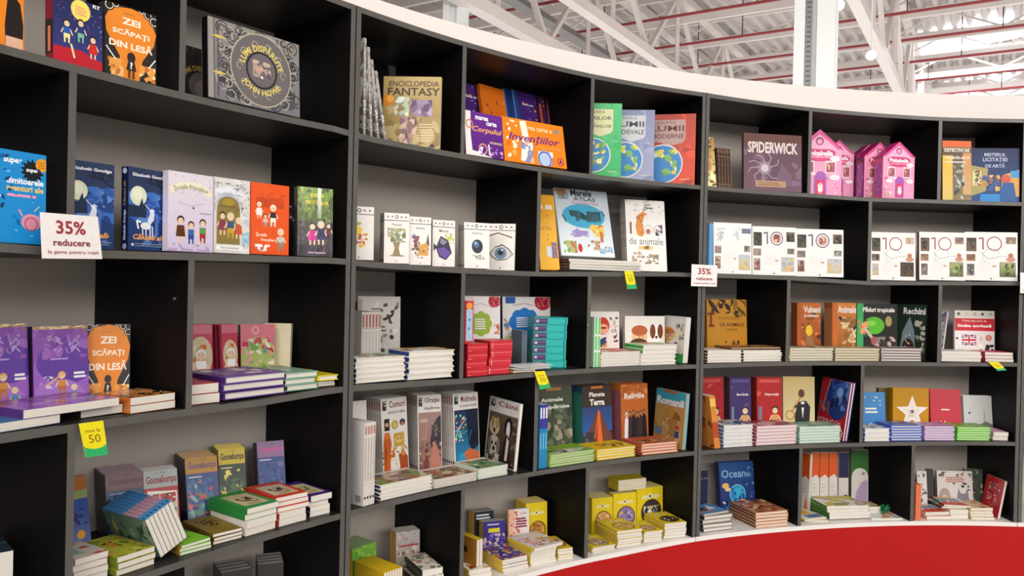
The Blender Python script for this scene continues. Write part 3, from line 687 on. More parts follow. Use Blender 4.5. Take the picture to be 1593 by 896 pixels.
face(1, (1157, 207), 1247, (.07, .02), .022, '#5a3a4a', 'plum coloured field guide with a silver spider drawing', lean=3, art=a_spid, hard=True)
# pink house shaped box sets
def house_box(k, tl, xr, ins, D, label, shade='#e86aa0'):
    E0, th = hit(tl[0], tl[1], R + ins[0]); th2 = th_at(xr, R + ins[1], E0.z); E1 = pt(th2, R + ins[1], E0.z); xd = E1 - E0; w = xd.length; xd.normalize(); nn = Vector((-xd.y, xd.x, 0))
    zb = max(zs(k, th + (th2 - th) * q_ / 4 + d_) for q_ in range(-1, 6) for d_ in (-.02, 0, .02)) + .001; he = E0.z - zb; hr = he + w * .42; mid = (E0 + E1) / 2; mid.z = zb; P = world(mid)
    V = []; Fc = []; Cc = []
    for y in (0, D): V += [(-w / 2, y, 0), (w / 2, y, 0), (w / 2, y, he), (0, y, hr), (-w / 2, y, he)]
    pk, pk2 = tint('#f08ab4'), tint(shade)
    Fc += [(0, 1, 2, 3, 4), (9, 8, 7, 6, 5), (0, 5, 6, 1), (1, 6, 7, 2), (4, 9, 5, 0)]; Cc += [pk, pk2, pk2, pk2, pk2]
    def addart(fn, W_, H_, place):
        a = Art(W_, H_); fn(a); i = len(V)
        for u, v, z in a.v: V.append(place(u, v, .0002 + z * .00004))
        for f, c in zip(a.f, a.c): Fc.append(tuple(i + q for q in f)); Cc.append(c if not isinstance(c, list) else c[0])
    def frontart(a):
        a.rect(.0, .0, 1, .72, '#f3a0c4'); a.scat(.04, .04, .96, .4, ['#fce0ee', '#e86aa8', '#f8c0dc', '#c84a90'], 30, .03, 5)
        a.ell(.5, .66, .36, '#c8286e', .12); a.ell(.5, .6, .3, '#d8387c', .09); a.txt('Pinkabella', .5, .66, .6, '#fff', .03); a.txt('și cei șapte prieteni', .5, .6, .5, '#ffe0f0', .01)
        for x in (.27, .75): a.rect(x - .12, .36, x + .12, .54, '#fdeef6'); a.pic(x - .1, .375, x + .1, .525, ['#a8606a', '#e8b890', '#c04a70', '#8a3a4a'], 14, 3)
        a.rect(.4, .02, .66, .3, '#a85ab8'); a.ell(.53, .3, .13, '#a85ab8'); a.rect(.44, .04, .62, .26, '#e02c6c'); a.ell(.53, .17, .06, '#f8e0e8'); a.kid(.53, .05, .17, '#f4d8a0', '#fff', '#f4a0c0', skirt=True)
        for x, y in ((.2, .3), (.84, .3), (.84, .58)): a.ell(x, y, .11, '#fff', .06); a.lines(x - .07, y - .02, x + .07, y + .02, 2, '#e08ab0', .003)
        a.scat(.04, .03, .32, .2, ['#b8d080', '#d890b0', '#f0e8c0'], 12, .05, 7)
    addart(frontart, w, he / .72, lambda u, v, z: (u - w / 2, -z, min(v, he)))
    addart(lambda a: (a.poly([(.02, 0), (.98, 0), (.5, .96)], '#e0509a'), a.poly([(.1, 0), (.9, 0), (.5, .78)], '#f6b0d0'), a.ell(.5, .42, .09, '#8a2a5a'), a.ell(.5, .4, .06, '#f0a0c0')), w, hr - he, lambda u, v, z: (u - w / 2, -z, he + v))
    addart(lambda a: (a.rect(.15, .1, .85, .85, '#c06ab8'), a.scat(.1, .1, .9, .9, ['#f0b0d8', '#8a4a98', '#e070b0'], 16, .1, 2)), D, he, lambda u, v, z: (-w / 2 - z, D - u, v))
    me = bpy.data.meshes.new('box_body'); me.from_pydata(V, [], Fc); me.update(); ca = me.color_attributes.new('Col', 'FLOAT_COLOR', 'CORNER'); buf = []
    for p, c in zip(me.polygons, Cc): buf.extend(list(c) * p.loop_total)
    ca.data.foreach_set('color', buf); me.materials.append(M['gloss'])
    rb = MB(); o_ = .003
    for sg in (-1, 1):
        a0 = (sg * (w / 2 + .002), -o_, he - .002); a1 = (0, -o_, hr + .001)
        pts = [(sg * (w / 2 + .003), he - .003), (0, hr), (0, hr + .004), (sg * (w / 2 + .003), he + .001)]
        if sg < 0: pts = pts[::-1]
        i = len(rb.v); rb.v += [Vector((x, -o_, z)) for x, z in pts] + [Vector((x, D + o_, z)) for x, z in pts]
        rb.f += [(i, i + 1, i + 2, i + 3), (i + 7, i + 6, i + 5, i + 4)] + [(i + (q + 1) % 4, i + q, i + 4 + q, i + 4 + (q + 1) % 4) for q in range(4)]
    rm = bpy.data.meshes.new('roof_flap'); rm.from_pydata([tuple(v) for v in rb.v], [], rb.f); rm.update(); ca = rm.color_attributes.new('Col', 'FLOAT_COLOR', 'CORNER'); ca.data.foreach_set('color', list(tint('#c82c7c')) * len(rm.loops)); rm.materials.append(M['gloss'])
    r_ = empty('box_set', P); r_.matrix_world = frame(P, nn, 0); tag(r_, label, 'box', 'pink house shaped box sets')
    PLACED.append(obb(r_.matrix_world, (-w / 2, 0, 0), (w / 2, D, hr), 1.0, r_))
    for nm, m_ in (('box_body', me), ('roof_panel', rm)): o = bpy.data.objects.new(nm, m_); COL.objects.link(o); o.parent = r_
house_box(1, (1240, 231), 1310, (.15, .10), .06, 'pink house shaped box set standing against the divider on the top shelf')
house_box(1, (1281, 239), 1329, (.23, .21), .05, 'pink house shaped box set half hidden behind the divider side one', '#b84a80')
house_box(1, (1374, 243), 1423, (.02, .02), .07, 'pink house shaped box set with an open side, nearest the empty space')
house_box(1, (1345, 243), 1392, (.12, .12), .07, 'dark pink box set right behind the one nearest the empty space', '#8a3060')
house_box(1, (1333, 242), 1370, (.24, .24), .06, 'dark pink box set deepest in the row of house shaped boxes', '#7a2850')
def a_det(a): a.grad(0, 0, 1, .86, '#8a7a50', '#5a4a40'); a.rect(0, .9, 1, 1, '#f0642a'); a.grad(0, 0, .35, .75, '#d8c070', '#e8b838'); a.grad(.7, .1, 1, .8, '#c8a878', '#d09050'); a.scat(.35, .02, .75, .6, ['#5a6a70', '#9aa0a0', '#3a4448', '#c0c4c0'], 26, .08, 3); a.txt('DETECTIVI DE', .5, .84, .86, '#f4ece0', .03, h=.06); a.txt('VASURI ÎN ARTĂ', .5, .72, .86, '#f4ece0', .03, h=.06); a.rect(.1, .63, .8, .65, '#ddd')
face(1, (1466, 219), 1511, (.03, .02), .02, '#8a6a48', 'grey and yellow detective book with an orange top band', lean=3, art=a_det)
def a_mist(a):
    a.grad(0, 0, 1, 1, '#1d4a86', '#141e4a'); a.txt('MISTERUL', .5, .88, .44, '#c8d0e8', .01); a.txt('LICITAȚIEI', .5, .78, .5, '#c8d0e8', .01); a.txt('DE ARTĂ', .5, .68, .4, '#c8d0e8', .01)
    a.poly([(0, .1), (.32, .2), (.36, .62), (0, .68)], '#a89a60'); a.pic(.04, .3, .22, .58, ['#d8d0a0', '#6a5a40', '#b04a30'], 14, 3); a.scat(.2, .2, .6, .5, ['#c87838', '#e0b060', '#3a5a90', '#8a4a30'], 30, .05, 4); a.poly([(.6, .1), (.66, .5), (1, .6), (1, .1)], '#d8a050'); a.ell(.72, .42, .1, '#c85a38'); a.poly([(.55, 0), (.95, 0), (.88, .36), (.66, .36)], '#2a5a9a'); a.rect(.2, 0, .6, .14, '#2a8ad0'); a.rect(.82, .45, 1, .58, '#4a9ad0')
face(1, (1513, 231), 1594, (.05, .02), .02, '#1d3a76', 'dark blue art auction mystery book', lean=2, art=a_mist)
# ================================================================== ROW 2
def a_blue(a):
    a.rect(0, 0, 1, 1, '#1a90d8'); a.txt('super', .62, .88, .2, '#fff', .03); a.star(.84, .80, .14, '#111820', 14, .7); a.txt('super', .84, .8, .14, '#fff', .03); a.txt('uimitoarele', .76, .68, .42, '#fff', .03); a.txt('aventuri ale', .76, .60, .42, '#f4d060', .03); a.lines(.56, .50, .96, .54, 1, '#f0a0c8', .014)
    a.ell(.95, .88, .075, '#f0a020'); a.lines(.91, .84, .99, .92, 3, '#a05a10', .004); a.ell(.83, .24, .115, '#e89ab0', .09); a.ring(.83, .22, .07, .012, '#b04a60'); a.line([(.73, .3), (.69, .37)], .02, '#e89ab0'); a.star(.4, .5, .1, '#fff', 8, .6); a.scat(.05, .05, .95, .95, ['#1060a8', '#0c3c70', '#60c0f0'], 34, .02, 3); a.line([(.86, .36), (.92, .42)], .012, '#c8d8a0')
face(2, (-74, 219), 72, (.02, .02), .03, '#1a90d8', 'bright blue adventure book with a pink pig and orange badge', lean=1, art=a_blue)
def a_cal(a):
    a.grad(0, 0, 1, 1, '#14305e', '#2a3a5c'); a.grad(0, .35, 1, .7, '#2a5ab0', '#4a7ac0'); a.scat(0, .3, 1, .72, ['#2a56a8', '#3a6cc0', '#1c3f80', '#5a86cc'], 34, .12, 4); a.ell(.24, .66, .2, '#dfe6c8'); a.ell(.22, .68, .12, '#eef0d8')
    a.poly([(.0, .55), (.25, .53), (.33, .64), (.36, .56), (.42, .57), (.44, .4), (0, .4)], '#1c2c48'); a.poly([(0, .0), (1, 0), (1, .28), (.6, .36), (.3, .3), (0, .4)], '#16386e'); a.scat(.4, .8, 1, .92, ['#18233a'], 24, .05, 3, 4); a.line([(1, .72), (.7, .82), (.45, .84)], .03, '#151f36'); a.line([(.8, .79), (.6, .9)], .02, '#151f36')
    a.ell(.42, .3, .13, '#e8ecf0', .075); a.poly([(.5, .3), (.62, .38), (.64, .5), (.56, .52), (.46, .36)], '#d8e4f4'); a.ell(.56, .48, .06, '#e8f0fa', .035, rot=-30); a.line([(.52, .5), (.4, .56)], .012, '#fff')
    for x in (.34, .42, .52, .58): a.line([(x, .3), (x + .01, .14)], .028, '#dfe8f4')
    a.line([(.3, .34), (.2, .36), (.24, .26)], .04, '#f4f6fa'); a.poly([(.6, .5), (.72, .44), (.72, .2), (.64, .14), (.66, .4)], '#4a6cc0'); a.scat(.2, .04, .9, .16, ['#4a72b8', '#16305e'], 12, .06, 9)
    a.txt('Elizabeth Goudge', .52, .91, .84, '#f4f6fa', .025, h=.05); a.txt('Călușul alb', .5, .155, .78, '#f0a040', .03, shear=.25, h=.09); a.rect(.15, .075, .95, .082, '#9ab'); a.rect(.15, .05, .9, .056, '#9ab'); a.ell(.1, .065, .03, '#e8e0c0')
def s_cal(a): a.rect(0, 0, 1, 1, '#101f48'); a.txt('Elizabeth Goudge', .5, .3, .36 * a.h / a.w, '#e0e4f0', .02, rot=90, h=.4 * a.w / a.h); a.txt('Călușul alb', .5, .68, .3 * a.h / a.w, '#c8a060', .01, rot=90, h=.4 * a.w / a.h); a.ell(.5, .95, .3, '#c8d0e8'); a.ell(.5, .04, .3, '#a8b0c8')
face(2, (103, 247), 178, (.06, .05), .024, '#1c3a70', 'blue unicorn paperback half hidden behind the large discount sign', lean=1, n=2, art=a_cal, spine='#101f48', sart=s_cal, cstep=.0, group='blue unicorn paperbacks')
face(2, (200, 259), 263, (.05, .03), .024, '#1c3a70', 'blue unicorn paperback with its whole cover and spine in view', group='blue unicorn paperbacks', lean=1, art=a_cal, spine='#101f48', sart=s_cal)
def a_lav(a): a.grad(0, 0, 1, 1, '#d4c6e2', '#e4dee6'); a.scat(.03, .66, .97, .98, ['#9a94a0', '#b8b0c0'], 50, .012, 3); a.line([(.05, .76), (.25, .83), (.5, .85), (.75, .83), (.95, .74)], .13, '#f0ead0'); a.txt('Școala fricoșilor', .5, .82, .78, '#8a8868', .02, arc=40); a.line([(.2, .62), (.5, .58), (.78, .63)], .01, '#b0a8b8'); a.kid(.27, .12, .34, '#1c1612', '#5a3018', '#5a3018', skirt=True); a.kid(.5, .1, .3, '#2a1810', '#3a6ab0', '#2a4a90'); a.kid(.76, .12, .32, '#3a2a2a', '#5a9a5a', '#a83020'); a.ell(.66, .12, .06, '#d8d0c8'); a.rect(0, 0, 1, .04, '#c0a8d0'); a.scat(0, 0, 1, .1, ['#b8a0cc', '#d8ccE4'], 16, .05, 3); a.ell(.55, .56, .02, '#2a2a40'); a.txt('Gitty Daneshvari', .82, .5, .26, '#707080', .01)
face(2, (262, 265), 332, (.03, .03), .022, '#dcd2e4', 'pale lavender paperback with three children on its cover', lean=1, art=a_lav)
def a_arch(a):
    a.rect(0, 0, 1, 1, '#dcdad8'); a.scat(0, 0, 1, 1, ['#e8e8e8', '#c8c8cc'], 20, .12, 3); a.rect(.08, .12, .72, .56, '#8a7840'); a.ell(.4, .56, .32, '#8a7840', .42); a.ring(.4, .56, .38, .05, '#b8bcc4', 0, 180); a.line([(.03, .8), (.4, .86), (.85, .76)], .12, '#e8ecf4'); a.txt('Școala fricoșilor', .45, .79, .72, '#a8b0c8', .02, arc=25)
    a.ell(.4, .68, .16, '#a89038', .1); a.txt('e deschisă', .38, .63, .4, '#5a4a20', .01); a.kid(.24, .24, .32, '#3a2a20', '#8a3a50', '#8a3a50', skirt=True); a.kid(.46, .2, .36, '#d8c8a0', '#3a5a80', '#c8a030'); a.kid(.68, .2, .3, '#e0d0b0', '#c85a38', '#c85a38', skirt=True); a.scat(.6, .55, 1, .9, ['#5a5a40', '#7a6a50'], 30, .02, 7, 3); a.scat(.78, .1, 1, .3, ['#80b0c8', '#a0c8d8'], 10, .08, 2); a.rect(.08, .04, .8, .1, '#f4f4f0'); a.txt('Gitty Daneshvari', .44, .07, .5, '#555', .01); a.scat(.05, .86, .9, .94, ['#6a6258'], 26, .02, 5, 3)
face(2, (333, 275), 389, (.035, .03), .02, '#dcdad8', 'white paperback showing an olive doorway with three children', lean=1, art=a_arch)
def a_orn(a):
    a.rect(0, 0, 1, 1, '#e8581e'); a.rect(.14, .66, .86, .8, '#c84818'); a.scat(.12, .66, .88, .88, ['#b8481c', '#d8501c'], 30, .03, 4); a.kid(.22, .5, .24, '#f0e0d0', '#f8f0e8', '#3a2a28', skirt=True); a.kid(.58, .4, .32, '#f4e8d8', '#3a2a28', '#f4f0e8'); a.kid(.38, .38, .2, '#3a2a24', '#d8c8b8', '#a8a098'); a.kid(.78, .05, .34, '#e8d8b8', '#c8c8c0', '#9a8a78'); a.txt('Școala', .28, .27, .28, '#fbe8d0', .02); a.txt('fricoșilor', .45, .2, .36, '#fbe8d0', .02); a.scat(.12, .04, .5, .14, ['#f4f0ec', '#c8c0b8', '#fff'], 16, .05, 5)
face(2, (390, 283), 450, (.035, .025), .024, '#e8581e', 'bright orange paperback with small white cartoon children', lean=1, art=a_orn)
face(2, (412, 317), 466, (.20, .19), .02, '#241d22', 'dark book hidden behind the orange and green paperbacks', lean=4, art=lambda a: a.scat(.5, 0, 1, 1, ['#5a2a50', '#2a3a20', '#c8a0b0', '#3a3038'], 30, .06, 5))
def a_grn(a):
    a.grad(0, .5, 1, 1, '#4a5a28', '#7a9a2c'); a.grad(0, 0, 1, .5, '#3a2a40', '#4a4a38'); a.scat(0, .5, 1, 1, ['#6a8a20', '#90b030', '#4a5a20', '#3a4a20'], 34, .09, 3); a.scat(0, 0, 1, .5, ['#4a3850', '#2a2030', '#584058'], 26, .09, 4); a.txt('ȘCOALA', .55, .88, .42, '#e8d040', .03, h=.07); a.txt('FICĂȚILOR', .55, .78, .66, '#e8c838', .03, h=.08)
    a.kid(.42, .16, .34, '#2a1a18', '#d02a90', '#d02a90', skirt=True); a.kid(.66, .17, .36, '#c8c0b8', '#2a2a58', '#20204a', skirt=True); a.kid(.88, .26, .24, '#4a1a18', '#5a2838', '#5a2838'); a.grad(.56, .55, .66, 1, '#90a080', '#f0f4e8'); a.txt('Gitty Daneshvari', .55, .05, .5, '#e8c8e0', .02)
face(2, (463, 290), 518, (.06, .03), .026, '#4a5a28', 'shrink wrapped green and violet book beside the bookcase side', lean=2, art=a_grn, gloss='film', spine='#2a3018')
# B cell 1: small white encyclopedias
def a_mini(title, kind):
    def f(a):
        a.rect(0, 0, 1, 1, '#efe9e4'); a.rect(0, .845, 1, .86, '#3c4a5c')
        for j, c in enumerate(('#6a6a6a', '#8a7050', '#3a4a5c', '#7a5a50', '#5a6a70')):
            (a.ring if j == 2 else a.ell)(.14 + j * .18, .925, .055 if j == 2 else .04, *((.03, c) if j == 2 else (c, .03)))
        a.txt(title, .5, .77, .4, '#5c5048', .01); a.ell(.5, .045, .02, '#222', .03)
        if kind == 'tree':
            a.poly([(.34, .16), (.42, .3), (.3, .5), (.5, .42), (.68, .5), (.58, .3), (.66, .16)], '#9a8258'); a.scat(.14, .42, .86, .7, ['#8a9470', '#a8ae88', '#6f7a58', '#b8b890'], 46, .09, 3); a.rect(.24, .14, .78, .165, '#8a8468')
        elif kind == 'horse': a.scat(.1, .3, .5, .6, ['#5a6a90', '#8a5040', '#3a4466'], 14, .09, 3); a.ell(.22, .6, .07, '#6a7a9c'); a.poly([(.4, .2), (.86, .2), (.9, .44), (.82, .62), (.76, .46), (.4, .4)], '#d8a050'); a.scat(.1, .14, .9, .36, ['#e0b060', '#a87848', '#6a6058'], 16, .07, 5); a.poly([(.78, .46), (.92, .4), (.86, .66)], '#4a5068')
        elif kind == 'fish': a.scat(.55, .5, .95, .72, ['#c8c860', '#a8b040'], 12, .08, 3, 3); a.poly([(.05, .32), (.05, .5), (.2, .42)], '#222c3a'); a.poly([(.15, .4), (.36, .66), (.7, .56), (.86, .3), (.6, .14), (.3, .2)], '#3a3450'); a.poly([(.22, .38), (.5, .42), (.82, .3), (.6, .17), (.34, .24)], '#6a50a0'); a.poly([(.34, .5), (.36, .62), (.66, .54), (.5, .46)], '#8a8898')
        elif kind == 'helmet': a.ell(.52, .48, .22, '#202c38', .26); a.ell(.48, .52, .12, '#4a6a94'); a.ell(.46, .55, .06, '#8ab0d8'); a.scat(.3, .2, .8, .3, ['#3a4a48', '#a8b0a0', '#70786c'], 14, .05, 3, 3)
        elif kind == 'eye':
            a.line([(.1, .74), (.4, .8), (.9, .7)], .05, '#8a6a50'); a.poly([(.1, .36), (.3, .5), (.55, .56), (.8, .46), (.95, .34), (.7, .22), (.4, .2), (.2, .27)], '#5a5a60'); a.poly([(.14, .36), (.3, .48), (.55, .53), (.78, .44), (.91, .34), (.7, .24), (.4, .22), (.22, .29)], '#d8d0cc'); a.ell(.5, .36, .21, '#6a88a8'); a.ell(.5, .38, .1, '#141418'); a.ell(.55, .43, .035, '#e8f0f8')
        else: a.ell(.4, .55, .2, '#f0d020', .16); a.scat(.15, .2, .8, .5, ['#e8902a', '#f0b840', '#c85a28'], 14, .08, 4); a.ell(.4, .68, .18, '#a8b060', .06)
    return f
def s_mini(a): a.rect(0, 0, 1, 1, '#b8b2a8'); a.rect(0, .83, 1, .86, '#4a5460'); a.ell(.5, .91, .4, '#5a6470'); a.rect(.3, .3, .7, .6, '#8a847c'); a.ell(.5, .06, .4, '#222')
G = 'small white square encyclopedias'
face(2, (536, 320), 582, (.10, .06), .014, '#efe9e4', 'small white encyclopedia with a yellow figure', G, lean=2, art=a_mini('', 'fig'), spine='#b8b2a8', sart=s_mini)
face(2, (598, 331), 637, (.08, .045), .013, '#efe9e4', 'small white encyclopedia with a tree', G, lean=2, art=a_mini('Plantele', 'tree'), n=4, spine='#b8b2a8', sart=s_mini)
face(2, (637, 337), 671, (.065, .04), .013, '#efe9e4', 'small white encyclopedia with horse riders', G, lean=2, art=a_mini('Istoria', 'horse'), spine='#b8b2a8', sart=s_mini)
face(2, (673, 342), 708, (.065, .04), .013, '#efe9e4', 'small white encyclopedia with a purple fish', G, lean=2, art=a_mini('Marea', 'fish'), n=5, spine='#b8b2a8', sart=s_mini)
face(2, (722, 346), 761, (.05, .02), .013, '#f4eee9', 'small white encyclopedia with a round dark helmet', G, lean=4, art=a_mini('Universul', 'helmet'), n=4, spine='#b8b2a8', sart=s_mini, gap=.002)
face(2, (758, 348), 802, (.14, .06), .014, '#c8bfb6', 'small grey encyclopedia with a large blue eye', G, lean=2, art=a_mini('', 'eye'))
# B cell 2
def a_yel(a): a.rect(0, 0, 1, 1, '#f2b42e'); a.rect(.05, .8, .35, .86, '#f8ece0'); a.rect(.5, .8, .85, .86, '#f4ece4'); a.txt('ferma', .4, .55, .7, '#d88a20', .02, h=.06); a.scat(.05, .2, .95, .72, ['#d8902a', '#a8884a', '#b0b098'], 26, .035, 3); a.rect(.4, .17, .7, .3, '#cfe0e8'); a.pic(.66, .15, .95, .36, ['#8a6a8a', '#e08a90', '#a8a0a8', '#c88a50'], 16, 5)
face(2, (832, 304), 866, (.20, .17), .012, '#f2b42e', 'yellow farm board book with rounded corners, leaning back', lean=20, art=a_yel, hard=True, corner=.012)
def a_atl(a):
    a.grad(0, 0, 1, 1, '#e6f0f4', '#b8c4d0'); a.scat(0, .84, .25, 1, ['#6a8a98', '#b07a50', '#88a4ac'], 16, .06, 3); a.txt('Marele', .5, .95, .4, '#28323c', .03); a.txt('ATLAS', .55, .86, .42, '#6a5860', .03, h=.06); a.txt('al animalelor lumii', .55, .8, .5, '#b86a70', .01)
    a.ell(.5, .6, .4, '#48a8cc', .2); a.scat(.2, .52, .82, .68, ['#2a4a58', '#3a5a5c', '#40667a'], 16, .09, 8); a.poly([(.2, .3), (.34, .42), (.42, .36), (.55, .3)], '#a898c8'); a.scat(.25, .28, .55, .38, ['#a090c4', '#c0b4d8'], 12, .06, 9)
    a.scat(.58, .3, .85, .48, ['#e8b048', '#b8c860', '#f0c860', '#c87838'], 20, .05, 4); a.scat(.5, .1, .75, .24, ['#c89a70', '#a87850'], 12, .04, 5); a.scat(.05, .04, .3, .22, ['#b0c078', '#90a868', '#c87858'], 18, .05, 6); a.ell(.36, .12, .04, '#c83a30', .07); a.scat(.7, .05, .98, .16, ['#8aa0b0', '#a8c4d8'], 10, .05, 7); a.line([(.1, .6), (.16, .5)], .02, '#222'); a.line([(.85, .7), (.9, .62)], .02, '#333'); a.rect(.76, .22, .82, .38, '#c87848')
hB = pile(2, 886, 996, 402, (.05, .035), 4, .22, '#e8e4e0', 'thin brown spined picture books under the animal atlas', art=None, spine='#6a3828', jit=.006, seed=3, base='#ece8e2')
face(2, (861, 293), 943, (.185, .165), .012, '#dfe8ec', 'large pale animal atlas with a blue world map, leaning back', lean=15, art=a_atl, hard=True, z0=hB + .001, h=None)
def a_100(a):
    a.rect(0, 0, 1, 1, '#f1eeea'); a.scat(0, .82, 1, 1, ['#d8d0c0', '#a8b0a0', '#e4dcd0'], 26, .05, 3); a.rect(.54, .88, .7, .9, '#4a6a4a'); a.txt('1', .12, .6, .05, '#8a5a48', .01, h=.17); a.poly([(.28, .5), (.24, .62), (.3, .78), (.44, .84), (.56, .8), (.48, .78), (.42, .68), (.46, .52), (.4, .48)], '#e09040'); a.scat(.27, .5, .44, .8, ['#a85a28', '#b86a30'], 26, .02, 5)
    for x in (.57, .82): a.ring(x, .58, .11, .014, '#b8a090')
    a.ell(.56, .56, .06, '#b06a50'); a.scat(.74, .5, .92, .66, ['#3a3a48', '#a08aa0'], 12, .05, 7); a.txt('de animale', .5, .42, .86, '#707078', .0, h=.1); a.rect(.3, .3, .66, .35, '#ecc880'); a.scat(.42, .3, .56, .36, ['#a87838', '#7a6030'], 8, .05, 4)
    a.scat(.36, .1, .8, .24, ['#7a8a68', '#b07a70', '#a8906a', '#90a088'], 24, .05, 8); a.scat(.12, .12, .36, .26, ['#a8b0b8', '#c88a50', '#b8a090'], 12, .04, 9); a.line([(.3, .28), (.4, .22)], .015, '#9aa0a8')
face(2, (970, 311), 1033, (.10, .055), .014, '#f1eeea', 'white picture book with a giraffe and large thin lettering', lean=9, n=4, art=a_100, spine='#7a6058', hard=True, gap=.003, corner=.006, sart=lambda a: a.scat(0, .1, 1, 1, ['#b08a70', '#4a5a38', '#d8ccc0', '#a03828'], 26, .3, 3))
# C cell 1, 2: square art books
row(2, 1102, 2, .010, .225, .17, '#5a94c4', 'thin blue books standing beside the bookcase joint', ins=.03, spine_art=lambda a: a.rect(0, 0, 1, 1, '#6aa4d4'), back_art=lambda a: a.rect(0, 0, 1, 1, '#7ab0dc'))
def a_ten(pal, var, seed, script=False):
    def f(a):
        a.rect(0, 0, 1, 1, '#f0ecea'); col = '#5a4a6a' if not script else '#a05060'
        if var == 'silver': a.scat(.06, .62, .3, .9, ['#d4d6da', '#b8bcc0', '#fff'], 26, .06, 3, 3); a.scat(.4, .6, .7, .92, ['#c8ccd0', '#e4e8ea', '#fff'], 34, .07, 4, 3); a.rect(.74, .8, .98, .9, '#6a7890')
        else:
            a.rect(.33, .64, .36, .88, col); a.line([(.26, .86), (.345, .88)], .03, col); a.ring(.56, .76, .135, .022, col)
            if not script: a.ell(.56, .76, .1, '#c89888'); a.scat(.5, .68, .62, .84, ['#a86a58', '#e0b8a8', '#7a4a40'], 12, .05, seed)
            else: a.ring(.5, .5, .16, .008, '#8aa0b8', 20, 230); a.line([(.3, .58), (.45, .44), (.66, .5), (.8, .5)], .008, '#90687a')
        for u0, v0, u1, v1, k in ((.03, .6, .22, .88, 0), (.03, .4, .2, .54, 1), (.78, .7, .97, .9, 2), (.8, .44, .96, .56, 3), (.66, .08, .96, .38, 4), (.04, .1, .18, .34, 5)):
            if var == 'silver' and k in (0, 2): continue
            if script and k == 3: a.ell(.87, .44, .09, '#c89078', .05); a.ell(.87, .52, .05, '#b87860'); continue
            if script and k == 2: v0 += .06
            p = pal[k % len(pal)]; a.rect(u0, v0, u1, v1, p[0]); a.grad(u0 + .01, v0 + .01, u1 - .01, v1 - .01, p[1], p[2]); a.scat(u0 + .02, v0 + .02, u1 - .02, v1 - .02, [p[2], p[1], p[0]], 9, .05, seed + k)
        a.lines(.28, .2, .6, .42, 7, '#ddd6d2', .003); a.ell(.5, .04, .016, '#444'); a.ell(.56, .3, .04, '#c8a080', .02)
    return f
PA = [('#3a3430', '#5a5040', '#28241f'), ('#70605a', '#8a7a70', '#a89080'), ('#504438', '#2c2620', '#70604c'), ('#8a8078', '#a8a098', '#605850'), ('#a8a8b0', '#d8b868', '#b8c4d0'), ('#5a3a34', '#8a5a50', '#c8b0a0')]
PB = [('#4a4038', '#6a5a48', '#302820'), ('#8a6a4a', '#a8845a', '#6a4a34'), ('#8a7868', '#b09a8a', '#6a5040'), ('#605048', '#8a7a6c', '#40342c'), ('#3a3c28', '#5a6a38', '#a8b070'), ('#706a68', '#908a88', '#504a48')]
G = 'square white art books'
face(2, (1110, 346), 1169, (.05, .02), .012, '#f0ecea', 'square white art book with silvery foil shapes', G, lean=3, art=a_ten(PA, 'silver', 3), hard=True)
face(2, (1170, 352), 1238, (.05, .02), .012, '#f0ecea', 'square white art book in the middle beside the silvery one', G, lean=3, art=a_ten(PA, 'ring', 5), hard=True)
face(2, (1238, 356), 1312, (.06, .02), .014, '#e8e8ea', 'square white art book standing next to the empty corner', G, lean=3, art=a_ten(PA, 'ring', 8), hard=True)
face(2, (1354, 361), 1424, (.04, .02), .012, '#f0ecea', 'square white art book with a dark portrait in its corner', G, lean=3, art=a_ten([PA[0], PB[3], ('#c8a890', '#d8c0b0', '#b89a88'), PA[3], ('#2a2420', '#5a4a30', '#3a3020'), PA[4]], 'ring', 4, True), hard=True)
face(2, (1430, 361), 1501, (.04, .02), .02, '#f0ecea', 'square white art book with a dark red spine', G, lean=3, art=a_ten(PB, 'ring', 6, True), spine='#8a2a3c', hard=True)
face(2, (1501, 361), 1583, (.05, .015), .016, '#e8e8ea', 'square white art book beyond the red spined one', G, lean=3, art=a_ten(PB, 'ring', 7, True), hard=True)

# ================================================================== ROW 3
def a_vio(a):
    a.grad(0, 0, 1, 1, '#7a3aa8', '#8a4aa8'); a.ell(.42, .3, .62, '#9a5ac4'); a.ell(.6, .55, .55, '#5a2aa0', .4); a.ell(.45, .1, .5, '#a870cc', .4); a.scat(0, .6, 1, 1, ['#8a50b0', '#7a3aa0', '#9a60b8', '#6a30a0'], 24, .12, 3)
    a.scat(.2, .66, .85, .9, ['#a888c0', '#9a78b8', '#b090d0'], 22, .05, 8, 3); a.lines(.3, .58, .7, .62, 1, '#b090d0', .01); a.lines(.72, .35, .97, .44, 2, '#f4f0f8', .014)
    a.kid(.5, .16, .3, '#e0a040', '#d88a30', '#b86a28'); a.kid(.72, .05, .24, '#f0d8a0', '#4a8ac0', '#3a6aa0', skirt=True); a.line([(.52, .42), (.2, .28)], .03, '#e8b080'); a.scat(.1, .25, .35, .4, ['#d8c8e0', '#c0a0d0'], 10, .04, 5); a.rect(0, .96, 1, 1, '#b8946a'); a.scat(0, .955, 1, 1, ['#e8dca8', '#a87850', '#d8c890'], 18, .06, 4, 5); a.ell(.92, .93, .035, '#8a6a40')
G = 'shrink wrapped purple books'
face(3, (-40, 507), 42, (.19, .17), .03, '#7a3aa8', 'shrink wrapped purple book cut off by the edge of the view', G, lean=5, art=a_vio, gloss='film', spine='#2a1438')
face(3, (50, 510), 136, (.17, .12), .03, '#7a3aa8', 'shrink wrapped purple book standing next to the orange and black one', G, lean=5, art=a_vio, gloss='film', spine='#2a1438')
face(3, (134, 506), 203, (.20, .15), .024, '#2a2622', 'orange and black storybook behind the piles, darker twin of the top shelf one', lean=5, art=a_zei, n=1)
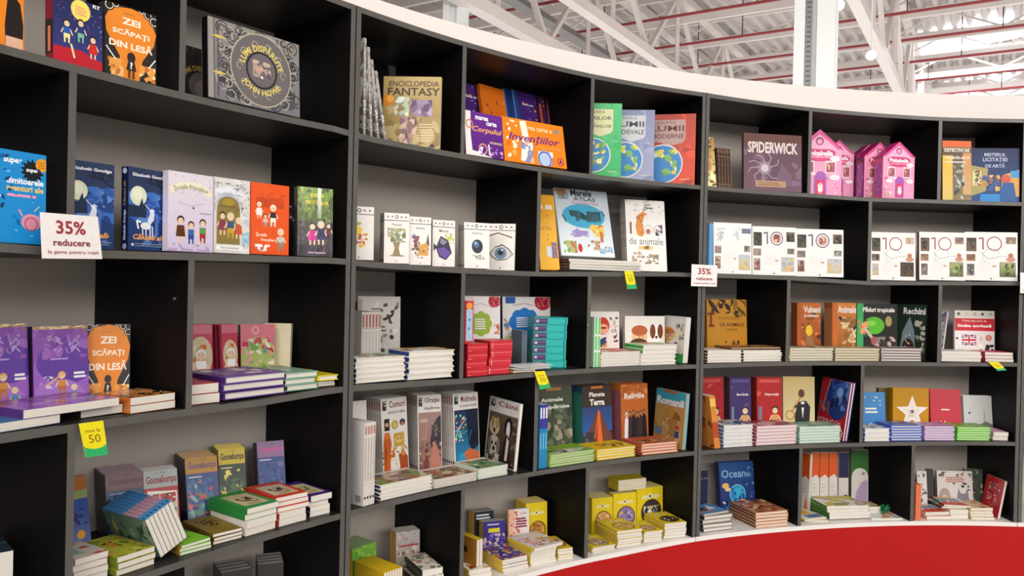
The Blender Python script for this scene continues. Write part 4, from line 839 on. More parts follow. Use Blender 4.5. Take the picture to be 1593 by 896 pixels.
def a_bluetop(a): a.grad(0, 0, 1, 1, '#4a7ab4', '#3a6aa0'); a.ell(.2, .7, .16, '#a8c4e0', .1); a.ell(.65, .75, .2, '#a8c4e0', .1); a.scat(.02, .02, .98, .98, ['#2a4a80', '#6a94c0', '#1c3460'], 24, .05, 3)
pile(3, -55, 100, 652, (.015, .015), 1, .19, '#4a7ab4', 'blue paperback lying at the front of the purple book shelf', art=a_bluetop, spine='#3a5a7c', seed=2, t=.020)
h1 = pile(3, 36, 189, 648, (.02, .02), 1, .155, '#9a60b8', 'thick purple wrapped paperback lying before the purple books', gloss='film', art=lambda a: (a_vio(a)), spine='#5a2a80', seed=3, t=.020, z0=.0205)
pile(3, 134, 200, 640, (.045, .045), 1, .1, '#3a2a2a', 'black backed book lying between the purple and orange piles', seed=4, t=.022)
pile(3, 200, 272, 620, (.02, .02), 2, .14, '#d87828', 'orange paperbacks lying beside the divider', art=a_zei, seed=5, spine='#d87828', gloss='film')
def a_pink(a): a.rect(0, 0, 1, 1, '#c84860'); a.rect(.0, 0, .1, 1, '#8a2a3c'); a.ell(.58, .52, .42, '#d8c8a0', .7); a.rect(.12, .86, 1, 1, '#d87a88'); a.scat(.3, .1, .9, .7, ['#f0a040', '#f4e8d8', '#e06a30', '#a8b878', '#e8d8b8'], 24, .09, 3); a.kid(.6, .14, .5, '#f4f0f0', '#fff', '#e87a20'); a.scat(.4, .2, .8, .4, ['#1a1a1a'], 3, .08, 9)
def a_pink2(a): a.rect(0, 0, 1, 1, '#d87a88'); a.ell(.5, .35, .56, '#a8b868', .7); a.scat(.05, .05, .95, .78, ['#7aa050', '#c84858', '#e8e0c8', '#b83a48', '#d8a098', '#5a9098', '#e8b8b0'], 70, .08, 5); a.ring(.42, .9, .09, .02, '#e8d8d0'); a.ell(.14, .15, .16, '#1a1a1c', .07, rot=20); a.ell(.14, .15, .1, '#c8b8b0', .02, rot=20); a.ell(.3, .2, .16, '#7aa8b8', .12)
G = 'pink and red hardcovers'
face(3, (285, 507), 330, (.21, .19), .022, '#c84860', 'pink fairy hardcover next to the divider', G, lean=5, art=a_pink, spine='#8a2438', hard=True, gloss='gloss', n=3)
face(3, (341, 506), 368, (.19, .18), .016, '#c84860', 'narrow pink fairy hardcover in the middle of the group', G, lean=5, art=a_pink, spine='#8a2438', hard=True, gloss='gloss', n=3)
face(3, (374, 506), 428, (.17, .13), .018, '#d87a88', 'pink hardcover with a green and red flower meadow', G, lean=5, art=a_pink2, spine='#8a2438', hard=True, gloss='gloss', n=1)
face(3, (412, 504), 453, (.21, .15), .03, '#e8dcb8', 'plain cream book standing behind the meadow hardcover', lean=5)
def top_art(pal, seed, frame_c=None, n=26):
    def f(a):
        if frame_c: a.rect(.1, .1, .9, .9, pal[0]); a.scat(.12, .12, .88, .88, pal, n, .1, seed)
        else: a.scat(0, 0, 1, 1, pal, n, .14, seed)
    return f
pile(3, 292, 346, 600, (.04, .03), 2, .18, '#c84a5a', 'red topped hardcovers lying next to the divider', art=top_art(['#d85a50', '#a83a68', '#7a4a90', '#e07a60'], 3), spine='#7a4a98', seed=1)
pile(3, 349, 445, 589, (.02, .02), 3, .19, '#6a4a98', 'purple topped hardcovers lying before the pink ones', art=top_art(['#7a60a8', '#e0d8e8', '#a878a0', '#c8a898'], 5, '#5a3a88'), spine='#4a2a78', seed=2, hard=True)
pile(3, 442, 493, 582, (.02, .02), 3, .19, '#8ab8a0', 'pale green topped hardcovers lying beside the purple topped ones', art=top_art(['#98c0a0', '#b8c8a8', '#8a6a50', '#70a088'], 6, None, 18), spine='#333', seed=3, hard=True)
h1 = pile(3, 495, 534, 594, (.03, .03), 2, .17, '#ece4cc', 'cream books under the yellow one', seed=4)
pile(3, 494, 540, 582, (.015, .01), 1, .17, '#e8d838', 'bright yellow picture book lying across the pile end', art=lambda a: (a.rect(0, 0, 1, 1, '#e4d42c'), a.scat(.2, .2, .8, .8, ['#5a4a20', '#f0e8a0', '#c8b020'], 12, .08, 3), a.ell(.4, .5, .12, '#2a2410')), hard=True, z0=h1 + .001, t=.016)
# B cell 1
def s_white(a): a.rect(0, 0, 1, 1, '#d8d4ce'); a.rect(.2, .76, .8, .96, '#a86a60'); a.rect(.3, .05, .7, .7, '#b8b4b0'); a.rect(.1, .74, .9, .75, '#888')
def a_bw(a): a.rect(0, 0, 1, 1, '#d4d0ca'); a.rect(0, .06, .1, .96, '#a8a4a0'); a.scat(.14, .05, .96, .95, ['#2a2624', '#4a4440', '#8a8480', '#e8e4e0'], 40, .055, 6); a.rect(.3, .5, .75, .64, '#d8d4ce'); a.lines(.34, .52, .7, .62, 2, '#444', .01); a.lines(.3, .7, .6, .85, 4, '#555', .008)
face(3, (557, 461), 623, (.23, .22), .012, '#d4d0ca', 'black and white patterned comic book', n=1, lean=2, art=a_bw, spine='#d4d0ca', sart=s_white)
row(3, 561, 6, .0135, .225, .13, '#d8d4ce', 'thin white spined paperbacks standing in front of the patterned comic', ins=.165, spine_art=s_white, yaw=-.02)
def s_navy(a): a.rect(0, .0, 1, 1, '#2c4a88'); a.rect(0, .45, 1, .55, '#6a88b8')
pile(3, 553, 631, 559, (.03, .015), 5, .13, '#b0b098', 'big white hardcovers beside the bookcase joint', art=top_art(['#a8a890', '#c8b890', '#7a8a78', '#d8d0b8', '#b07850'], 4), spine='#24406e', base='#f0ece4', hard=True, seed=6, jit=.003)
pile(3, 634, 722, 548, (.03, .015), 5, .13, '#c89858', 'big white hardcovers with blue spines beside the thin divider', art=top_art(['#c88a48', '#e0c8a0', '#a86a40', '#e8d8c0'], 5), spine='#2a4a90', base='#f0ece4', hard=True, seed=7, jit=.004)
# B cell 2
def a_jolly(c, dark): 
    def f(a):
        a.rect(0, 0, 1, 1, '#ece8e8'); a.ell(.84, .93, .18, '#b82a3c', .15); a.scat(.68, .84, .98, 1, ['#d86a70', '#a02030'], 8, .07, 2, 3)
        for q in range(8): t = q * .785; a.ell(.45 + .2 * math.cos(t), .62 + .11 * math.sin(t), .12, c)
        a.ell(.45, .62, .28, c, .22); a.lines(.28, .54, .62, .7, 5, '#f4f4f4', .008); a.line([(.2, .87), (.45, .9), (.7, .86)], .015, '#c8a0a8'); a.scat(.02, .5, .14, .68, ['#8a6a60', '#c89a80', '#6a88b0'], 12, .05, 4); a.ell(.14, .16, .3, '#d8d090', .3); a.scat(0, .02, .34, .32, ['#c8b860', '#88a850', '#e8a860', '#a88a60'], 20, .08, 5); a.lines(.4, .22, .9, .36, 2, '#555', .012); a.rect(.06, .9, .26, 1, dark); a.scat(.8, .45, .98, .62, ['#b85a38', '#e08a60'], 8, .05, 6)
    return f
face(3, (723, 461), 778, (.20, .17), .016, '#ece8e8', 'white activity book with a green cloud', lean=3, art=a_jolly('#9ab83a', '#e0dcd8'), spine='#8a2a30')
face(3, (784, 462), 863, (.24, .25), .022, '#ece8e8', 'white activity book with a large blue cloud', lean=3, art=a_jolly('#2a78c8', '#2a68b0'), spine='#1c2c5c')
# red boxed kits in two piles
def s_kit(a): a.rect(0, 0, 1, 1, '#c8303c'); a.rect(.1, .3, .9, .36, '#f0a0a0')
def f_kit(a): a.rect(0, 0, 1, 1, '#d8404a'); a.ell(.5, .8, .2, '#f0a050'); a.rect(.2, .2, .8, .5, '#e8c8c8')
def stack_box(k, pxl, pxr, ytop, ins, n, depth, front, side, desc, deco=None, z0=0, name='box', cat='box', seed=1, stagger=.004, sidew=0, lid=None):
    """closed boxes lying in a pile: body and a lid of its own"""
    zf = lambda th: zs(k, th) + z0
    a = th_at(pxl, R + ins[0], zf); c = th_at(pxr, R + ins[1], zf); z = max(zf(a), zf(c)) + .0005
    PL = pt(a, R + ins[0], z); PR = pt(c, R + ins[1], z); xd = PR - PL; w = xd.length; xd.normalize(); nn = Vector((-xd.y, xd.x, 0))
    Q, _ = hit(pxl, ytop, R + ins[0]); t = (Q.z - z) / n; rg = random.Random(seed)
    PL, PR = squeeze(PL, PR, depth, t * n); w = (PR - PL).length
    def coloured(verts, faces, cols, nm):
        me = bpy.data.meshes.new(nm); me.from_pydata(verts, [], faces); me.update(); ca = me.color_attributes.new('Col', 'FLOAT_COLOR', 'CORNER'); buf = []
        for p, cc in zip(me.polygons, cols): buf.extend(list(tint(cc) if not isinstance(cc, list) else cc[0]) * p.loop_total)
        ca.data.foreach_set('color', buf); me.materials.append(M['gloss']); return me
    b = MB(); b.box(-w / 2, w / 2, 0, depth, 0, t - .005); cols = [front] * 6; cols[5] = side; cols[3] = side
    A = Art(w, t - .005); deco(A) if deco else None; V = [tuple(v) for v in b.v]; Fc = list(b.f); i = len(V)
    for u, v, q in A.v: V.append((u - w / 2, -.0002 - q * .0001, v))
    for f, cc in zip(A.f, A.c): Fc.append(tuple(i + s_ for s_ in f)); cols.append(cc)
    cols[:6] = [front, front, front, side, front, side]
    body = coloured(V, Fc, cols, 'box_body')
    b = MB(); b.box(-w / 2 - .0008, w / 2 + .0008, -.0015, depth + .001, t - .0048, t - .0008); ld = coloured([tuple(v) for v in b.v], b.f, [lid or front] * 6, 'lid')
    for i in range(n):
        ang = rg.uniform(-1, 1) * .02; x = xd * math.cos(ang) + nn * math.sin(ang); y = Vector((-x.y, x.x, 0))
        P = world((PL + PR) / 2 + xd * rg.uniform(-1, 1) * stagger + nn * rg.uniform(0, 1) * stagger); P.z += t * i
        r_ = empty(name, P); r_.matrix_world = Matrix(((x.x, y.x, 0, P.x), (x.y, y.y, 0, P.y), (0, 0, 1, P.z), (0, 0, 0, 1)))
        j = n - 1 - i; tag(r_, (('topmost of the ' if j == 0 else 'bottom one of the ' if i == 0 else ORD[j] + ' from the top of the ') if n > 1 else '') + desc, cat, desc)
        PLACED.append(obb(r_.matrix_world, (-w / 2, 0, 0), (w / 2, depth, t), 1.0, r_))
        for nm, m_ in (('box_body', body), ('lid', ld)): o = bpy.data.objects.new(nm, m_); COL.objects.link(o); o.parent = r_
    return z0 + t * n
hk = stack_box(3, 726, 757, 535, (.03, .025), 4, .10, '#cc2f3a', '#a82430', 'red boxes piled beside the thin divider', deco=lambda a: (a.rect(0, .6, 1, .66, '#f09090'), a.rect(.05, .1, .2, .16, '#f4c0c0')))
stack_box(3, 762, 796, 530, (.03, .03), 4, .10, '#d23642', '#a82430', 'red boxes piled under the green cloud book', deco=lambda a: (a.rect(0, .6, 1, .66, '#f09090'), a.rect(.1, .05, .12, .9, '#f4c0c0')), seed=4)
face(3, (724, 468), 737, (.035, .03), .045, '#c82c38', 'narrow red box set standing on the red boxes', lean=0, z0=hk + .001, art=lambda a: (a.rect(.15, .06, .9, .8, '#a8c8e8'), a.ell(.5, .88, .36, '#f0a040'), a.scat(.2, .1, .85, .75, ['#e8f0f8', '#5a88c8', '#f0a0a0'], 12, .12, 3)), name='box_set', cat='box', hard=True)
hp = pile(3, 797, 832, 570, (.012, .01), 1, .07, '#c8a050', 'brown covered booklet under the white leaflets', seed=1, t=.008)
for j, (x0, x1, q, z_) in enumerate(((802, 858, 5, .009), (797, 852, -4, .014), (803, 862, 6, .019), (798, 856, 3, .024))):
    pile(3, x0, x1, 0, (.004, .0), 1, .065, '#eceef2', '%s white leaflet fanned out before the blue cloud book' % ['lowest', 'second', 'third', 'highest'][j], 'white leaflets fanned out on the shelf', rot=q, z0=z_, t=.0035, art=lambda a: (a.lines(.1, .2, .8, .9, 5, '#b8c8d8', .008), a.rect(.1, .05, .5, .14, '#7aa0c8')), base='#e8ecf0')
def d_teal(a): a.rect(0, 0, .4, 1, '#5c5a70'); a.rect(.03, .15, .38, .85, '#4a3a66'); a.rect(.05, .3, .14, .75, '#b8b0c8'); a.rect(.17, .55, .36, .65, '#9a70a0'); a.rect(.4, .3, 1, .36, '#3aa8a8'); a.rect(.93, 0, .95, 1, '#0d3038')
row(3, 811, 2, .013, .15, .07, '#5a6470', 'grey blue slim boxes standing beside the teal pile', ins=.14, cat='box', spine_art=lambda a: a.rect(.2, .1, .8, .9, '#6a7484'))
stack_box(3, 829, 909, 493, (.12, .03), 7, .12, '#2fb4b0', '#27989a', 'teal game boxes with purple labels beside the divider', deco=d_teal, seed=9, stagger=.003, lid='#2aa6a6')
b = MB(); P, _ = hit(912, 505, R + .012); b.tube(world(P), world(P) + Vector((-.0016, -.001, 0)), .012, 20); tag(b.build('sticker', mat('yellow_sticker', '#f0e86a', .5, noise=(5, .05, (1, 1, 1)))), 'round pale yellow sticker hanging on the teal game boxes', 'sticker')
# B cell 3
def s_green(a): a.rect(0, 0, 1, 1, '#c8e0c8'); a.rect(.4, .0, .8, .94, '#3cc84a'); a.rect(.45, .94, .75, .98, '#2a4a30'); a.rect(.3, .3, .9, .34, '#eee'); a.rect(.3, .62, .9, .66, '#eee')
row(3, 923, 2, .0165, .205, .10, '#a8ccb0', 'green striped board books standing beside the divider', ins=.02, spine_art=s_green, rev=False)
def a_why(a): a.rect(0, 0, 1, 1, '#ece6e2'); a.rect(0, 0, 1, .28, '#c81f2c'); a.txt('DE CE?', .62, .16, .62, '#fff', .03, h=.13); a.ell(.5, .72, .2, '#c83a1c', .22); a.ell(.52, .66, .15, '#f0b090', .13); a.line([(.44, .68), (.6, .68)], .05, '#a02010'); a.scat(.35, .3, .62, .5, ['#2a2a4a', '#3a4a80', '#e8a050'], 10, .08, 3); a.scat(.7, .4, .96, .9, ['#6a5a50', '#8a3a4a', '#c8b8b0'], 16, .05, 4)
face(3, (912, 485), 963, (.16, .13), .012, '#ece6e2', 'white and red picture book with a red haired cartoon child', lean=3, art=a_why, hard=True)
def a_boy(a): a.rect(0, 0, 1, 1, '#ece8e2'); a.ell(.36, .55, .2, '#f0c49a', .17); a.ell(.36, .68, .2, '#b8643a', .11); a.ell(.34, .36, .24, '#5a3424', .14); a.ell(.5, .3, .07, '#8a8a60'); a.ell(.36, .54, .015, '#332', n=6); a.ell(.44, .54, .015, '#332', n=6); a.ell(.78, .6, .14, '#f4f0ec', .18); a.ell(.69, .66, .07, '#7a4028', .15); a.ell(.88, .66, .07, '#7a4028', .15); a.ell(.78, .53, .03, '#222'); a.rect(0, 0, 1, .2, '#d8502a'); a.txt('A fost', .5, .12, .5, '#fff', .02)
face(3, (972, 492), 1034, (.16, .12), .008, '#ece8e2', 'white board book with a boy and a puppy', lean=3, art=a_boy, hard=True, n=2, spine='#b8502c', group='boy and puppy board books')
def a_gir(a): a.rect(0, 0, 1, 1, '#e6e4e2'); a.ell(.25, .6, .28, '#e8a860', .2); a.ell(.3, .66, .24, '#c87838', .07); a.scat(.0, .1, .5, .6, ['#b890a8', '#8a6a90', '#e8d0b0', '#d8a060'], 18, .09, 3); a.line([(.8, .3), (.7, .75)], .06, '#e8e0a0'); a.scat(.55, .5, .95, .85, ['#5a6a70', '#a8a890', '#e0d890', '#3a4a58'], 18, .06, 5); a.ell(.62, .4, .06, '#7a3a78'); a.rect(.4, 0, 1, .2, '#3aa850')
face(3, (1034, 491), 1068, (.20, .03), .012, '#e6e4e2', 'pale board book with a giraffe and flowers', lean=4, art=a_gir, hard=True, corner=.008, n=4, gap=.001, group='pale giraffe board books')
pile(3, 934, 997, 549, (.02, .02), 5, .11, '#d85a48', 'red spined board books lying beside the green striped ones', art=top_art(['#d86a58', '#e8c8b8', '#c84a38', '#f0e0d0'], 2), spine='#c83a28', base='#efe9e4', hard=True, jit=.002, seed=8)
h1 = pile(3, 997, 1052, 551, (.02, .02), 3, .11, '#efe9e4', 'white board books lying before the boy and puppy ones', spine='#e8e4e0', hard=True, jit=.002, seed=9)
pile(3, 1000, 1054, 537, (.02, .02), 2, .13, '#d88a60', 'green spined board books on top of the white ones', art=top_art(['#d8885a', '#f0c8a0', '#b8d890', '#e8e0d0'], 4), spine='#2fae48', base='#f2eee8', hard=True, jit=.003, seed=10, z0=h1)
# C cell 1
def a_ani(a): a.grad(0, 0, 1, 1, '#b87c18', '#c48a20'); a.scat(0, .76, .6, 1, ['#2a1a0c', '#3a2410'], 12, .08, 3, 3); a.scat(.6, .7, 1, 1, ['#5a4420', '#3a2a14', '#8a6420'], 10, .09, 5, 3); a.line([(.02, .75), (.2, .76), (.1, .76), (.1, .55), (.04, .55), (.18, .55)], .05, '#7a2418'); a.txt('ENCICLOPEDIE', .55, .68, .5, '#8a5a18', .01); a.txt('DE ANIMALE', .62, .57, .6, '#3a2410', .01); a.txt('ȘI PLANTE', .6, .48, .3, '#5a3a14', .01); a.scat(.1, .1, .8, .3, ['#3a2410', '#6a4418'], 14, .05, 7, 3)
face(3, (1099, 466), 1161, (.13, .09), .022, '#bb8019', 'ochre yellow animal encyclopedia with dark insects', lean=4, art=a_ani, hard=True)
pile(3, 1100, 1154, 545, (.02, .02), 4, .13, '#8a6040', 'pale hardcovers lying beside the bookcase joint on the third shelf', spine='#5a4030', base='#e8e2da', hard=True, seed=2, jit=.003)
h1 = pile(3, 1156, 1221, 545, (.02, .02), 4, .13, '#a8784a', 'white hardcovers in the pile before the empty corner', base='#ece8e0', spine='#4a3424', hard=True, seed=3, jit=.004)
pile(3, 1134, 1216, 0, (.03, .02), 1, .12, '#9a6a3a', 'brown hardcover lying over the two white piles', art=top_art(['#a87848', '#7a5030', '#c89a60'], 5), base='#8a5a34', spine='#6a4020', hard=True, z0=h1 + .002, t=.009, rot=4)
# C cell 2
def a_vul(a): a.grad(0, 0, 1, 1, '#7a3a10', '#c86a2a'); a.scat(0, 0, 1, .9, ['#d87a30', '#8a4a18', '#5a2a10', '#a85a24'], 26, .12, 3); a.poly([(.2, 0), (.45, .5), (.55, .5), (.9, 0)], '#9a6a40'); a.ell(.5, .5, .14, '#e8c030', .2); a.txt('Vulcani', .62, .88, .7, '#f4ece4', .03, h=.12); a.txt('și cutremure', .6, .76, .6, '#f4ece4', .03, h=.07); a.rect(0, 0, .16, 1, '#b85a28')
def a_anm(a): a.grad(0, 0, 1, 1, '#8a4a18', '#d8843a'); a.rect(.0, 0, .22, 1, '#c86a28'); a.scat(.25, 0, 1, .75, ['#c8a070', '#8a6038', '#e0c898', '#2a1a10', '#a87a48'], 40, .12, 4); a.txt('Animale', .62, .88, .8, '#f4ece4', .03, h=.13)
def a_pad(a): a.rect(0, 0, 1, 1, '#181a14'); a.rect(0, 0, .16, 1, '#3aa860'); a.ell(.42, .6, .26, '#58b828', .2); a.ell(.35, .64, .12, '#8ad048', .06); a.scat(.02, .4, .3, .7, ['#d87a48', '#e8a070', '#2a5a28'], 12, .07, 3); a.line([(.2, .55), (.55, .2)], .07, '#c8b8a8'); a.scat(.35, .0, 1, .4, ['#8a8078', '#c8a8a0', '#2a2a24', '#a85a58', '#4a5038'], 26, .08, 5); a.ell(.78, .68, .08, '#a89858', .12); a.txt('Păduri tropicale', .54, .88, .78, '#f4f0ec', .03, h=.12)
def a_rec(a): a.grad(0, 0, 1, 1, '#20281f', '#1c3428'); a.poly([(.1, 0), (.22, .5), (.45, .78), (.62, .5), (.68, 0)], '#7a8c94'); a.ell(.42, .22, .2, '#3a2420', .3); a.scat(.3, .1, .55, .45, ['#e8e0d8', '#5a3a34'], 8, .04, 3, 3); a.scat(.62, .1, .98, .8, ['#8a8a80', '#5a6058', '#b0b0a4', '#2a302a'], 20, .09, 4); a.txt('Rechini', .6, .88, .74, '#f0ece8', .03, h=.12)
G = 'photographic nature books on the third shelf'

def dense(k, tl, xr, ins, t, base, lab, **kw): return face(k, tl, xr, ins, t, base, lab, lean=2, hard=True, **kw)
sv = lambda c1, c2: (lambda a: (a.rect(0, 0, 1, 1, c1), a.rect(.2, .1, .8, .9, c2)))
dense(3, (1240, 471), 1277, (.17, .16), .009, '#a85a24', 'orange volcano book with white title letters', art=a_vul, spine='#8a4a20', n=5, group='orange volcano books')
dense(3, (1295, 471), 1332, (.17, .16), .009, '#b06a2c', 'orange brown animal book beside the volcano one', art=a_anm, spine='#b8642c', sart=sv('#b8642c', '#d89a6a'), n=7, group='orange brown animal books')
dense(3, (1333, 472), 1396, (.165, .14), .01, '#181a14', 'black rainforest book with a bright green frog', art=a_pad, spine='#3aa860')
dense(3, (1396, 473), 1442, (.19, .05), .009, '#20281f', 'dark green shark book', art=a_rec, spine='#181c18', n=4, group='dark green shark books', gap=.0025)
for j, (x0, x1, c, pal) in enumerate(((1228, 1297, 'volcano', ['#a8886a', '#d8c8a8', '#6a5a40']), (1298, 1369, 'animal', ['#b89a60', '#d8c080', '#7a6038']), (1370, 1434, 'frog and shark', ['#7a5a68', '#a89a98', '#4a4048']))):
    pile(3, x0, x1, 542, (.02, .02), 5, .13, pal[0], 'glossy nature books lying under the %s covers' % c, art=top_art(pal, j + 2), spine=['#c8c060', '#3a3a3a', '#5a3a50'][j], base=['#c8c0a0', '#b8a878', '#8a7a80'][j], hard=True, seed=20 + j, jit=.002)
# C cell 3
face(3, (1459, 484), 1474, (.14, .12), .008, '#e4dee6', 'thin pale book slanting beside the divider at the language books', lean=8, art=lambda a: (a.grad(0, 0, 1, 1, '#f0e8ec', '#a8a0c0'), a.scat(0, 0, 1, 1, ['#c890b0', '#fff', '#8a80b0'], 16, .2, 3)))
def a_eng(a): a.rect(0, 0, 1, 1, '#ece6e4'); a.rect(0, .86, 1, 1, '#d8d4c8'); [a.ell(.1 + i * .2, .93, .035, c) for i, c in enumerate(('#3a4a40', '#c8b8a8', '#a8a898', '#3a4a40', '#98a8a0'))]; a.rect(0, .58, 1, .84, '#cc2a34'); a.txt('Prima mea carte de', .5, .79, .6, '#f0d0d0', .01); a.txt('limba engleză', .5, .68, .84, '#fff', .03, h=.08)
def a_eng2(a):
    a_eng(a); a.rect(.18, .28, .54, .5, '#2a3a7a'); a.line([(.18, .28), (.54, .5)], .05, '#f4f0f0'); a.line([(.18, .5), (.54, .28)], .05, '#f4f0f0'); a.line([(.18, .28), (.54, .5)], .02, '#c82a38'); a.line([(.18, .5), (.54, .28)], .02, '#c82a38'); a.rect(.18, .35, .54, .43, '#f4f0f0'); a.rect(.32, .28, .4, .5, '#f4f0f0'); a.rect(.18, .37, .54, .41, '#c82a38'); a.rect(.34, .28, .38, .5, '#c82a38')
    a.ell(.85, .44, .075, '#c84848'); a.ell(.85, .44, .05, '#e8a090'); a.scat(.6, .0, .98, .3, ['#1c1c1c', '#fff', '#2a2a2a'], 16, .07, 4); a.ell(.66, .42, .03, '#e0c8a0', .07); a.ell(.06, .42, .03, '#5a3a30'); a.line([(.05, .12), (.2, .2)], .02, '#a8a8a8')
face(3, (1485, 483), 1547, (.18, .16), .014, '#ece6e4', 'white and red language book with a small flag', lean=3, art=a_eng2, hard=True)
pile(3, 1465, 1527, 546, (.02, .02), 3, .13, '#e8e4e4', 'thick white books lying beside the divider at the language book', base='#efebe8', seed=5, jit=.003)
pile(3, 1533, 1593, 548, (.02, .02), 3, .13, '#d83a58', 'pink and red boxes of cards on the third shelf', base='#d84a60', seed=6, art=lambda a: (a.rect(0, 0, 1, 1, '#e0506a'), a.scat(0, 0, 1, 1, ['#f0d0d8', '#c82a48'], 14, .08, 3)), spine='#c03a50')
# ================================================================== ROW 4
pile(4, -28, 62, 866, (.10, .06), 2, .16, '#2a3a4a', 'dark covered paperbacks low in the corner beside the dark panel', art=top_art(['#1c2a38', '#c85a40', '#3a6a78', '#28303a'], 3), seed=7)
# spooky paperbacks
def a_goo(top, mid, logo, sc, seed, pal, gold=None):
    def f(a):
        a.grad(0, 0, 1, .74, mid, mid); a.rect(0, .74, 1, 1, top); a.txt('R. L. STINE', .5, .95, .3, '#3a3440', .01); a.txt('Goosebumps', .52, .855, .88, logo, .035, h=.14); a.rect(.04, .735, .98, .745, logo); a.lines(.08, .67, .6, .71, 1, sc, .008)
        a.scat(.04, .06, .96, .66, pal, 44, .1, seed); a.scat(.25, .15, .8, .55, pal[:3], 16, .12, seed + 1)
    return f
G = 'spooky paperbacks leaning at the back of the fourth shelf'
face(4, (104, 746), 133, (.20, .20), .02, '#4a5a90', 'blue paperback with an orange top leaning beside the divider', G, lean=10, gloss='gloss', art=lambda a: (a.grad(0, 0, 1, .7, '#7a8ac0', '#2a4a98'), a.rect(0, .72, 1, .82, '#8a9a60'), a.rect(0, .82, 1, 1, '#a8642a'), a.ell(.5, .28, .22, '#e8a838'), a.scat(.1, .4, .9, .6, ['#3a3a78', '#4a5aa0'], 8, .14, 3)))
face(4, (163, 742), 221, (.19, .16), .025, '#2c4470', 'spooky paperback with a bronze top and pale figure', 'spooky bronze topped paperbacks', lean=17, n=4, gloss='gloss', spine='#1a2030', art=a_goo('#7a5058', '#26406e', '#5a3038', '#8aa0c8', 3, ['#c8d8e8', '#6a9ac8', '#3a5a8c', '#1c2c48', '#2a4478']), gap=.004)
def a_skel(a): a.rect(0, 0, 1, 1, '#b0262e'); a.rect(0, .72, 1, 1, '#a8b0b0'); a.txt('R. L. STINE', .5, .95, .3, '#444', .01); a.txt('Goosebumps', .52, .83, .9, '#8a2a3c', .035, h=.16); a.poly([(.08, .14), (.94, .08), (.96, .64), (.1, .68)], '#f0ece4'); a.pic(.12, .16, .92, .62, ['#3a1c20', '#e8e4d8', '#b83a3a', '#e0c030', '#2a3a78', '#c8d0c0', '#a82030', '#f0f0e8'], 60, 4, .12); a.rect(.1, .02, .6, .05, '#e8c0a8')
face(4, (222, 737), 275, (.14, .11), .02, '#b0262e', 'red spooky paperback with a silver top and white framed picture', 'red silver topped spooky paperbacks', lean=17, n=3, gloss='gloss', spine='#5a1a20', art=a_skel)
G2 = 'spooky gold topped paperbacks'
face(4, (287, 717), 337, (.12, .09), .024, '#3a4a80', 'spooky paperback with a golden top and red flower shapes', G2, lean=17, n=4, gloss='gloss', spine='#1a1c2c', gap=.004, art=a_goo('#b8862a', '#3a4a88', '#6a4a70', '#e0e0f0', 7, ['#d04a38', '#3a6a9a', '#4a8a70', '#e06a58', '#2a3a78', '#8ab0b8']))
face(4, (339, 702), 380, (.14, .11), .02, '#c8b420', 'spooky paperback with a bright yellow top and green picture', G2, lean=17, n=4, gloss='gloss', spine='#b89c20', gap=.003, art=a_goo('#d0b81c', '#24382c', '#2a2410', '#e8e0a0', 9, ['#2a5038', '#3a6a40', '#1c2a24', '#d8c030', '#e8d868', '#4a6a50']))
face(4, (399, 695), 441, (.12, .09), .055, '#3a2850', 'thick purple topped spooky paperback beside the bookcase joint', G, lean=15, gloss='gloss', spine='#3a1a38', art=a_goo('#8a6a98', '#26448a', '#c84a9a', '#e0e8f8', 12, ['#2a4a90', '#3a5aa0', '#1c3470', '#6a6a90', '#34508c']))
# piles in front
hq = pile(4, 116, 171, 872, (.06, .05), 4, .12, '#c8a890', 'story paperbacks fanned beside the divider', art=top_art(['#c84a38', '#d8c0c8', '#a8b860', '#8aa8b8', '#e0d8d0'], 3), spine='#ece8e0', base='#d8ccc0', seed=11, rot=3, jit=.003)
pile(4, 181, 241, 871, (.03, .03), 3, .17, '#b8b838', 'green yellow picture paperbacks beside the tilted blue spined books', art=lambda a: (a.rect(0, 0, 1, 1, '#b8b83a'), a.scat(0, 0, 1, 1, ['#7aa030', '#d8cc50', '#e0a038', '#4a7a38'], 40, .1, 5), a.scat(.3, .4, .6, .7, ['#d8702a', '#3a2a18', '#f0a840'], 12, .07, 6)), spine='#7a8a2a', seed=12, jit=.003)
# blue spined books tipped over on the pile, spines up
def tipped(desc):
    P0, th = hit(252, 845, R + .06); a0 = th_at(250, R + .03, lambda th: zs(4, th)); P = pt(a0, R + .03, zs(4, a0) + .012); nn = Vector((math.sin(a0), math.cos(a0), 0)); xd = Vector((nn.y, -nn.x, 0)); u_ = Vector((0, 0, 1))
    mp = book_meshes(.115, .18, .011, '#5a7a70', '#3a88c8', '#d8d0c8', lambda a: a.scat(0, 0, 1, 1, ['#3a5a58', '#7a9080', '#2a3a40', '#a8a070', '#8a9a68'], 40, .12, 4), lambda a: (a.rect(.12, .0, .88, .45, '#2a80c8'), a.rect(.12, .5, .88, .82, '#c88a98'), a.ell(.5, .93, .25, '#1c2c48')), False, None, 'print')
    L = math.radians(24)
    sx = -xd * math.sin(L) + u_ * math.cos(L); tx = xd * math.cos(L) + u_ * math.sin(L)      # spine direction, thickness direction
    for i in range(7):
        X = -sx; Y = tx; Z = X.cross(Y)
        C = P + tx * (.0115 * i) + sx * .058 + (nn * .18 if Z.dot(nn) < 0 else Vector())
        C = world(C)
        mt = Matrix(((X.x, Y.x, Z.x, C.x), (X.y, Y.y, Z.y, C.y), (X.z, Y.z, Z.z, C.z), (0, 0, 0, 1)))
        spawn(mp, mt, ORD[i] + ' of the ' + desc, desc)
tipped('tilted paperbacks with blue spines turned up')
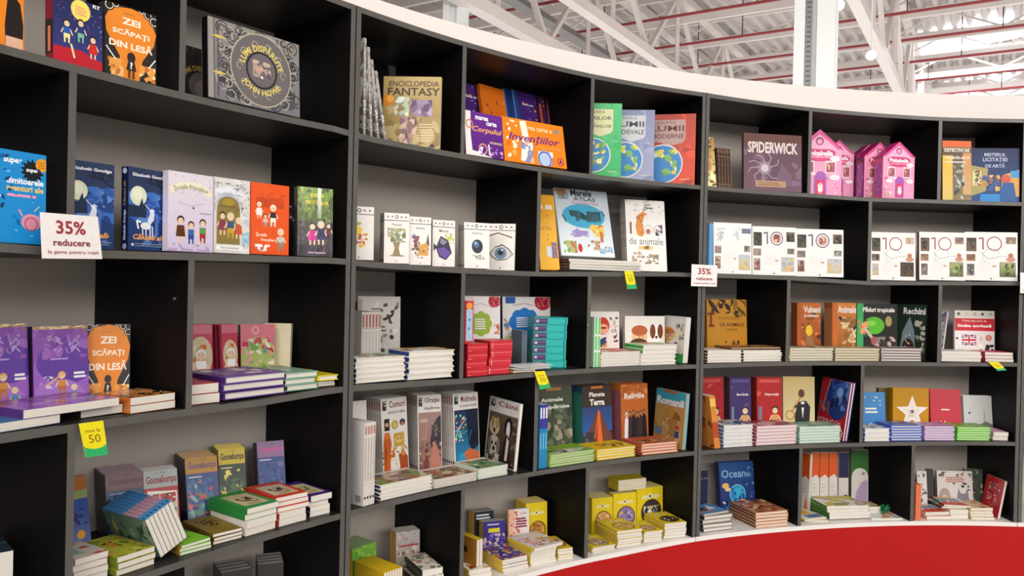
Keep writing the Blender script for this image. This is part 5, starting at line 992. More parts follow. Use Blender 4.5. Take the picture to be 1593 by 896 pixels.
def a_lime(a): a.grad(0, 0, 1, 1, '#7ac82a', '#3aa03a'); a.ell(.5, .3, .7, '#8ad42c', .5); a.scat(.5, .2, .7, .35, ['#1c3a10'], 5, .04, 3)
pile(4, 281, 331, 850, (.03, .02), 3, .17, '#7ac82a', 'lime green paperbacks beside the tilted ones', art=a_lime, spine='#a86a30', seed=13, jit=.003, rot=6)
pile(4, 333, 379, 833, (.03, .02), 3, .17, '#8a7028', 'olive brown paperbacks with a dark animal on the cover', art=lambda a: (a.rect(0, 0, 1, 1, '#8a7228'), a.scat(.1, .3, .9, .8, ['#3a2814', '#5a4018', '#a88a40'], 14, .12, 3, 3)), spine='#6a5420', seed=14, jit=.003)
def a_box(c, p): return lambda a: (a.rect(0, 0, 1, 1, c), a.poly([(.12, .15), (.85, .12), (.9, .8), (.15, .85)], p), a.scat(.3, .3, .75, .6, ['#2a1c18', '#4a3a30'], 7, .12, 3, 3), a.lines(.3, .15, .8, .28, 1, '#7a6a50', .012))
hg = pile(4, 383, 430, 812, (.02, .02), 2, .17, '#2f9a48', 'pale paperbacks under the green topped ones', base='#efe8dc', seed=15, jit=.003)
pile(4, 384, 434, 795, (.02, .02), 2, .18, '#2f9a48', 'green topped paperbacks with a cream picture frame', art=a_box('#3aa04c', '#d8c8a0'), spine='#2f8a42', base='#2f9a48', seed=16, jit=.005, z0=hg, t=.017)
hg = pile(4, 434, 477, 800, (.02, .02), 2, .17, '#e0483c', 'pale paperbacks under the red topped ones', base='#efe4d8', spine='#c83a30', seed=17, jit=.004)
pile(4, 430, 481, 770, (.03, .02), 3, .17, '#d8402f', 'red topped paperbacks between the green and violet ones', art=a_box('#e0492f', '#dcc8a0'), spine='#c8382a', base='#d8402f', seed=18, jit=.005, z0=hg, t=.014)
hg = pile(4, 482, 527, 782, (.03, .02), 3, .17, '#efe4d8', 'pale paperbacks under the violet one', base='#efe6d8', spine='#2a2030', seed=19, jit=.004)
pile(4, 486, 533, 760, (.02, .015), 1, .18, '#4a2a88', 'violet paperback on top of the last pile before the joint', art=a_box('#4c2a8c', '#d8cc9a'), spine='#3a2070', base='#4a2a88', seed=20, z0=hg, t=.020)
# B cell 1: large white history books
def a_big(title, sub, col, pal, seed, dark='#2a1c1a', s2='#666', kind=None):
    def f(a):
        a.rect(0, 0, 1, 1, '#e8e4e0'); a.rect(.05, .86, .2, .97, '#2c3440'); a.scat(.06, .87, .19, .96, ['#e8e4e0'], 5, .03, 3); a.txt(title, .62, .925, .62, col, .02, h=.08)
        if sub: a.txt(sub, .6, .83, .66, s2, .02, h=.05)
        if kind == 'comori':
            a.scat(.0, .02, .98, .42, pal, 90, .06, seed); a.poly([(.04, .02), (.28, .02), (.3, .34), (.36, .46), (.28, .6), (.1, .6), (.04, .45)], '#c8601c'); a.ell(.2, .56, .1, '#d87828', .1); a.poly([(.08, .1), (.16, .4), (.12, .5)], '#7a3418'); a.rect(.1, .62, .3, .76, '#2a1c18'); a.ell(.2, .69, .07, '#c8a878', .06)
            a.ell(.5, .68, .13, '#b89838'); a.ell(.5, .68, .09, '#d8bc60'); a.ell(.8, .7, .11, '#3a4048', .1); a.ell(.8, .68, .06, '#b87848'); a.rect(.45, .42, .85, .58, '#c8a040'); a.ell(.65, .5, .14, '#e0c070', .1); a.ell(.6, .51, .025, '#222'); a.ell(.71, .51, .025, '#222'); a.poly([(.45, .38), (.6, .32), (.7, .2), (.5, .24)], '#e8e4e0')
            a.poly([(.7, .05), (.62, .3), (.8, .38), (.97, .28), (.97, .02)], '#a84a20'); a.ell(.8, .33, .08, '#d88a50')
        elif kind == 'orase':
            a.grad(.04, .02, .98, .78, '#7a5048', '#a88880'); a.poly([(.5, .4), (.62, .6), (.8, .7), (.98, .74), (.98, .3), (.6, .3)], '#3a3440'); a.rect(.16, .44, .38, .7, '#b89080'); a.rect(.12, .66, .42, .7, '#c8a898'); [a.rect(.18 + i_ * .06, .46, .21 + i_ * .06, .65, '#8a6458') for i_ in range(3)]
            a.scat(.04, .02, .98, .4, pal, 70, .06, seed); a.poly([(.45, .05), (.55, .3), (.7, .42), (.85, .3), (.98, .1), (.98, .02), (.45, .02)], '#b87868'); a.ell(.35, .3, .06, '#5a2a24', .08); a.poly([(.2, .02), (.28, .24), (.42, .24), (.4, .02)], '#7a3a30'); a.scat(.55, .42, .95, .62, ['#4a4a3c', '#6a6a50', '#2c2c34'], 20, .06, 3)
        elif kind == 'media':
            a.grad(.04, .02, .98, .78, '#2a86b0', '#1c2c50'); a.poly([(.5, .78), (.98, .78), (.98, .3), (.7, .2), (.55, .35)], '#16203a'); a.ell(.78, .4, .16, '#101828', .2); a.poly([(.3, .02), (.36, .2), (.6, .26), (.98, .2), (.98, .02)], '#c8683c'); a.ell(.3, .12, .14, '#2a9ac0', .2)
            a.scat(.04, .36, .5, .74, ['#e8e060', '#8ad0c0', '#d8508a', '#58b0e0', '#f0f0f0'], 34, .04, seed); a.line([(.08, .5), (.5, .66)], .02, '#e8e4c0'); a.line([(.06, .42), (.55, .5)], .02, '#58c0b0'); a.line([(.1, .3), (.5, .3), (.7, .5)], .03, '#3a70a8')
        elif kind == 'dogs':
            a.grad(.04, .02, .98, .78, '#2a1c18', '#6a5848'); a.ell(.25, .56, .17, '#d8c098', .14); a.ell(.18, .62, .06, '#b89468', .1); a.ell(.34, .62, .06, '#b89468', .1); a.ell(.25, .5, .04, '#2a201c'); a.ell(.7, .6, .13, '#1c1614', .16); a.ell(.7, .56, .06, '#f0ece8', .14); a.poly([(.58, .02), (.6, .4), (.68, .5), (.8, .4), (.82, .02)], '#241a18'); a.poly([(.66, .1), (.68, .46), (.76, .4), (.74, .1)], '#e8e0d8')
            a.ell(.28, .26, .2, '#cfc8bc', .18); a.ell(.22, .3, .03, '#2a2422'); a.ell(.34, .3, .03, '#2a2422'); a.ell(.28, .22, .04, '#1c1816'); a.ell(.14, .28, .06, '#8a7c70', .13); a.ell(.42, .28, .06, '#8a7c70', .13); a.scat(.06, .03, .5, .16, ['#a89c90', '#e0dcd4', '#6a5e54'], 20, .05, 4); a.scat(.84, .05, .96, .7, ['#4a3a30', '#8a7460'], 14, .06, 5)
        else: a.rect(.04, .02, .98, .76, dark); a.scat(.05, .03, .97, .75, pal, 60, .10, seed)
    return f
def s_hist(a): a.rect(0, 0, 1, 1, '#dcd6d0'); a.rect(.2, .86, .8, .96, '#b87a70'); a.rect(.35, .3, .65, .82, '#a8a09a'); a.rect(.2, .08, .8, .11, '#333')
G = 'tall white history books'
face(4, (536, 626), 570, (.20, .19), .012, '#e8e4e0', 'white history book cut off behind the bookcase joint', G, lean=4, art=a_big('', '', '#8a5a50', ['#8a7a70', '#b0a090'], 2), spine='#dcd6d0', sart=s_hist)
face(4, (592, 622), 632, (.16, .14), .012, '#e8e4e0', 'white treasures book with an orange statue', 'white treasures books', lean=5, n=7, gap=.0015, art=a_big('Comori', 'pierdute și regăsite', '#8a2a28', ['#d8701c', '#c8a048', '#8a3a20', '#e8d8b0', '#2a2420', '#b85a2a'], 5, kind='comori'), spine='#dcd6d0', sart=s_hist)
face(4, (649, 616), 686, (.14, .12), .012, '#e8e4e0', 'white lost cities book with ruins', 'white lost cities books', lean=5, n=7, gap=.0015, art=a_big('Orașe', 'dispărute', '#3a2420', ['#a87a68', '#6a4a44', '#c8a088', '#4a3c44', '#8a5a4c', '#d8b8a0'], 6, s2='#5a2a28', kind='orase'), spine='#dcd6d0', sart=s_hist)
face(4, (704, 614), 743, (.125, .11), .012, '#e8e4e0', 'white multimedia book with a bright blue picture', 'white multimedia books', lean=5, n=7, gap=.0015, art=a_big('Multimedia', 'și lumea virtuală', '#7a2830', ['#3a9ac8', '#1c4a70', '#2a2c38', '#e8c848', '#5ab8a8', '#c85a3a', '#204868'], 7, kind='media'), spine='#dcd6d0', sart=s_hist)
face(4, (765, 616), 812, (.27, .03), .012, '#e8e4e0', 'white dogs book turned towards the aisle', 'white dog books', lean=5, n=4, gap=.001, back='#cfe0c8', art=a_big('Câini', '', '#8a3a48', ['#2a1c1a', '#e0c8a8', '#8a6a50', '#f0e8dc', '#5a4a40', '#b89a7a'], 9, kind='dogs'), spine='#dcd6d0')
row(4, 565, 4, .0115, .265, .12, '#e0dcd8', 'tall white spined history books at the front of the joint', ins=.004, spine_art=s_hist, yaw=-.1, back_art=lambda a: (a.grad(0, 0, 1, 1, '#c8c4c0', '#dcd8d4'), a.rect(.7, .04, .9, .12, '#8a8a88')))
BA = lambda pal, s: (lambda a: (a.rect(0, 0, 1, 1, '#e8e4dc'), a.rect(.02, .02, .98, .85, pal[0]), a.scat(.03, .03, .97, .84, pal, 60, .09, s)))
pile(4, 591, 674, 757, (.015, .015), 4, .145, '#a8a888', 'big picture hardcovers beside the white spines', art=BA(['#8a9a58', '#a87050', '#c8b8c0', '#6a5a78', '#d8c8b0', '#b86a40'], 3), spine='#1c2c60', base='#eeeae2', hard=True, seed=21, jit=.003)
pile(4, 676, 742, 748, (.015, .015), 5, .15, '#a89878', 'big picture hardcovers before the lost cities books', art=BA(['#a87048', '#c8b098', '#4a6a30', '#7a4a38', '#d8c8a0', '#8a7a98'], 4), spine='#e8e4dc', base='#e4ded4', hard=True, seed=22, jit=.003)
pile(4, 744, 790, 731, (.015, .015), 4, .15, '#7aa878', 'big picture hardcovers before the turned dogs book', art=BA(['#6a9a70', '#c8b088', '#3a3428', '#a87848', '#e8d8b8', '#8ab090'], 5), spine='#c8dcc8', base='#dfe8da', hard=True, seed=23, jit=.003)
# B cell 2
def s_teal(a): a.rect(0, 0, 1, 1, '#2a88b8'); a.rect(0, .62, 1, 1, '#3a3a98'); a.rect(.2, .78, .8, .95, '#e8e8f0'); a.rect(.3, .3, .7, .55, '#7ac0d8')
row(4, 838, 3, .013, .25, .10, '#2a88b8', 'blue spined nature books standing beside the divider', ins=.02, spine_art=s_teal)
def a_nat(t1, t2, bg, pal, seed, big=.1):
    def f(a): a.rect(0, 0, 1, 1, bg); a.scat(0, 0, 1, .75, pal, 44, .12, seed); a.rect(.3, .95, .7, 1, '#a87848'); a.txt(t1, .45, .82, .6, '#f0ece4', .03, h=big * .8); a.txt(t2, .55, .71, .76, '#f0ece4', .03, h=big) if t2 else None
    return f
face(4, (832, 605), 889, (.17, .14), .012, '#4a5240', 'olive green extinct animals book', lean=4, art=a_nat('Animale', 'dispărute', '#4a5240', ['#5a6450', '#8a7a68', '#6a7a60', '#3a4034', '#a89a88'], 3, .07), spine='#1f5a4a', hard=True)
def a_ter(a): a.grad(0, .3, 1, 1, '#2a5aa8', '#3a2c24'); a.rect(0, .68, 1, 1, '#3c2e26'); a.poly([(0, .1), (.5, .62), (.58, .62), (1, .2), (1, 0), (0, 0)], '#6a4238'); a.poly([(.48, 0), (.52, .62), (.58, .62), (.7, 0)], '#e8682a'); a.line([(.54, .6), (.4, .2)], .03, '#e8682a'); a.scat(0, 0, .45, .3, ['#4a5a80', '#3a3438', '#5a4a48'], 14, .1, 3); a.txt('Planeta', .5, .87, .52, '#f0ece4', .03, h=.07); a.txt('Terra', .5, .75, .5, '#f4f0ec', .04, h=.1); a.rect(.3, .96, .7, 1, '#c8783a')
face(4, (905, 602), 951, (.15, .12), .009, '#3a2c24', 'dark planet book with an erupting volcano', 'dark planet books with a volcano', lean=4, n=8, art=a_ter, spine='#1f6a78', hard=True, sart=sv('#1f5a78', '#3a9a70'))
def a_rel(a): a.grad(0, 0, 1, 1, '#a85a20', '#c8702c'); a.rect(0, .45, 1, 1, '#c0682a'); a.scat(0, .75, 1, 1, ['#d88a48', '#a85a24'], 14, .1, 2); a.txt('Religiile', .5, .8, .74, '#f0e4d8', .03, h=.12); [fig(a, .2 + i * .13, .03 + (i % 3) * .05, .2, .56 - (i % 3) * .04, '#e8e0e4' if i == 0 else ['#2a2024', '#3a2c30', '#1c181c'][i % 3]) for i in range(6)]
face(4, (965, 599), 1007, (.15, .13), .009, '#b8642a', 'orange religions book with a row of dark figures', 'orange religions books', lean=4, n=8, art=a_rel, spine='#c8743a', hard=True, sart=sv('#c8743a', '#5a3a78'))
def a_rom(a): a.grad(0, 0, 1, .8, '#c89a58', '#b8905a'); a.rect(0, .74, 1, 1, '#3aa0b8'); a.rect(.25, .95, .7, 1, '#a8683a'); a.txt('Romanii', .5, .8, .9, '#f4f0ec', .04, h=.14); a.ell(.62, .5, .26, '#8a6028', .16, a0=0, a1=180); a.ell(.5, .6, .16, '#b88a40', .12); a.scat(.3, .1, .9, .5, ['#c8a068', '#a87a48', '#d8b880'], 20, .12, 3); a.scat(.0, .1, .3, .4, ['#7a5a38', '#a88050', '#6a88a0'], 12, .09, 4); a.rect(.72, .18, .86, .3, '#2a4a88'); a.ell(.79, .36, .05, '#c83a28')
face(4, (1022, 603), 1068, (.25, .03), .009, '#b8905a', 'tan and turquoise book about Romans turned towards the aisle', 'tan and turquoise Romans books', lean=4, n=4, art=a_rom, spine='#3aa0b8', hard=True, gap=.001, back='#6ac0d0')
pile(4, 856, 926, 709, (.015, .015), 5, .14, '#8ab838', 'green nature books lying beside the blue spines', art=lambda a: (a.rect(0, 0, 1, 1, '#7ab030'), a.poly([(0, .1), (.6, .0), (1, .4), (.4, .5)], '#c8c8b0'), a.scat(.05, .1, .6, .45, ['#3a3a30', '#8a8a78', '#e8e8d8'], 14, .1, 3), a.line([(0, .85), (1, .95)], .03, '#c8c838')), spine='#8ab838', base='#a8c878', hard=True, seed=31, jit=.003)
pile(4, 929, 989, 701, (.015, .015), 4, .14, '#e8c820', 'bright yellow books lying before the planet books', art=lambda a: (a.rect(0, 0, 1, 1, '#e8c61c'), a.scat(.15, .2, .9, .7, ['#a8802a', '#c8a838', '#7a5a20', '#f0d848'], 40, .06, 4)), spine='#e0b818', base='#ecd040', hard=True, seed=32, jit=.003)
pile(4, 999, 1055, 692, (.015, .015), 4, .14, '#d8683c', 'salmon red books lying before the religions books', art=lambda a: (a.rect(0, 0, 1, 1, '#c8603a'), a.scat(.1, .1, .9, .5, ['#3a3028', '#8a8a60', '#d8b878', '#a84a28'], 40, .07, 5)), spine='#b84a2a', base='#e08a68', hard=True, seed=33, jit=.003)
# C cell 1
row(4, 1112, 2, .0145, .24, .14, '#d88a3c', 'orange spined books leaning at the bookcase joint', ins=.01, lean=-9, spine_art=lambda a: (a.rect(0, 0, 1, 1, '#d8883a'), a.rect(0, .2, 1, .5, '#b8482a'), a.rect(0, .8, 1, .95, '#e8c060')), back_art=lambda a: a.scat(0, 0, 1, 1, ['#7a3a1c', '#a85a2a'], 20, .1, 3))
def a_ref(bg, c, t, seed): return lambda a: (a.rect(0, 0, 1, 1, bg), a.rect(.1, .92, .9, .97, c), a.scat(0, .0, 1, .9, [bg, c, bg], 24, .07, seed), a.txt(t, .6, .72, .56, '#f0e8e8', .03, h=.05), a.kid(.72, .14, .4, '#3a2a20', '#d8a060', '#e8e0d0'), a.rect(.08, .3, .2, .52, '#6a88a0'))
face(4, (1080, 588), 1125, (.17, .15), .014, '#a81c20', 'dark red reference book behind the leaning orange ones', lean=4, art=a_ref('#a81c20', '#c84a40', '', 3), hard=True)
face(4, (1135, 588), 1168, (.16, .14), .012, '#3a2868', 'violet blue sports book', 'violet blue sports books', lean=4, n=5, art=a_ref('#3a2868', '#5a4a90', 'Sporturile', 4), hard=True, spine='#8a3a20')
face(4, (1177, 588), 1216, (.15, .13), .012, '#b01c1c', 'bright red democracy book with a small cream figure', lean=4, n=5, art=a_ref('#b4181c', '#d8584a', 'Democrația', 5), hard=True, spine='#8a2a1c')
def a_tru(a): a.grad(0, 0, 1, 1, '#e0d4a8', '#c8b070'); a.ell(.58, .72, .1, '#5a3424', .13); a.poly([(.4, 0), (.36, .35), (.48, .58), (.72, .6), (.86, .5), (.8, 0)], '#181416'); a.poly([(.56, .58), (.62, .3), (.68, .58)], '#e8e4e0'); a.ring(.22, .36, .13, .05, '#c8904a'); a.line([(.25, .4), (.56, .66)], .045, '#c88a3a'); a.line([(.72, .52), (.4, .5)], .1, '#181416'); a.ell(.4, .5, .05, '#5a3424')
face(4, (1218, 586), 1267, (.14, .11), .012, '#dccf9e', 'cream book with a man playing a golden trumpet', lean=4, art=a_tru, hard=True)
def a_atom(a): a.rect(0, 0, 1, 1, '#b81c2c'); a.ell(.66, .72, .42, '#203a88', .5); a.scat(.3, .5, 1, 1, ['#2a4aa0', '#3a68c0', '#16265c', '#5a8ad8'], 26, .12, 3); a.ell(.7, .8, .1, '#8ab8f0'); a.txt('ATOMULUI', .45, .26, .8, '#f0dcd8', .01, rot=180, h=.1); a.txt('ENCICLOPEDIA', .25, .78, .55, '#e8c0b8', .0, rot=76); a.ell(.88, .12, .09, '#f0ece8'); a.ell(.88, .12, .06, '#b81c2c'); a.scat(0, .4, .4, .6, ['#c87868', '#8a5a58', '#3a4a80'], 12, .07, 6)
face(4, (1280, 587), 1324, (.25, .02), .013, '#b81c2c', 'red and blue science book standing upside down', 'upside down red and blue science books', lean=8, n=2, art=a_atom, hard=True, gap=.001, back='#2a3a88')
for j, (x0, x1, c, pal, cc) in enumerate(((1125, 1172, '#5a7aa0', ['#4a6a98', '#c8c8c8', '#2a3a58', '#8ab0d0'], 'white blue edged'), (1176, 1240, '#a83a58', ['#b83038', '#7a2a58', '#d8b8a8', '#8a4a50'], 'magenta edged'), (1243, 1308, '#7ab0a0', ['#98b8a0', '#6aa090', '#c8c0a0', '#5a8a80'], 'pale teal edged'))):
    pile(4, x0, x1, 663 + j * 1, (.02, .02), 6, .13, c, '%s reference books on the fourth shelf' % cc, art=top_art(pal, j + 4, None, 40), spine=c, base=['#dfe4ec', '#e0b8c8', '#b8dcd0'][j], hard=True, seed=40 + j, jit=.002)
# C cell 2
def a_pr(a): a.grad(0, 0, 1, 1, '#3a78b8', '#4a90cc'); a.lines(.2, .5, .75, .66, 2, '#e8ecd8', .02); a.scat(.1, .7, .9, .9, ['#e8d8a0', '#c8e0f0'], 6, .05, 3); a.poly([(.1, .1), (.4, .3), (.8, .1)], '#e8d0a0')
face(4, (1337, 611), 1376, (.17, .16), .02, '#4a8cc4', 'sky blue children book beside the divider', lean=6, art=a_pr)
face(4, (1367, 604), 1392, (.23, .22), .03, '#6a5a20', 'olive brown book behind the sky blue and ochre ones', lean=4)
face(4, (1389, 604), 1445, (.17, .15), .04, '#c08a18', 'ochre book with a large white star', lean=2, art=lambda a: (a.rect(0, 0, 1, 1, '#c48c18'), a.star(.54, .48, .46, '#f0ebe4'), a.star(.54, .48, .3, '#e8e0d4'), a.lines(.44, .38, .62, .54, 3, '#8a7060', .006), a.ell(.54, .5, .04, '#5a4a40')), hard=True)
face(4, (1446, 606), 1494, (.15, .13), .03, '#c43040', 'crimson book with a small white lamp drawing', lean=8, gloss='gloss', art=lambda a: (a.rect(0, 0, 1, 1, '#c63242'), a.lines(.35, .52, .68, .57, 1, '#f4e0e0', .014), a.poly([(.3, .08), (.62, .08), (.55, .16), (.38, .16)], '#f0e8e4'), a.line([(.46, .14), (.46, .3)], .03, '#f0e8e4'), a.scat(.15, .1, .4, .3, ['#f0b0b0'], 5, .02, 3)))
face(4, (1498, 616), 1544, (.14, .12), .02, '#d0d4d2', 'white book with a grey hill drawing', lean=7, n=2, group='white books with a grey hill', art=lambda a: (a.grad(0, 0, 1, 1, '#c8ccca', '#dcdedc'), a.poly([(.35, 0), (.5, .22), (.75, .34), (1, .26), (1, 0)], '#7a7a7a'), a.line([(.72, .34), (.72, .62)], .05, '#c8a888'), a.ell(.2, .55, .04, '#555')))
for j, (x0, x1, yt, n_, c, b_, pal, cc) in enumerate(((1345, 1385, 667, 3, '#4a88c0', '#e8ecf4', ['#4a88c0', '#c8d8e8', '#c8a868'], 'blue white edged'), (1386, 1435, 663, 6, '#3a5ac8', '#5a78d8', ['#6a80b0', '#3a4a98', '#b0b8d0'], 'royal blue edged'), (1438, 1486, 664, 6, '#b088c8', '#c8a8dc', ['#c090c0', '#e0b8d0', '#a878b8'], 'lilac edged'), (1489, 1541, 665, 6, '#58c830', '#7ad84a', ['#8ab850', '#b8c878', '#5aa040', '#d0a878'], 'bright green edged'))):
    pile(4, x0, x1, yt, (.02, .02), n_, .12, c, '%s children books lying before the standing ones' % cc, art=top_art(pal, j + 9), spine=c, base=b_, hard=True, seed=50 + j, jit=.002)
pile(4, 1546, 1590, 672, (.03, .02), 2, .13, '#e8c0d8', 'pale pink paperbacks at the end of the fourth shelf', base='#e8b8d0', seed=55)

# ================================================================== ROW 5 (base board)
def spine_up(k, px, ins, n, t, wd, ln, desc, base, spine, front=None, sart=None, page_end=True, group=None, lift=0):
    """books standing on their fore edges, spines turned up, page ends to the aisle"""
    zf = lambda th: zs(k, th) + lift; a0 = th_at(px, R + ins, zf); P = pt(a0, R + ins, zf(a0) + .0012); nn = Vector((math.sin(a0), math.cos(a0), 0)); xd = Vector((nn.y, -nn.x, 0)); u_ = Vector((0, 0, 1))
    mp = book_meshes(wd, ln, t, base, spine, base, front, sart)
    X = -u_; Y = xd; Z = X.cross(Y)
    for i in range(n):
        C = world(P + xd * ((t + .0009) * i) + u_ * (wd / 2) + (nn * ln if Z.dot(nn) < 0 else Vector()))
        mt = Matrix(((X.x, Y.x, Z.x, C.x), (X.y, Y.y, Z.y, C.y), (X.z, Y.z, Z.z, C.z), (0, 0, 0, 1)))
        spawn(mp, mt, (ORD[i] + ' of the ' if n > 1 else '') + desc, desc if n > 1 else group)
def a_dk(a): a.grad(0, 0, 1, 1, '#2a2a2a', '#34302e'); a.lines(.2, .6, .8, .85, 3, '#3aa898', .015); a.scat(0, 0, 1, .5, ['#4a3a34', '#28403c', '#5a2a28'], 20, .12, 3)
face(5, (401, 880), 441, (.19, .15), .026, '#332f2d', 'dark paperback with teal lettering low on the base board', 'dark paperbacks on the base board', lean=5, n=4, art=a_dk, gloss='print')
face(5, (345, 893), 391, (.17, .14), .026, '#332f2d', 'dark paperback beside the teal lettered one', 'dark paperbacks on the base board', lean=5, n=4, art=a_dk)
# B cell 1
def a_kg(a): a.grad(0, 0, 1, 1, '#3a9a58', '#7ab83a'); a.scat(0, .5, 1, 1, ['#8ac840', '#5aa838', '#a8d060'], 26, .1, 2); a.scat(0, 0, 1, .45, ['#8ab8d8', '#e8d048', '#c8602a', '#5a4a98', '#f0f0f0', '#d8a030'], 40, .07, 3); a.rect(.2, .62, .8, .68, '#f4f4f0'); a.rect(.25, .54, .75, .59, '#e8f0e0')
face(5, (548, 855), 585, (.11, .09), .011, '#6ab03a', 'green funny animal paperback at the foot of the bookcase joint', 'green funny animal paperbacks', lean=3, n=9, art=a_kg, spine='#e8b020')
def a_ki(a): a.grad(0, 0, 1, 1, '#8a8a70', '#b8b0b0'); a.scat(0, .5, 1, 1, ['#b8a8a8', '#c8c0b8', '#a89098'], 20, .1, 2); a.rect(.1, .68, .95, .72, '#a8404a'); a.scat(0, 0, 1, .6, ['#8a7a60', '#c8b8a0', '#a8485a', '#6a7a50', '#e0d8c8', '#7a5a48'], 46, .07, 3)
face(5, (616, 829), 653, (.20, .16), .0115, '#b0a8a0', 'grey pink animal stories book with a golden spine', 'grey pink animal stories books', lean=3, n=8, art=a_ki, spine='#e0a020')
spine_up(5, 596, .03, 7, .0105, .14, .16, 'yellow children paperbacks standing with their spines up', '#d8b81c', '#f0c81c', front=lambda a: (a.rect(0, 0, 1, 1, '#d0ac1c'), a.ell(.5, .5, .18, '#8a5a28'), a.scat(.3, .3, .7, .7, ['#a87838', '#5a3a20', '#d8a060'], 10, .06, 3)))
pile(5, 657, 702, 889, (.05, .02), 4, .17, '#a8a888', 'animal story paperbacks beside the divider in the lowest row', art=top_art(['#8a9070', '#c8b8a8', '#6a6a58', '#d8d0c0', '#a87868'], 5, None, 50), spine='#2a2a2a', base='#ebe4d6', seed=61, jit=.004)
# B cell 2
face(5, (738, 798), 768, (.22, .20), .03, '#1c2438', 'thick dark paperback at the back behind the purple one', lean=3, n=2, spine='#e8b820', group='thick dark paperbacks in the lowest row', art=lambda a: (a.rect(0, 0, 1, 1, '#1c2438'), a.lines(.1, .8, .9, .95, 2, '#e8e8f0', .02)))
def a_pur(a): a.rect(0, 0, 1, 1, '#3a2a88'); a.rect(.25, .68, .75, .8, '#e8d830'); a.scat(0, 0, 1, .65, ['#4a3aa0', '#2a2068', '#c8a8c8', '#8a70c0', '#e8c8a8'], 36, .1, 3); a.lines(.2, .86, .85, .96, 1, '#c8d0e8', .02)
face(5, (751, 814), 786, (.11, .08), .05, '#3a2a88', 'thick purple paperback with a yellow spine leaning forward', lean=4, art=a_pur, spine='#e8c020')
def a_txtc(a): a.rect(0, 0, 1, 1, '#e4dcd8'); a.rect(0, 0, .3, 1, '#e8b8a0'); a.scat(0, .1, .55, .95, ['#c84a4a', '#e8a090', '#d87868', '#f0d0c0'], 26, .1, 3); a.lines(.35, .55, .95, .8, 4, '#8a2a48', .02); a.lines(.55, .85, .95, .93, 1, '#b88', .01)
face(5, (791, 794), 823, (.15, .13), .012, '#e4dcd8', 'white and pink cat stories paperback with maroon words', 'white and pink cat stories paperbacks', lean=4, n=8, art=a_txtc, spine='#e8b820')
def a_circ(pal, s): return lambda a: (a.rect(0, 0, 1, 1, '#e6cc1c'), a.ell(.55, .36, .40, '#5a3a1c'), a.ell(.55, .36, .36, pal[0]), a.scat(.26, .2, .84, .52, pal, 40, .07, s), a.ell(.3, .76, .13, '#e8e0a8', .06), a.ell(.72, .76, .15, '#e8e0a8', .06), a.ell(.5, .77, .07, '#f0e8c8', .1), a.ell(.5, .77, .03, '#222', .05))
face(5, (818, 784), 851, (.19, .16), .0125, '#e6cc1c', 'yellow paperback with a round brown picture in the shallow cell', 'yellow round picture paperbacks beside the dark panel', lean=3, n=7, art=a_circ(['#c88a38', '#8a5a28', '#e0b060', '#a87030'], 3), spine='#e8c020')
spine_up(5, 741, .05, 2, .014, .10, .15, 'brown covered yellow paperbacks standing with their spines up', '#b8822c', '#f0c81c', front=lambda a: (a.rect(0, 0, 1, 1, '#b07a28'), a.ell(.5, .55, .12, '#2a1c14'), a.ell(.5, .4, .08, '#2a1c14')), lift=.052)
pile(5, 729, 764, 883, (.04, .02), 3, .14, '#c87848', 'cookery coloured paperbacks under the brown covered ones', art=top_art(['#c86a38', '#f0c8a8', '#8a3a20', '#e8a878'], 3), spine='#e8c020', base='#efe8d8', t=.0165, seed=62)
hA = pile(5, 783, 823, 873, (.04, .03), 5, .16, '#4a3a98', 'yellow spined paperbacks piled before the thick purple book', art=lambda a: (a.rect(0, 0, 1, 1, '#4a3a90'), a.scat(0, 0, 1, 1, ['#c85a48', '#8a78c0', '#e8e0e8', '#2a2068', '#e8c028'], 40, .1, 3)), spine='#e8c41c', base='#efe8d8', seed=63, jit=.006)
hB2 = pile(5, 826, 866, 858, (.04, .03), 6, .16, '#d8c8b8', 'cream paperbacks in the middle pile of the shallow cell', spine='#e8c41c', base='#efe8d8', seed=64, jit=.004)
pile(5, 828, 877, 845, (.03, .02), 1, .17, '#dcd4d0', 'white cat stories paperback lying skewed on the middle pile', art=lambda a: (a.rect(0, 0, 1, 1, '#e0d8d4'), a.scat(.02, .1, .5, .7, ['#c86a68', '#e8a8a0', '#a84a58'], 20, .08, 3), a.scat(.5, .1, 1, .6, ['#3a6a48', '#8a5a38', '#e0a050', '#f4f0ec'], 20, .08, 4)), spine='#eccb1c', base='#e8e0d8', z0=hB2 + .001, t=.013, rot=5, seed=65)
pile(5, 868, 903, 856, (.04, .02), 5, .16, '#e0c81c', 'yellow round picture paperbacks lying beside the dark panel', art=a_circ(['#a87838', '#6a4a28', '#d8a858'], 5), spine='#e0c01c', base='#efe8dc', seed=66, jit=.005)
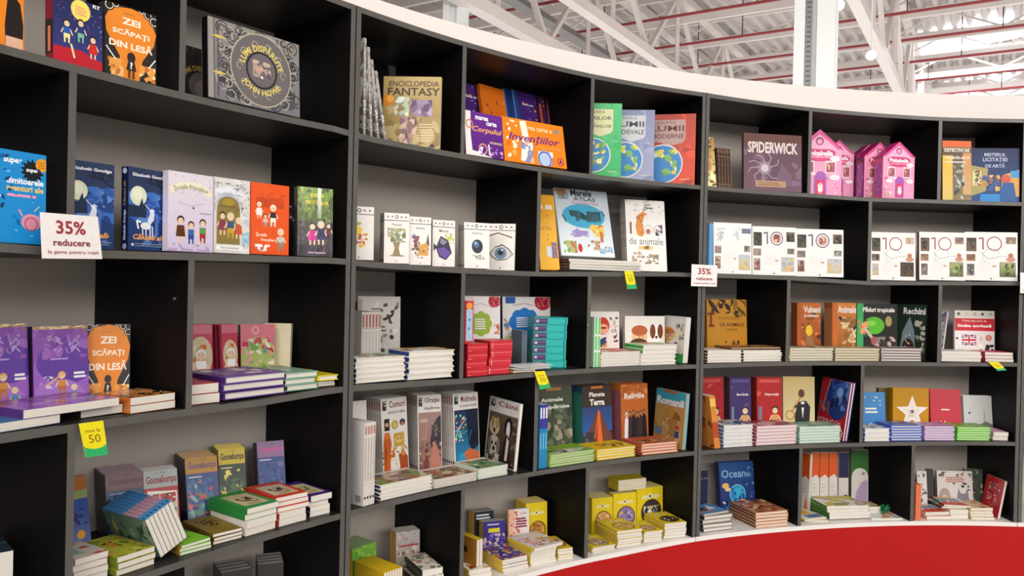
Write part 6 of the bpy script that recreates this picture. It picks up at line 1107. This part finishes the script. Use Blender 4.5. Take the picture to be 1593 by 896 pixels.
# B cell 3
for j, (x0, y0, x1, pal, nm) in enumerate(((921, 776, 953, ['#d8a060', '#e8c890', '#a86a38', '#f0e0c0'], 'an orange sunset'), (954, 769, 990, ['#8a78b0', '#e0b050', '#c8b8d8', '#5a4a78'], 'a violet desert'), (991, 761, 1031, ['#3a3438', '#e8e4e0', '#8a8488', '#1c1a1c', '#c8b890'], 'a black and white animal'))):
    face(5, (x0, y0), x1, (.155 - j * .012, .14 - j * .012), .013, '#e6cc1c', 'yellow paperback with a round picture of %s' % nm, 'yellow paperbacks with a round picture of %s' % nm, lean=2, n=7, art=a_circ(pal, 7 + j), spine='#e0c01c')
def on_top():
    q = [q for q in PLACED if q['o'] and 'a violet desert' in q['o'].get('label', '')]; tz = max(max((q_['c'] + q_['ax'][1] * (sy * q_['h'][1]) + q_['ax'][2] * q_['h'][2]).z for sy in (-1, 1)) for q_ in q); d_ = q[0]['c']; rr = math.hypot(d_.x - CX, d_.y - CY) - R - .01
    pile(5, 962, 1006, 0, (rr, rr - .01), 6, .09, '#6a4a1c', 'thin yellow sided books lying on the standing yellow ones', base='#dcc41c', spine='#c8b020', z0=tz - ZC - zs(5, -.5) + .004, t=.0085, seed=67, jit=.002)
YY = [a_circ(['#c8b090', '#8a7a5a', '#e8dcc0', '#5a4a38'], 11), a_circ(['#d8a850', '#e8d8b0', '#b07a38'], 12), a_circ(['#c8a080', '#8a5a40', '#e8d0b0'], 13), a_circ(['#2c2824', '#c8c0b8', '#7a6a58'], 14)]
pile(5, 921, 957, 853, (.03, .02), 4, .15, '#e6cc1c', 'yellow covered paperbacks lying right beside the divider foot', art=YY[0], spine='#d8b81c', base='#efe8dc', seed=68, jit=.003)
pile(5, 960, 999, 829, (.03, .02), 6, .17, '#e6cc1c', 'yellow paperbacks in the highest pile by the round pictures', art=YY[1], spine='#d8b81c', base='#efe8dc', seed=69, jit=.004)
pile(5, 1002, 1031, 829, (.03, .02), 5, .15, '#e6cc1c', 'yellow paperbacks in the narrow pile after the highest', art=YY[2], spine='#d8b81c', base='#efe8dc', seed=70, jit=.003)
pile(5, 1033, 1070, 816, (.03, .02), 5, .17, '#e6cc1c', 'yellow paperbacks with dark round picture by the joint', art=YY[3], spine='#d8b81c', base='#efe8dc', seed=71, jit=.003)
# C cell 1
def a_oce(a): a.grad(0, 0, 1, 1, '#1c2870', '#1a4a88'); a.ring(.5, .38, .22, .03, '#78c0e0'); a.ell(.5, .38, .2, '#2090c8'); a.scat(.3, .25, .7, .5, ['#1c4a98', '#38b0d8', '#164080'], 14, .07, 3); a.txt('Oceane', .48, .78, .84, '#8ab8d8', .01, h=.16); a.ell(.62, .2, .13, '#e0a020', .1); a.ell(.16, .55, .1, '#e8b868', .07); a.ell(.22, .48, .08, '#e8c890', .05); a.scat(.05, .02, .4, .25, ['#a8d0e0', '#e8e8d8', '#5a88b0'], 16, .05, 4); a.scat(.75, .3, 1, .9, ['#3a4a90', '#6a88b8'], 14, .05, 5)
face(5, (1118, 721), 1171, (.17, .14), .012, '#1c3a80', 'deep blue ocean book with a glowing blue ring', 'deep blue ocean books', lean=8, n=3, art=a_oce, spine='#141c48', hard=True)
row(5, 1088, 3, .014, .235, .12, '#1c2444', 'dark navy hardcovers standing beside the bookcase joint', ins=.20, spine_art=lambda a: (a.rect(0, 0, 1, 1, '#1c2448'), a.scat(0, .1, 1, .9, ['#5a4a60', '#2a3a70', '#a88a70'], 12, .3, 3)))
hh = pile(5, 1094, 1140, 804, (.03, .03), 4, .15, '#3a3836', 'dark grey hardcovers heaped beside the bookcase joint', base='#8a8680', spine='#3a3634', hard=True, seed=72, jit=.006)
pile(5, 1093, 1137, 0, (.035, .03), 1, .13, '#4a88c0', 'blue and brown hardcover slanting on the dark heap', art=lambda a: (a.rect(0, 0, 1, 1, '#5a90c8'), a.scat(0, .2, .6, 1, ['#8a5038', '#3a2420', '#c88a60'], 20, .12, 3), a.poly([(.5, .4), (.7, .9), (.8, .4)], '#e8f0f4')), base='#c8c0a8', spine='#4a3428', z0=hh + .002, t=.009, rot=9, hard=True, seed=73)
pile(5, 1175, 1227, 799, (.015, .015), 5, .20, '#a86848', 'brown and orange edged hardcovers under the ocean book', art=lambda a: (a.rect(0, 0, 1, 1, '#b07048'), a.scat(0, 0, 1, 1, ['#d8a078', '#8a3a2c', '#3a2a2c', '#e8c8a8', '#c85a48'], 50, .09, 3)), spine='#5a4438', base='#d89a70', hard=True, seed=74, jit=.003)
# C cell 2
def a_ow(a, bot='#d87848'): a.rect(0, 0, 1, 1, '#d8d2cc'); a.grad(0, .55, 1, 1, '#d8501c', '#c8581c'); a.poly([(0, .5), (0, .56), (.6, .62), (1, .55), (1, .5)], '#d8d2cc'); a.poly([(.4, 0), (.7, .28), (1, 0)], bot); a.lines(.15, .3, .6, .48, 3, '#b0a8a0', .006)
def s_ow(a): a.rect(0, 0, 1, .55, '#c8c0ba'); a.rect(0, .55, 1, 1, '#b8441c'); a.rect(.3, .1, .7, .5, '#a09890')
for j, (x, c) in enumerate(((1248, '#d87848'), (1262, '#8a80a0'), (1276, '#e0683a'), (1290, '#d8a878'))):
    face(5, (x, 704), x + 13, (.17 - j * .004, .165 - j * .004), .008, '#d8d2cc', '%s slim orange topped paper sleeve from the divider' % ORD[j], 'slim orange topped sleeves', lean=2, n=2, art=lambda a, c=c: a_ow(a, c), spine='#c8c0ba', sart=s_ow)
face(5, (1305, 704), 1320, (.155, .15), .01, '#d0cac6', 'slim navy and white sleeve between the orange and green ones', lean=2, art=lambda a: (a.rect(0, 0, 1, 1, '#d0cac6'), a.rect(0, .55, 1, 1, '#1c1c48'), a.poly([(.3, 0), (.6, .25), (.9, .25), (.9, 0)], '#3a3450')))
face(5, (1325, 700), 1351, (.15, .12), .012, '#c8c0c0', 'green and white sleeve with a pale violet figure', 'green and white sleeves', lean=2, n=2, art=lambda a: (a.rect(0, 0, 1, 1, '#cfc8c4'), a.grad(0, .55, 1, 1, '#2a6a1c', '#184a14'), a.ell(.5, .55, .48, '#cfc8c4'), a.poly([(.1, 0), (.3, .3), (.6, .45), (.95, .5), (.95, 0)], '#a890b0'), a.ell(.7, .6, .1, '#8a8488')), spine='#2a5a1c')
h1 = pile(5, 1289, 1354, 800, (.04, .03), 2, .16, '#e8e0d4', 'cream edged picture books low in the cell of the slim sleeves', base='#efe6da', spine='#3a7a2a', seed=75, jit=.006)
pile(5, 1287, 1352, 790, (.04, .03), 2, .17, '#e0e0c8', 'cream edged picture books with green spines on the upper half', art=top_art(['#e8e4d0', '#c8b840', '#a8a8b0', '#8a9a40', '#d8a868'], 4, None, 40), base='#efe8dc', spine='#4a8a2a', z0=h1 + .001, seed=76, jit=.005)
h2 = pile(5, 1252, 1288, 801, (.05, .03), 1, .14, '#2a7a30', 'green backed picture book under the yellow and blue one', base='#dfe8d8', t=.008, seed=77, rot=-6)
pile(5, 1250, 1288, 793, (.04, .04), 1, .15, '#e8c81c', 'yellow and blue picture book sliding off beside the divider', art=lambda a: (a.rect(0, 0, 1, 1, '#f0f0ec'), a.rect(0, .45, .8, 1, '#e0b81c'), a.rect(.3, .1, .95, .4, '#5a78a8')), z0=h2 + .001, t=.008, rot=8, seed=78)
h3 = pile(5, 1358, 1405, 802, (.02, .02), 1, .17, '#e8e8e4', 'flat white picture book beside the cream edged ones', base='#e8eef0', t=.010, seed=79, rot=-4, art=top_art(['#e8e8e0', '#b8c8a8', '#d8a878', '#f0f0ec'], 4))
pile(5, 1352, 1372, 792, (.10, .10), 2, .10, '#b89a50', 'brown and cream picture books behind the green crumpled bow', base='#e0d0a8', art=top_art(['#8a6a38', '#c8a868', '#5a4020'], 6), seed=80, z0=.0)
b = MB(); rg = random.Random(4); P, _ = hit(1377, 790, R + .09); P = world(P); P.z = world(pt(_, R, zs(5, _))).z + .034
for i in range(26):
    d1 = Vector((rg.uniform(-1, 1), rg.uniform(-1, 1), rg.uniform(-.5, 1))).normalized(); d2 = d1.orthogonal().normalized() * .012; q = P + d1 * rg.uniform(.012, .03); i0 = len(b.v); d3 = d1.cross(d2).normalized() * .0012
    b.v += [P - d2 * .3, q - d2, q + d2, P + d2 * .3, P - d2 * .3 + d3, q - d2 + d3, q + d2 + d3, P + d2 * .3 + d3]; b.f += [(i0, i0 + 1, i0 + 2, i0 + 3), (i0 + 7, i0 + 6, i0 + 5, i0 + 4), (i0, i0 + 4, i0 + 5, i0 + 1), (i0 + 1, i0 + 5, i0 + 6, i0 + 2), (i0 + 2, i0 + 6, i0 + 7, i0 + 3), (i0 + 3, i0 + 7, i0 + 4, i0)]
mn = min(v.z for v in b.v); base_z = world(pt(_, R, zs(5, _))).z
for v in b.v: v.z = max(v.z, base_z + .011)
tag(b.build('gift_bow', mat('green_foil', '#0c7a4a', .25, noise=(30, .3, (1, 1, 1)))), 'small crumpled green bow lying on the white picture book', 'bow')
# C cell 3
row(5, 1424, 3, .0085, .175, .12, '#e07048', 'coral spined slim books beside the divider of the lowest row', ins=.01, spine_art=lambda a: (a.rect(0, 0, 1, 1, '#e0724a'), a.rect(.1, 0, .25, 1, '#f0a888')), hard=True)
face(5, (1426, 733), 1441, (.13, .12), .01, '#d8d4d0', 'white animal sketch book leaning behind the coral spines', lean=10, art=lambda a: (a.rect(0, 0, 1, 1, '#dcd8d4'), a.scat(.1, .05, .95, .95, ['#6a6468', '#8a8488', '#3a3438', '#a8a0a8'], 16, .16, 3)))
face(5, (1441, 730), 1452, (.17, .16), .02, '#2a2422', 'black book squeezed between two animal sketch books', lean=9)
def a_sk(a): a.rect(0, 0, 1, 1, '#d6d0cb'); a.lines(.25, .7, .85, .85, 3, '#b87868', .015); a.scat(.02, .85, .98, .98, ['#6a8a70', '#5a5050', '#8a7a60'], 10, .06, 2); a.ell(.2, .35, .16, '#a89890', .22); a.ell(.2, .3, .09, '#d8b8a8'); a.poly([(.5, .0), (.55, .35), (.6, .55), (.66, .42), (.78, .42), (.85, .55), (.88, .3), (.98, .0)], '#86808a'); a.scat(.4, .5, .95, .7, ['#3a3438', '#6a5a50'], 6, .06, 3); a.scat(.3, .0, .6, .2, ['#f0ece8', '#c8a090'], 6, .06, 5)
face(5, (1457, 733), 1512, (.17, .15), .016, '#d6d0cb', 'large white animal sketch book with a grey bull', 'large white animal sketch books', lean=7, n=4, art=a_sk, spine='#6a4038', hard=True)
face(5, (1500, 730), 1528, (.24, .22), .02, '#3a4438', 'dark green animal book peeping out behind the sketch books', lean=7, art=lambda a: a.scat(0, 0, 1, 1, ['#4a5a48', '#2a342c', '#8a8a70', '#1c201c'], 34, .1, 3))
tri = lambda s: (lambda a: (a.rect(0, 0, 1, 1, '#e8e0d8'), a.poly([(0, .0), (1, 0), (.9, .4), (.4, .55), (0, .35)], '#d84a38'), a.poly([(0, .45), (.5, .6), (.9, .5), (.8, .8), (0, .75)], '#3a90b8'), a.poly([(.1, .8), (.9, .85), (.6, 1), (0, 1)], '#e8a858'), a.scat(.1, .2, .6, .7, ['#f0d868', '#fff', '#f0a080'], 8, .06, s)))
pile(5, 1440, 1480, 797, (.02, .02), 2, .13, '#d84a38', 'red and blue paperbacks lying before the coral spines', art=tri(2), base='#e8b098', seed=81, jit=.006, rot=6)
h1 = pile(5, 1478, 1507, 793, (.03, .03), 2, .11, '#e8dcc8', 'cream paperbacks under the red and blue one', base='#e8dcb8', seed=82, jit=.005)
pile(5, 1469, 1509, 0, (.04, .03), 2, .15, '#d84a38', 'red and blue paperbacks stacked crooked on the cream ones', art=tri(3), base='#efd8c8', spine='#2a1c20', z0=h1 + .001, t=.009, rot=-7, seed=83, jit=.008)
pile(5, 1510, 1546, 791, (.02, .02), 4, .14, '#e0b088', 'tan edged paperbacks beside the red wrapped books', art=top_art(['#e0a888', '#c87858', '#e8d0a8', '#a86848'], 5), base='#e8d0a0', seed=84, jit=.006)
def a_rw(a): a.rect(0, 0, 1, 1, '#c41c30'); a.scat(.2, .6, .85, .85, ['#3a3a80', '#e0b040', '#c87838', '#8a60a0', '#e8c8a8'], 16, .06, 3); a.scat(.2, .34, .75, .56, ['#f0b8b0', '#e8988a'], 12, .05, 9, 3); a.line([(.3, .3), (.6, .25)], .02, '#e88a80')
face(5, (1536, 738), 1564, (.20, .05), .012, '#c41c30', 'bright red wrapped book turned towards the coral spines', 'bright red wrapped books', lean=10, n=4, art=a_rw, gap=.001, gloss='film')

# ================================================================== signs on the shelf edges
def sheet(name, corners, r, label, cat, art, bulge=.004, group=None, base='#f2eeec', curl=0):
    P = [world(hit(x, y, r)[0]) for x, y in corners]                 # lower left, lower right, upper right, upper left
    n = (P[1] - P[0]).cross(P[3] - P[0]).normalized(); w = (P[1] - P[0]).length; h = (P[3] - P[0]).length
    def mp(u, v, z): return P[0] * (1 - u) * (1 - v) + P[1] * u * (1 - v) + P[2] * u * v + P[3] * (1 - u) * v + n * (bulge * math.sin(math.pi * v) * (1 if bulge > 0 else 1) + curl * (1 - v) ** 2 + .0004 + z)
    a = Art(w, h)
    N = 6; V = []; Fc = []; Cc = []
    for zz in (0, -.0006):
        for j in range(N + 1):
            for i in range(N + 1): V.append(mp(i / N, j / N, zz))
    M1 = (N + 1) ** 2
    for j in range(N):
        for i in range(N):
            q = j * (N + 1) + i; Fc.append((q, q + 1, q + N + 2, q + N + 1)); Cc.append(tint(base)); Fc.append(tuple(M1 + t_ for t_ in (q + N + 1, q + N + 2, q + 1, q))); Cc.append(tint(base))
    ring_ = [i for i in range(N + 1)] + [(j * (N + 1) + N) for j in range(1, N + 1)] + [N * (N + 1) + i for i in range(N - 1, -1, -1)] + [j * (N + 1) for j in range(N - 1, 0, -1)]
    for a_, b_ in zip(ring_, ring_[1:] + ring_[:1]): Fc.append((b_, a_, a_ + M1, b_ + M1)); Cc.append(tint(base))
    art(a); k0 = len(V)
    for u, v, z in a.v: V.append(mp(u / w, v / h, .0006 + z * .00015))
    for f, c in zip(a.f, a.c): Fc.append(tuple(k0 + t_ for t_ in f)); Cc.append(c)
    me = bpy.data.meshes.new(name); me.from_pydata([tuple(v) for v in V], [], Fc); me.update(); ca = me.color_attributes.new('Col', 'FLOAT_COLOR', 'CORNER'); buf = []
    for p, c in zip(me.polygons, Cc): buf.extend(list(c if not isinstance(c, list) else c[0]) * p.loop_total)
    ca.data.foreach_set('color', buf); me.materials.append(M['print'])
    o = bpy.data.objects.new(name, me); COL.objects.link(o); tag(o, label, cat, group)
    return o
def a_35(a): a.txt('35%', .5, .70, .5, '#a03038', .02, h=.30); a.txt('reducere', .5, .36, .62, '#8a2a32', .02, h=.15); a.txt('la gama pentru copii', .52, .14, .84, '#a04048', .008, h=.10)
sheet('discount_sign', [(65, 402), (159, 403), (152, 337), (62, 330)], R - .035, 'large white card reading 35% reducere in red, under the unicorn book', 'sign', a_35, 0)
sheet('discount_sign', [(1075, 445), (1115, 446), (1116, 413), (1076, 411)], R - .03, 'small white 35% card on the joint between two bookcases', 'sign', a_35, 0)
sheet('discount_sign', [(1587, 456), (1627, 457), (1628, 425), (1587, 424)], R - .03, 'white card cut off at the edge beside the last art book', 'sign', a_35, 0)
def a_50(a): a.rect(0, 0, 1, 1, '#2fb46a'); a.rect(0, .36, 1, 1, '#f2e41c'); a.ell(.5, .37, .5, '#f2e41c', .22); a.txt('nou la', .5, .76, .62, '#8a7010', .01, h=.1); a.txt('50', .52, .52, .5, '#7a5a10', -.005, h=.24)
for c, r_, lb in (([(133, 712), (168, 707), (160, 654), (122, 659)], R - .012, 'yellow and green price tag hanging under the purple wrapped books'), ([(976, 450), (991, 449), (984, 421), (971, 422)], R - .012, 'yellow and green price tag hanging under the thin picture books'),
                  ([(840, 606), (857, 603), (847, 577), (831, 578)], R - .012, 'yellow and green price tag hanging under the white leaflets'), ([(1552, 577), (1566, 576), (1553, 563), (1537, 563)], R - .012, 'yellow and green price tag hanging under the language book shelf')):
    sheet('price_tag', c, r_, lb, 'tag', a_50, 0, 'yellow and green price tags', '#f2e41c')
# screws and peg holes on the dividers
for px, py, lb in ((282, 465, 'small bright screw in the dark divider above the orange paperbacks'),):
    P, th = hit(px, py, R + .035); P = world(P); dth = th_at(296, R, zs(3, -1.03) + .2) - BT / R / 2
    C = world(pt(dth, R + .05, P.z - ZC)); t_ = Vector((-math.cos(dth), math.sin(dth), 0))
    b = MB(); b.tube(C, C + t_ * .004, .004, 10); tag(b.build('screw', M['metal']), lb, 'screw')


# ================================================================== stand the face out books, then nudge things out of each other
bpy.context.view_layer.update()
MORE = []
for a_, kw_ in sorted(FACES, key=lambda q: (q[0][0], q[0][3][0] + q[0][3][1])): MORE.append(place_face(*a_, **kw_))
for m_ in MORE: m_()
on_top()
LIM = .012
def settle(iters=10):
    items = [q for q in PLACED if q['w'] > 0]; statics = [q for q in PLACED if q['w'] == 0]
    for k in range(iters):
        moved = 0; worst = 0
        for i, a in enumerate(items):
            for b in items[i + 1:] + statics:
                rr = a['r'] + b['r']
                if abs(a['c'].x - b['c'].x) > rr or abs(a['c'].y - b['c'].y) > rr or abs(a['c'].z - b['c'].z) > rr: continue
                s_ = sat(a, b)
                if not s_: continue
                p, L = s_; p += .0003; moved += 1; worst = max(worst, p)
                wa, wb = a['w'], b['w']
                if abs(L.z) > .8:
                    mv = Vector((0, 0, p / abs(L.z)))
                    if L.z > 0 and wb: b['c'] = b['c'] + mv
                    elif L.z < 0 and wa: a['c'] = a['c'] + mv
                else:
                    Lh = Vector((L.x, L.y, 0)); mv = Lh / Lh.length * (p / Lh.length)
                    a['c'] = a['c'] - mv * (wa / (wa + wb)); b['c'] = b['c'] + mv * (wb / (wa + wb))
        for a in items:
            e = depth_in(a)
            if e > 0: a['c'] = a['c'] - Vector((a['c'].x - CX, a['c'].y - CY, 0)).normalized() * e
            d = a['c'] - a['c0']
            if d.length > LIM: a['c'] = a['c0'] + d * (LIM / d.length)
        if not moved: break
    for a in items:
        d = a['c'] - a['c0']
        if d.length > 1e-5: a['o'].matrix_world = Matrix.Translation(d) @ a['m']
settle()
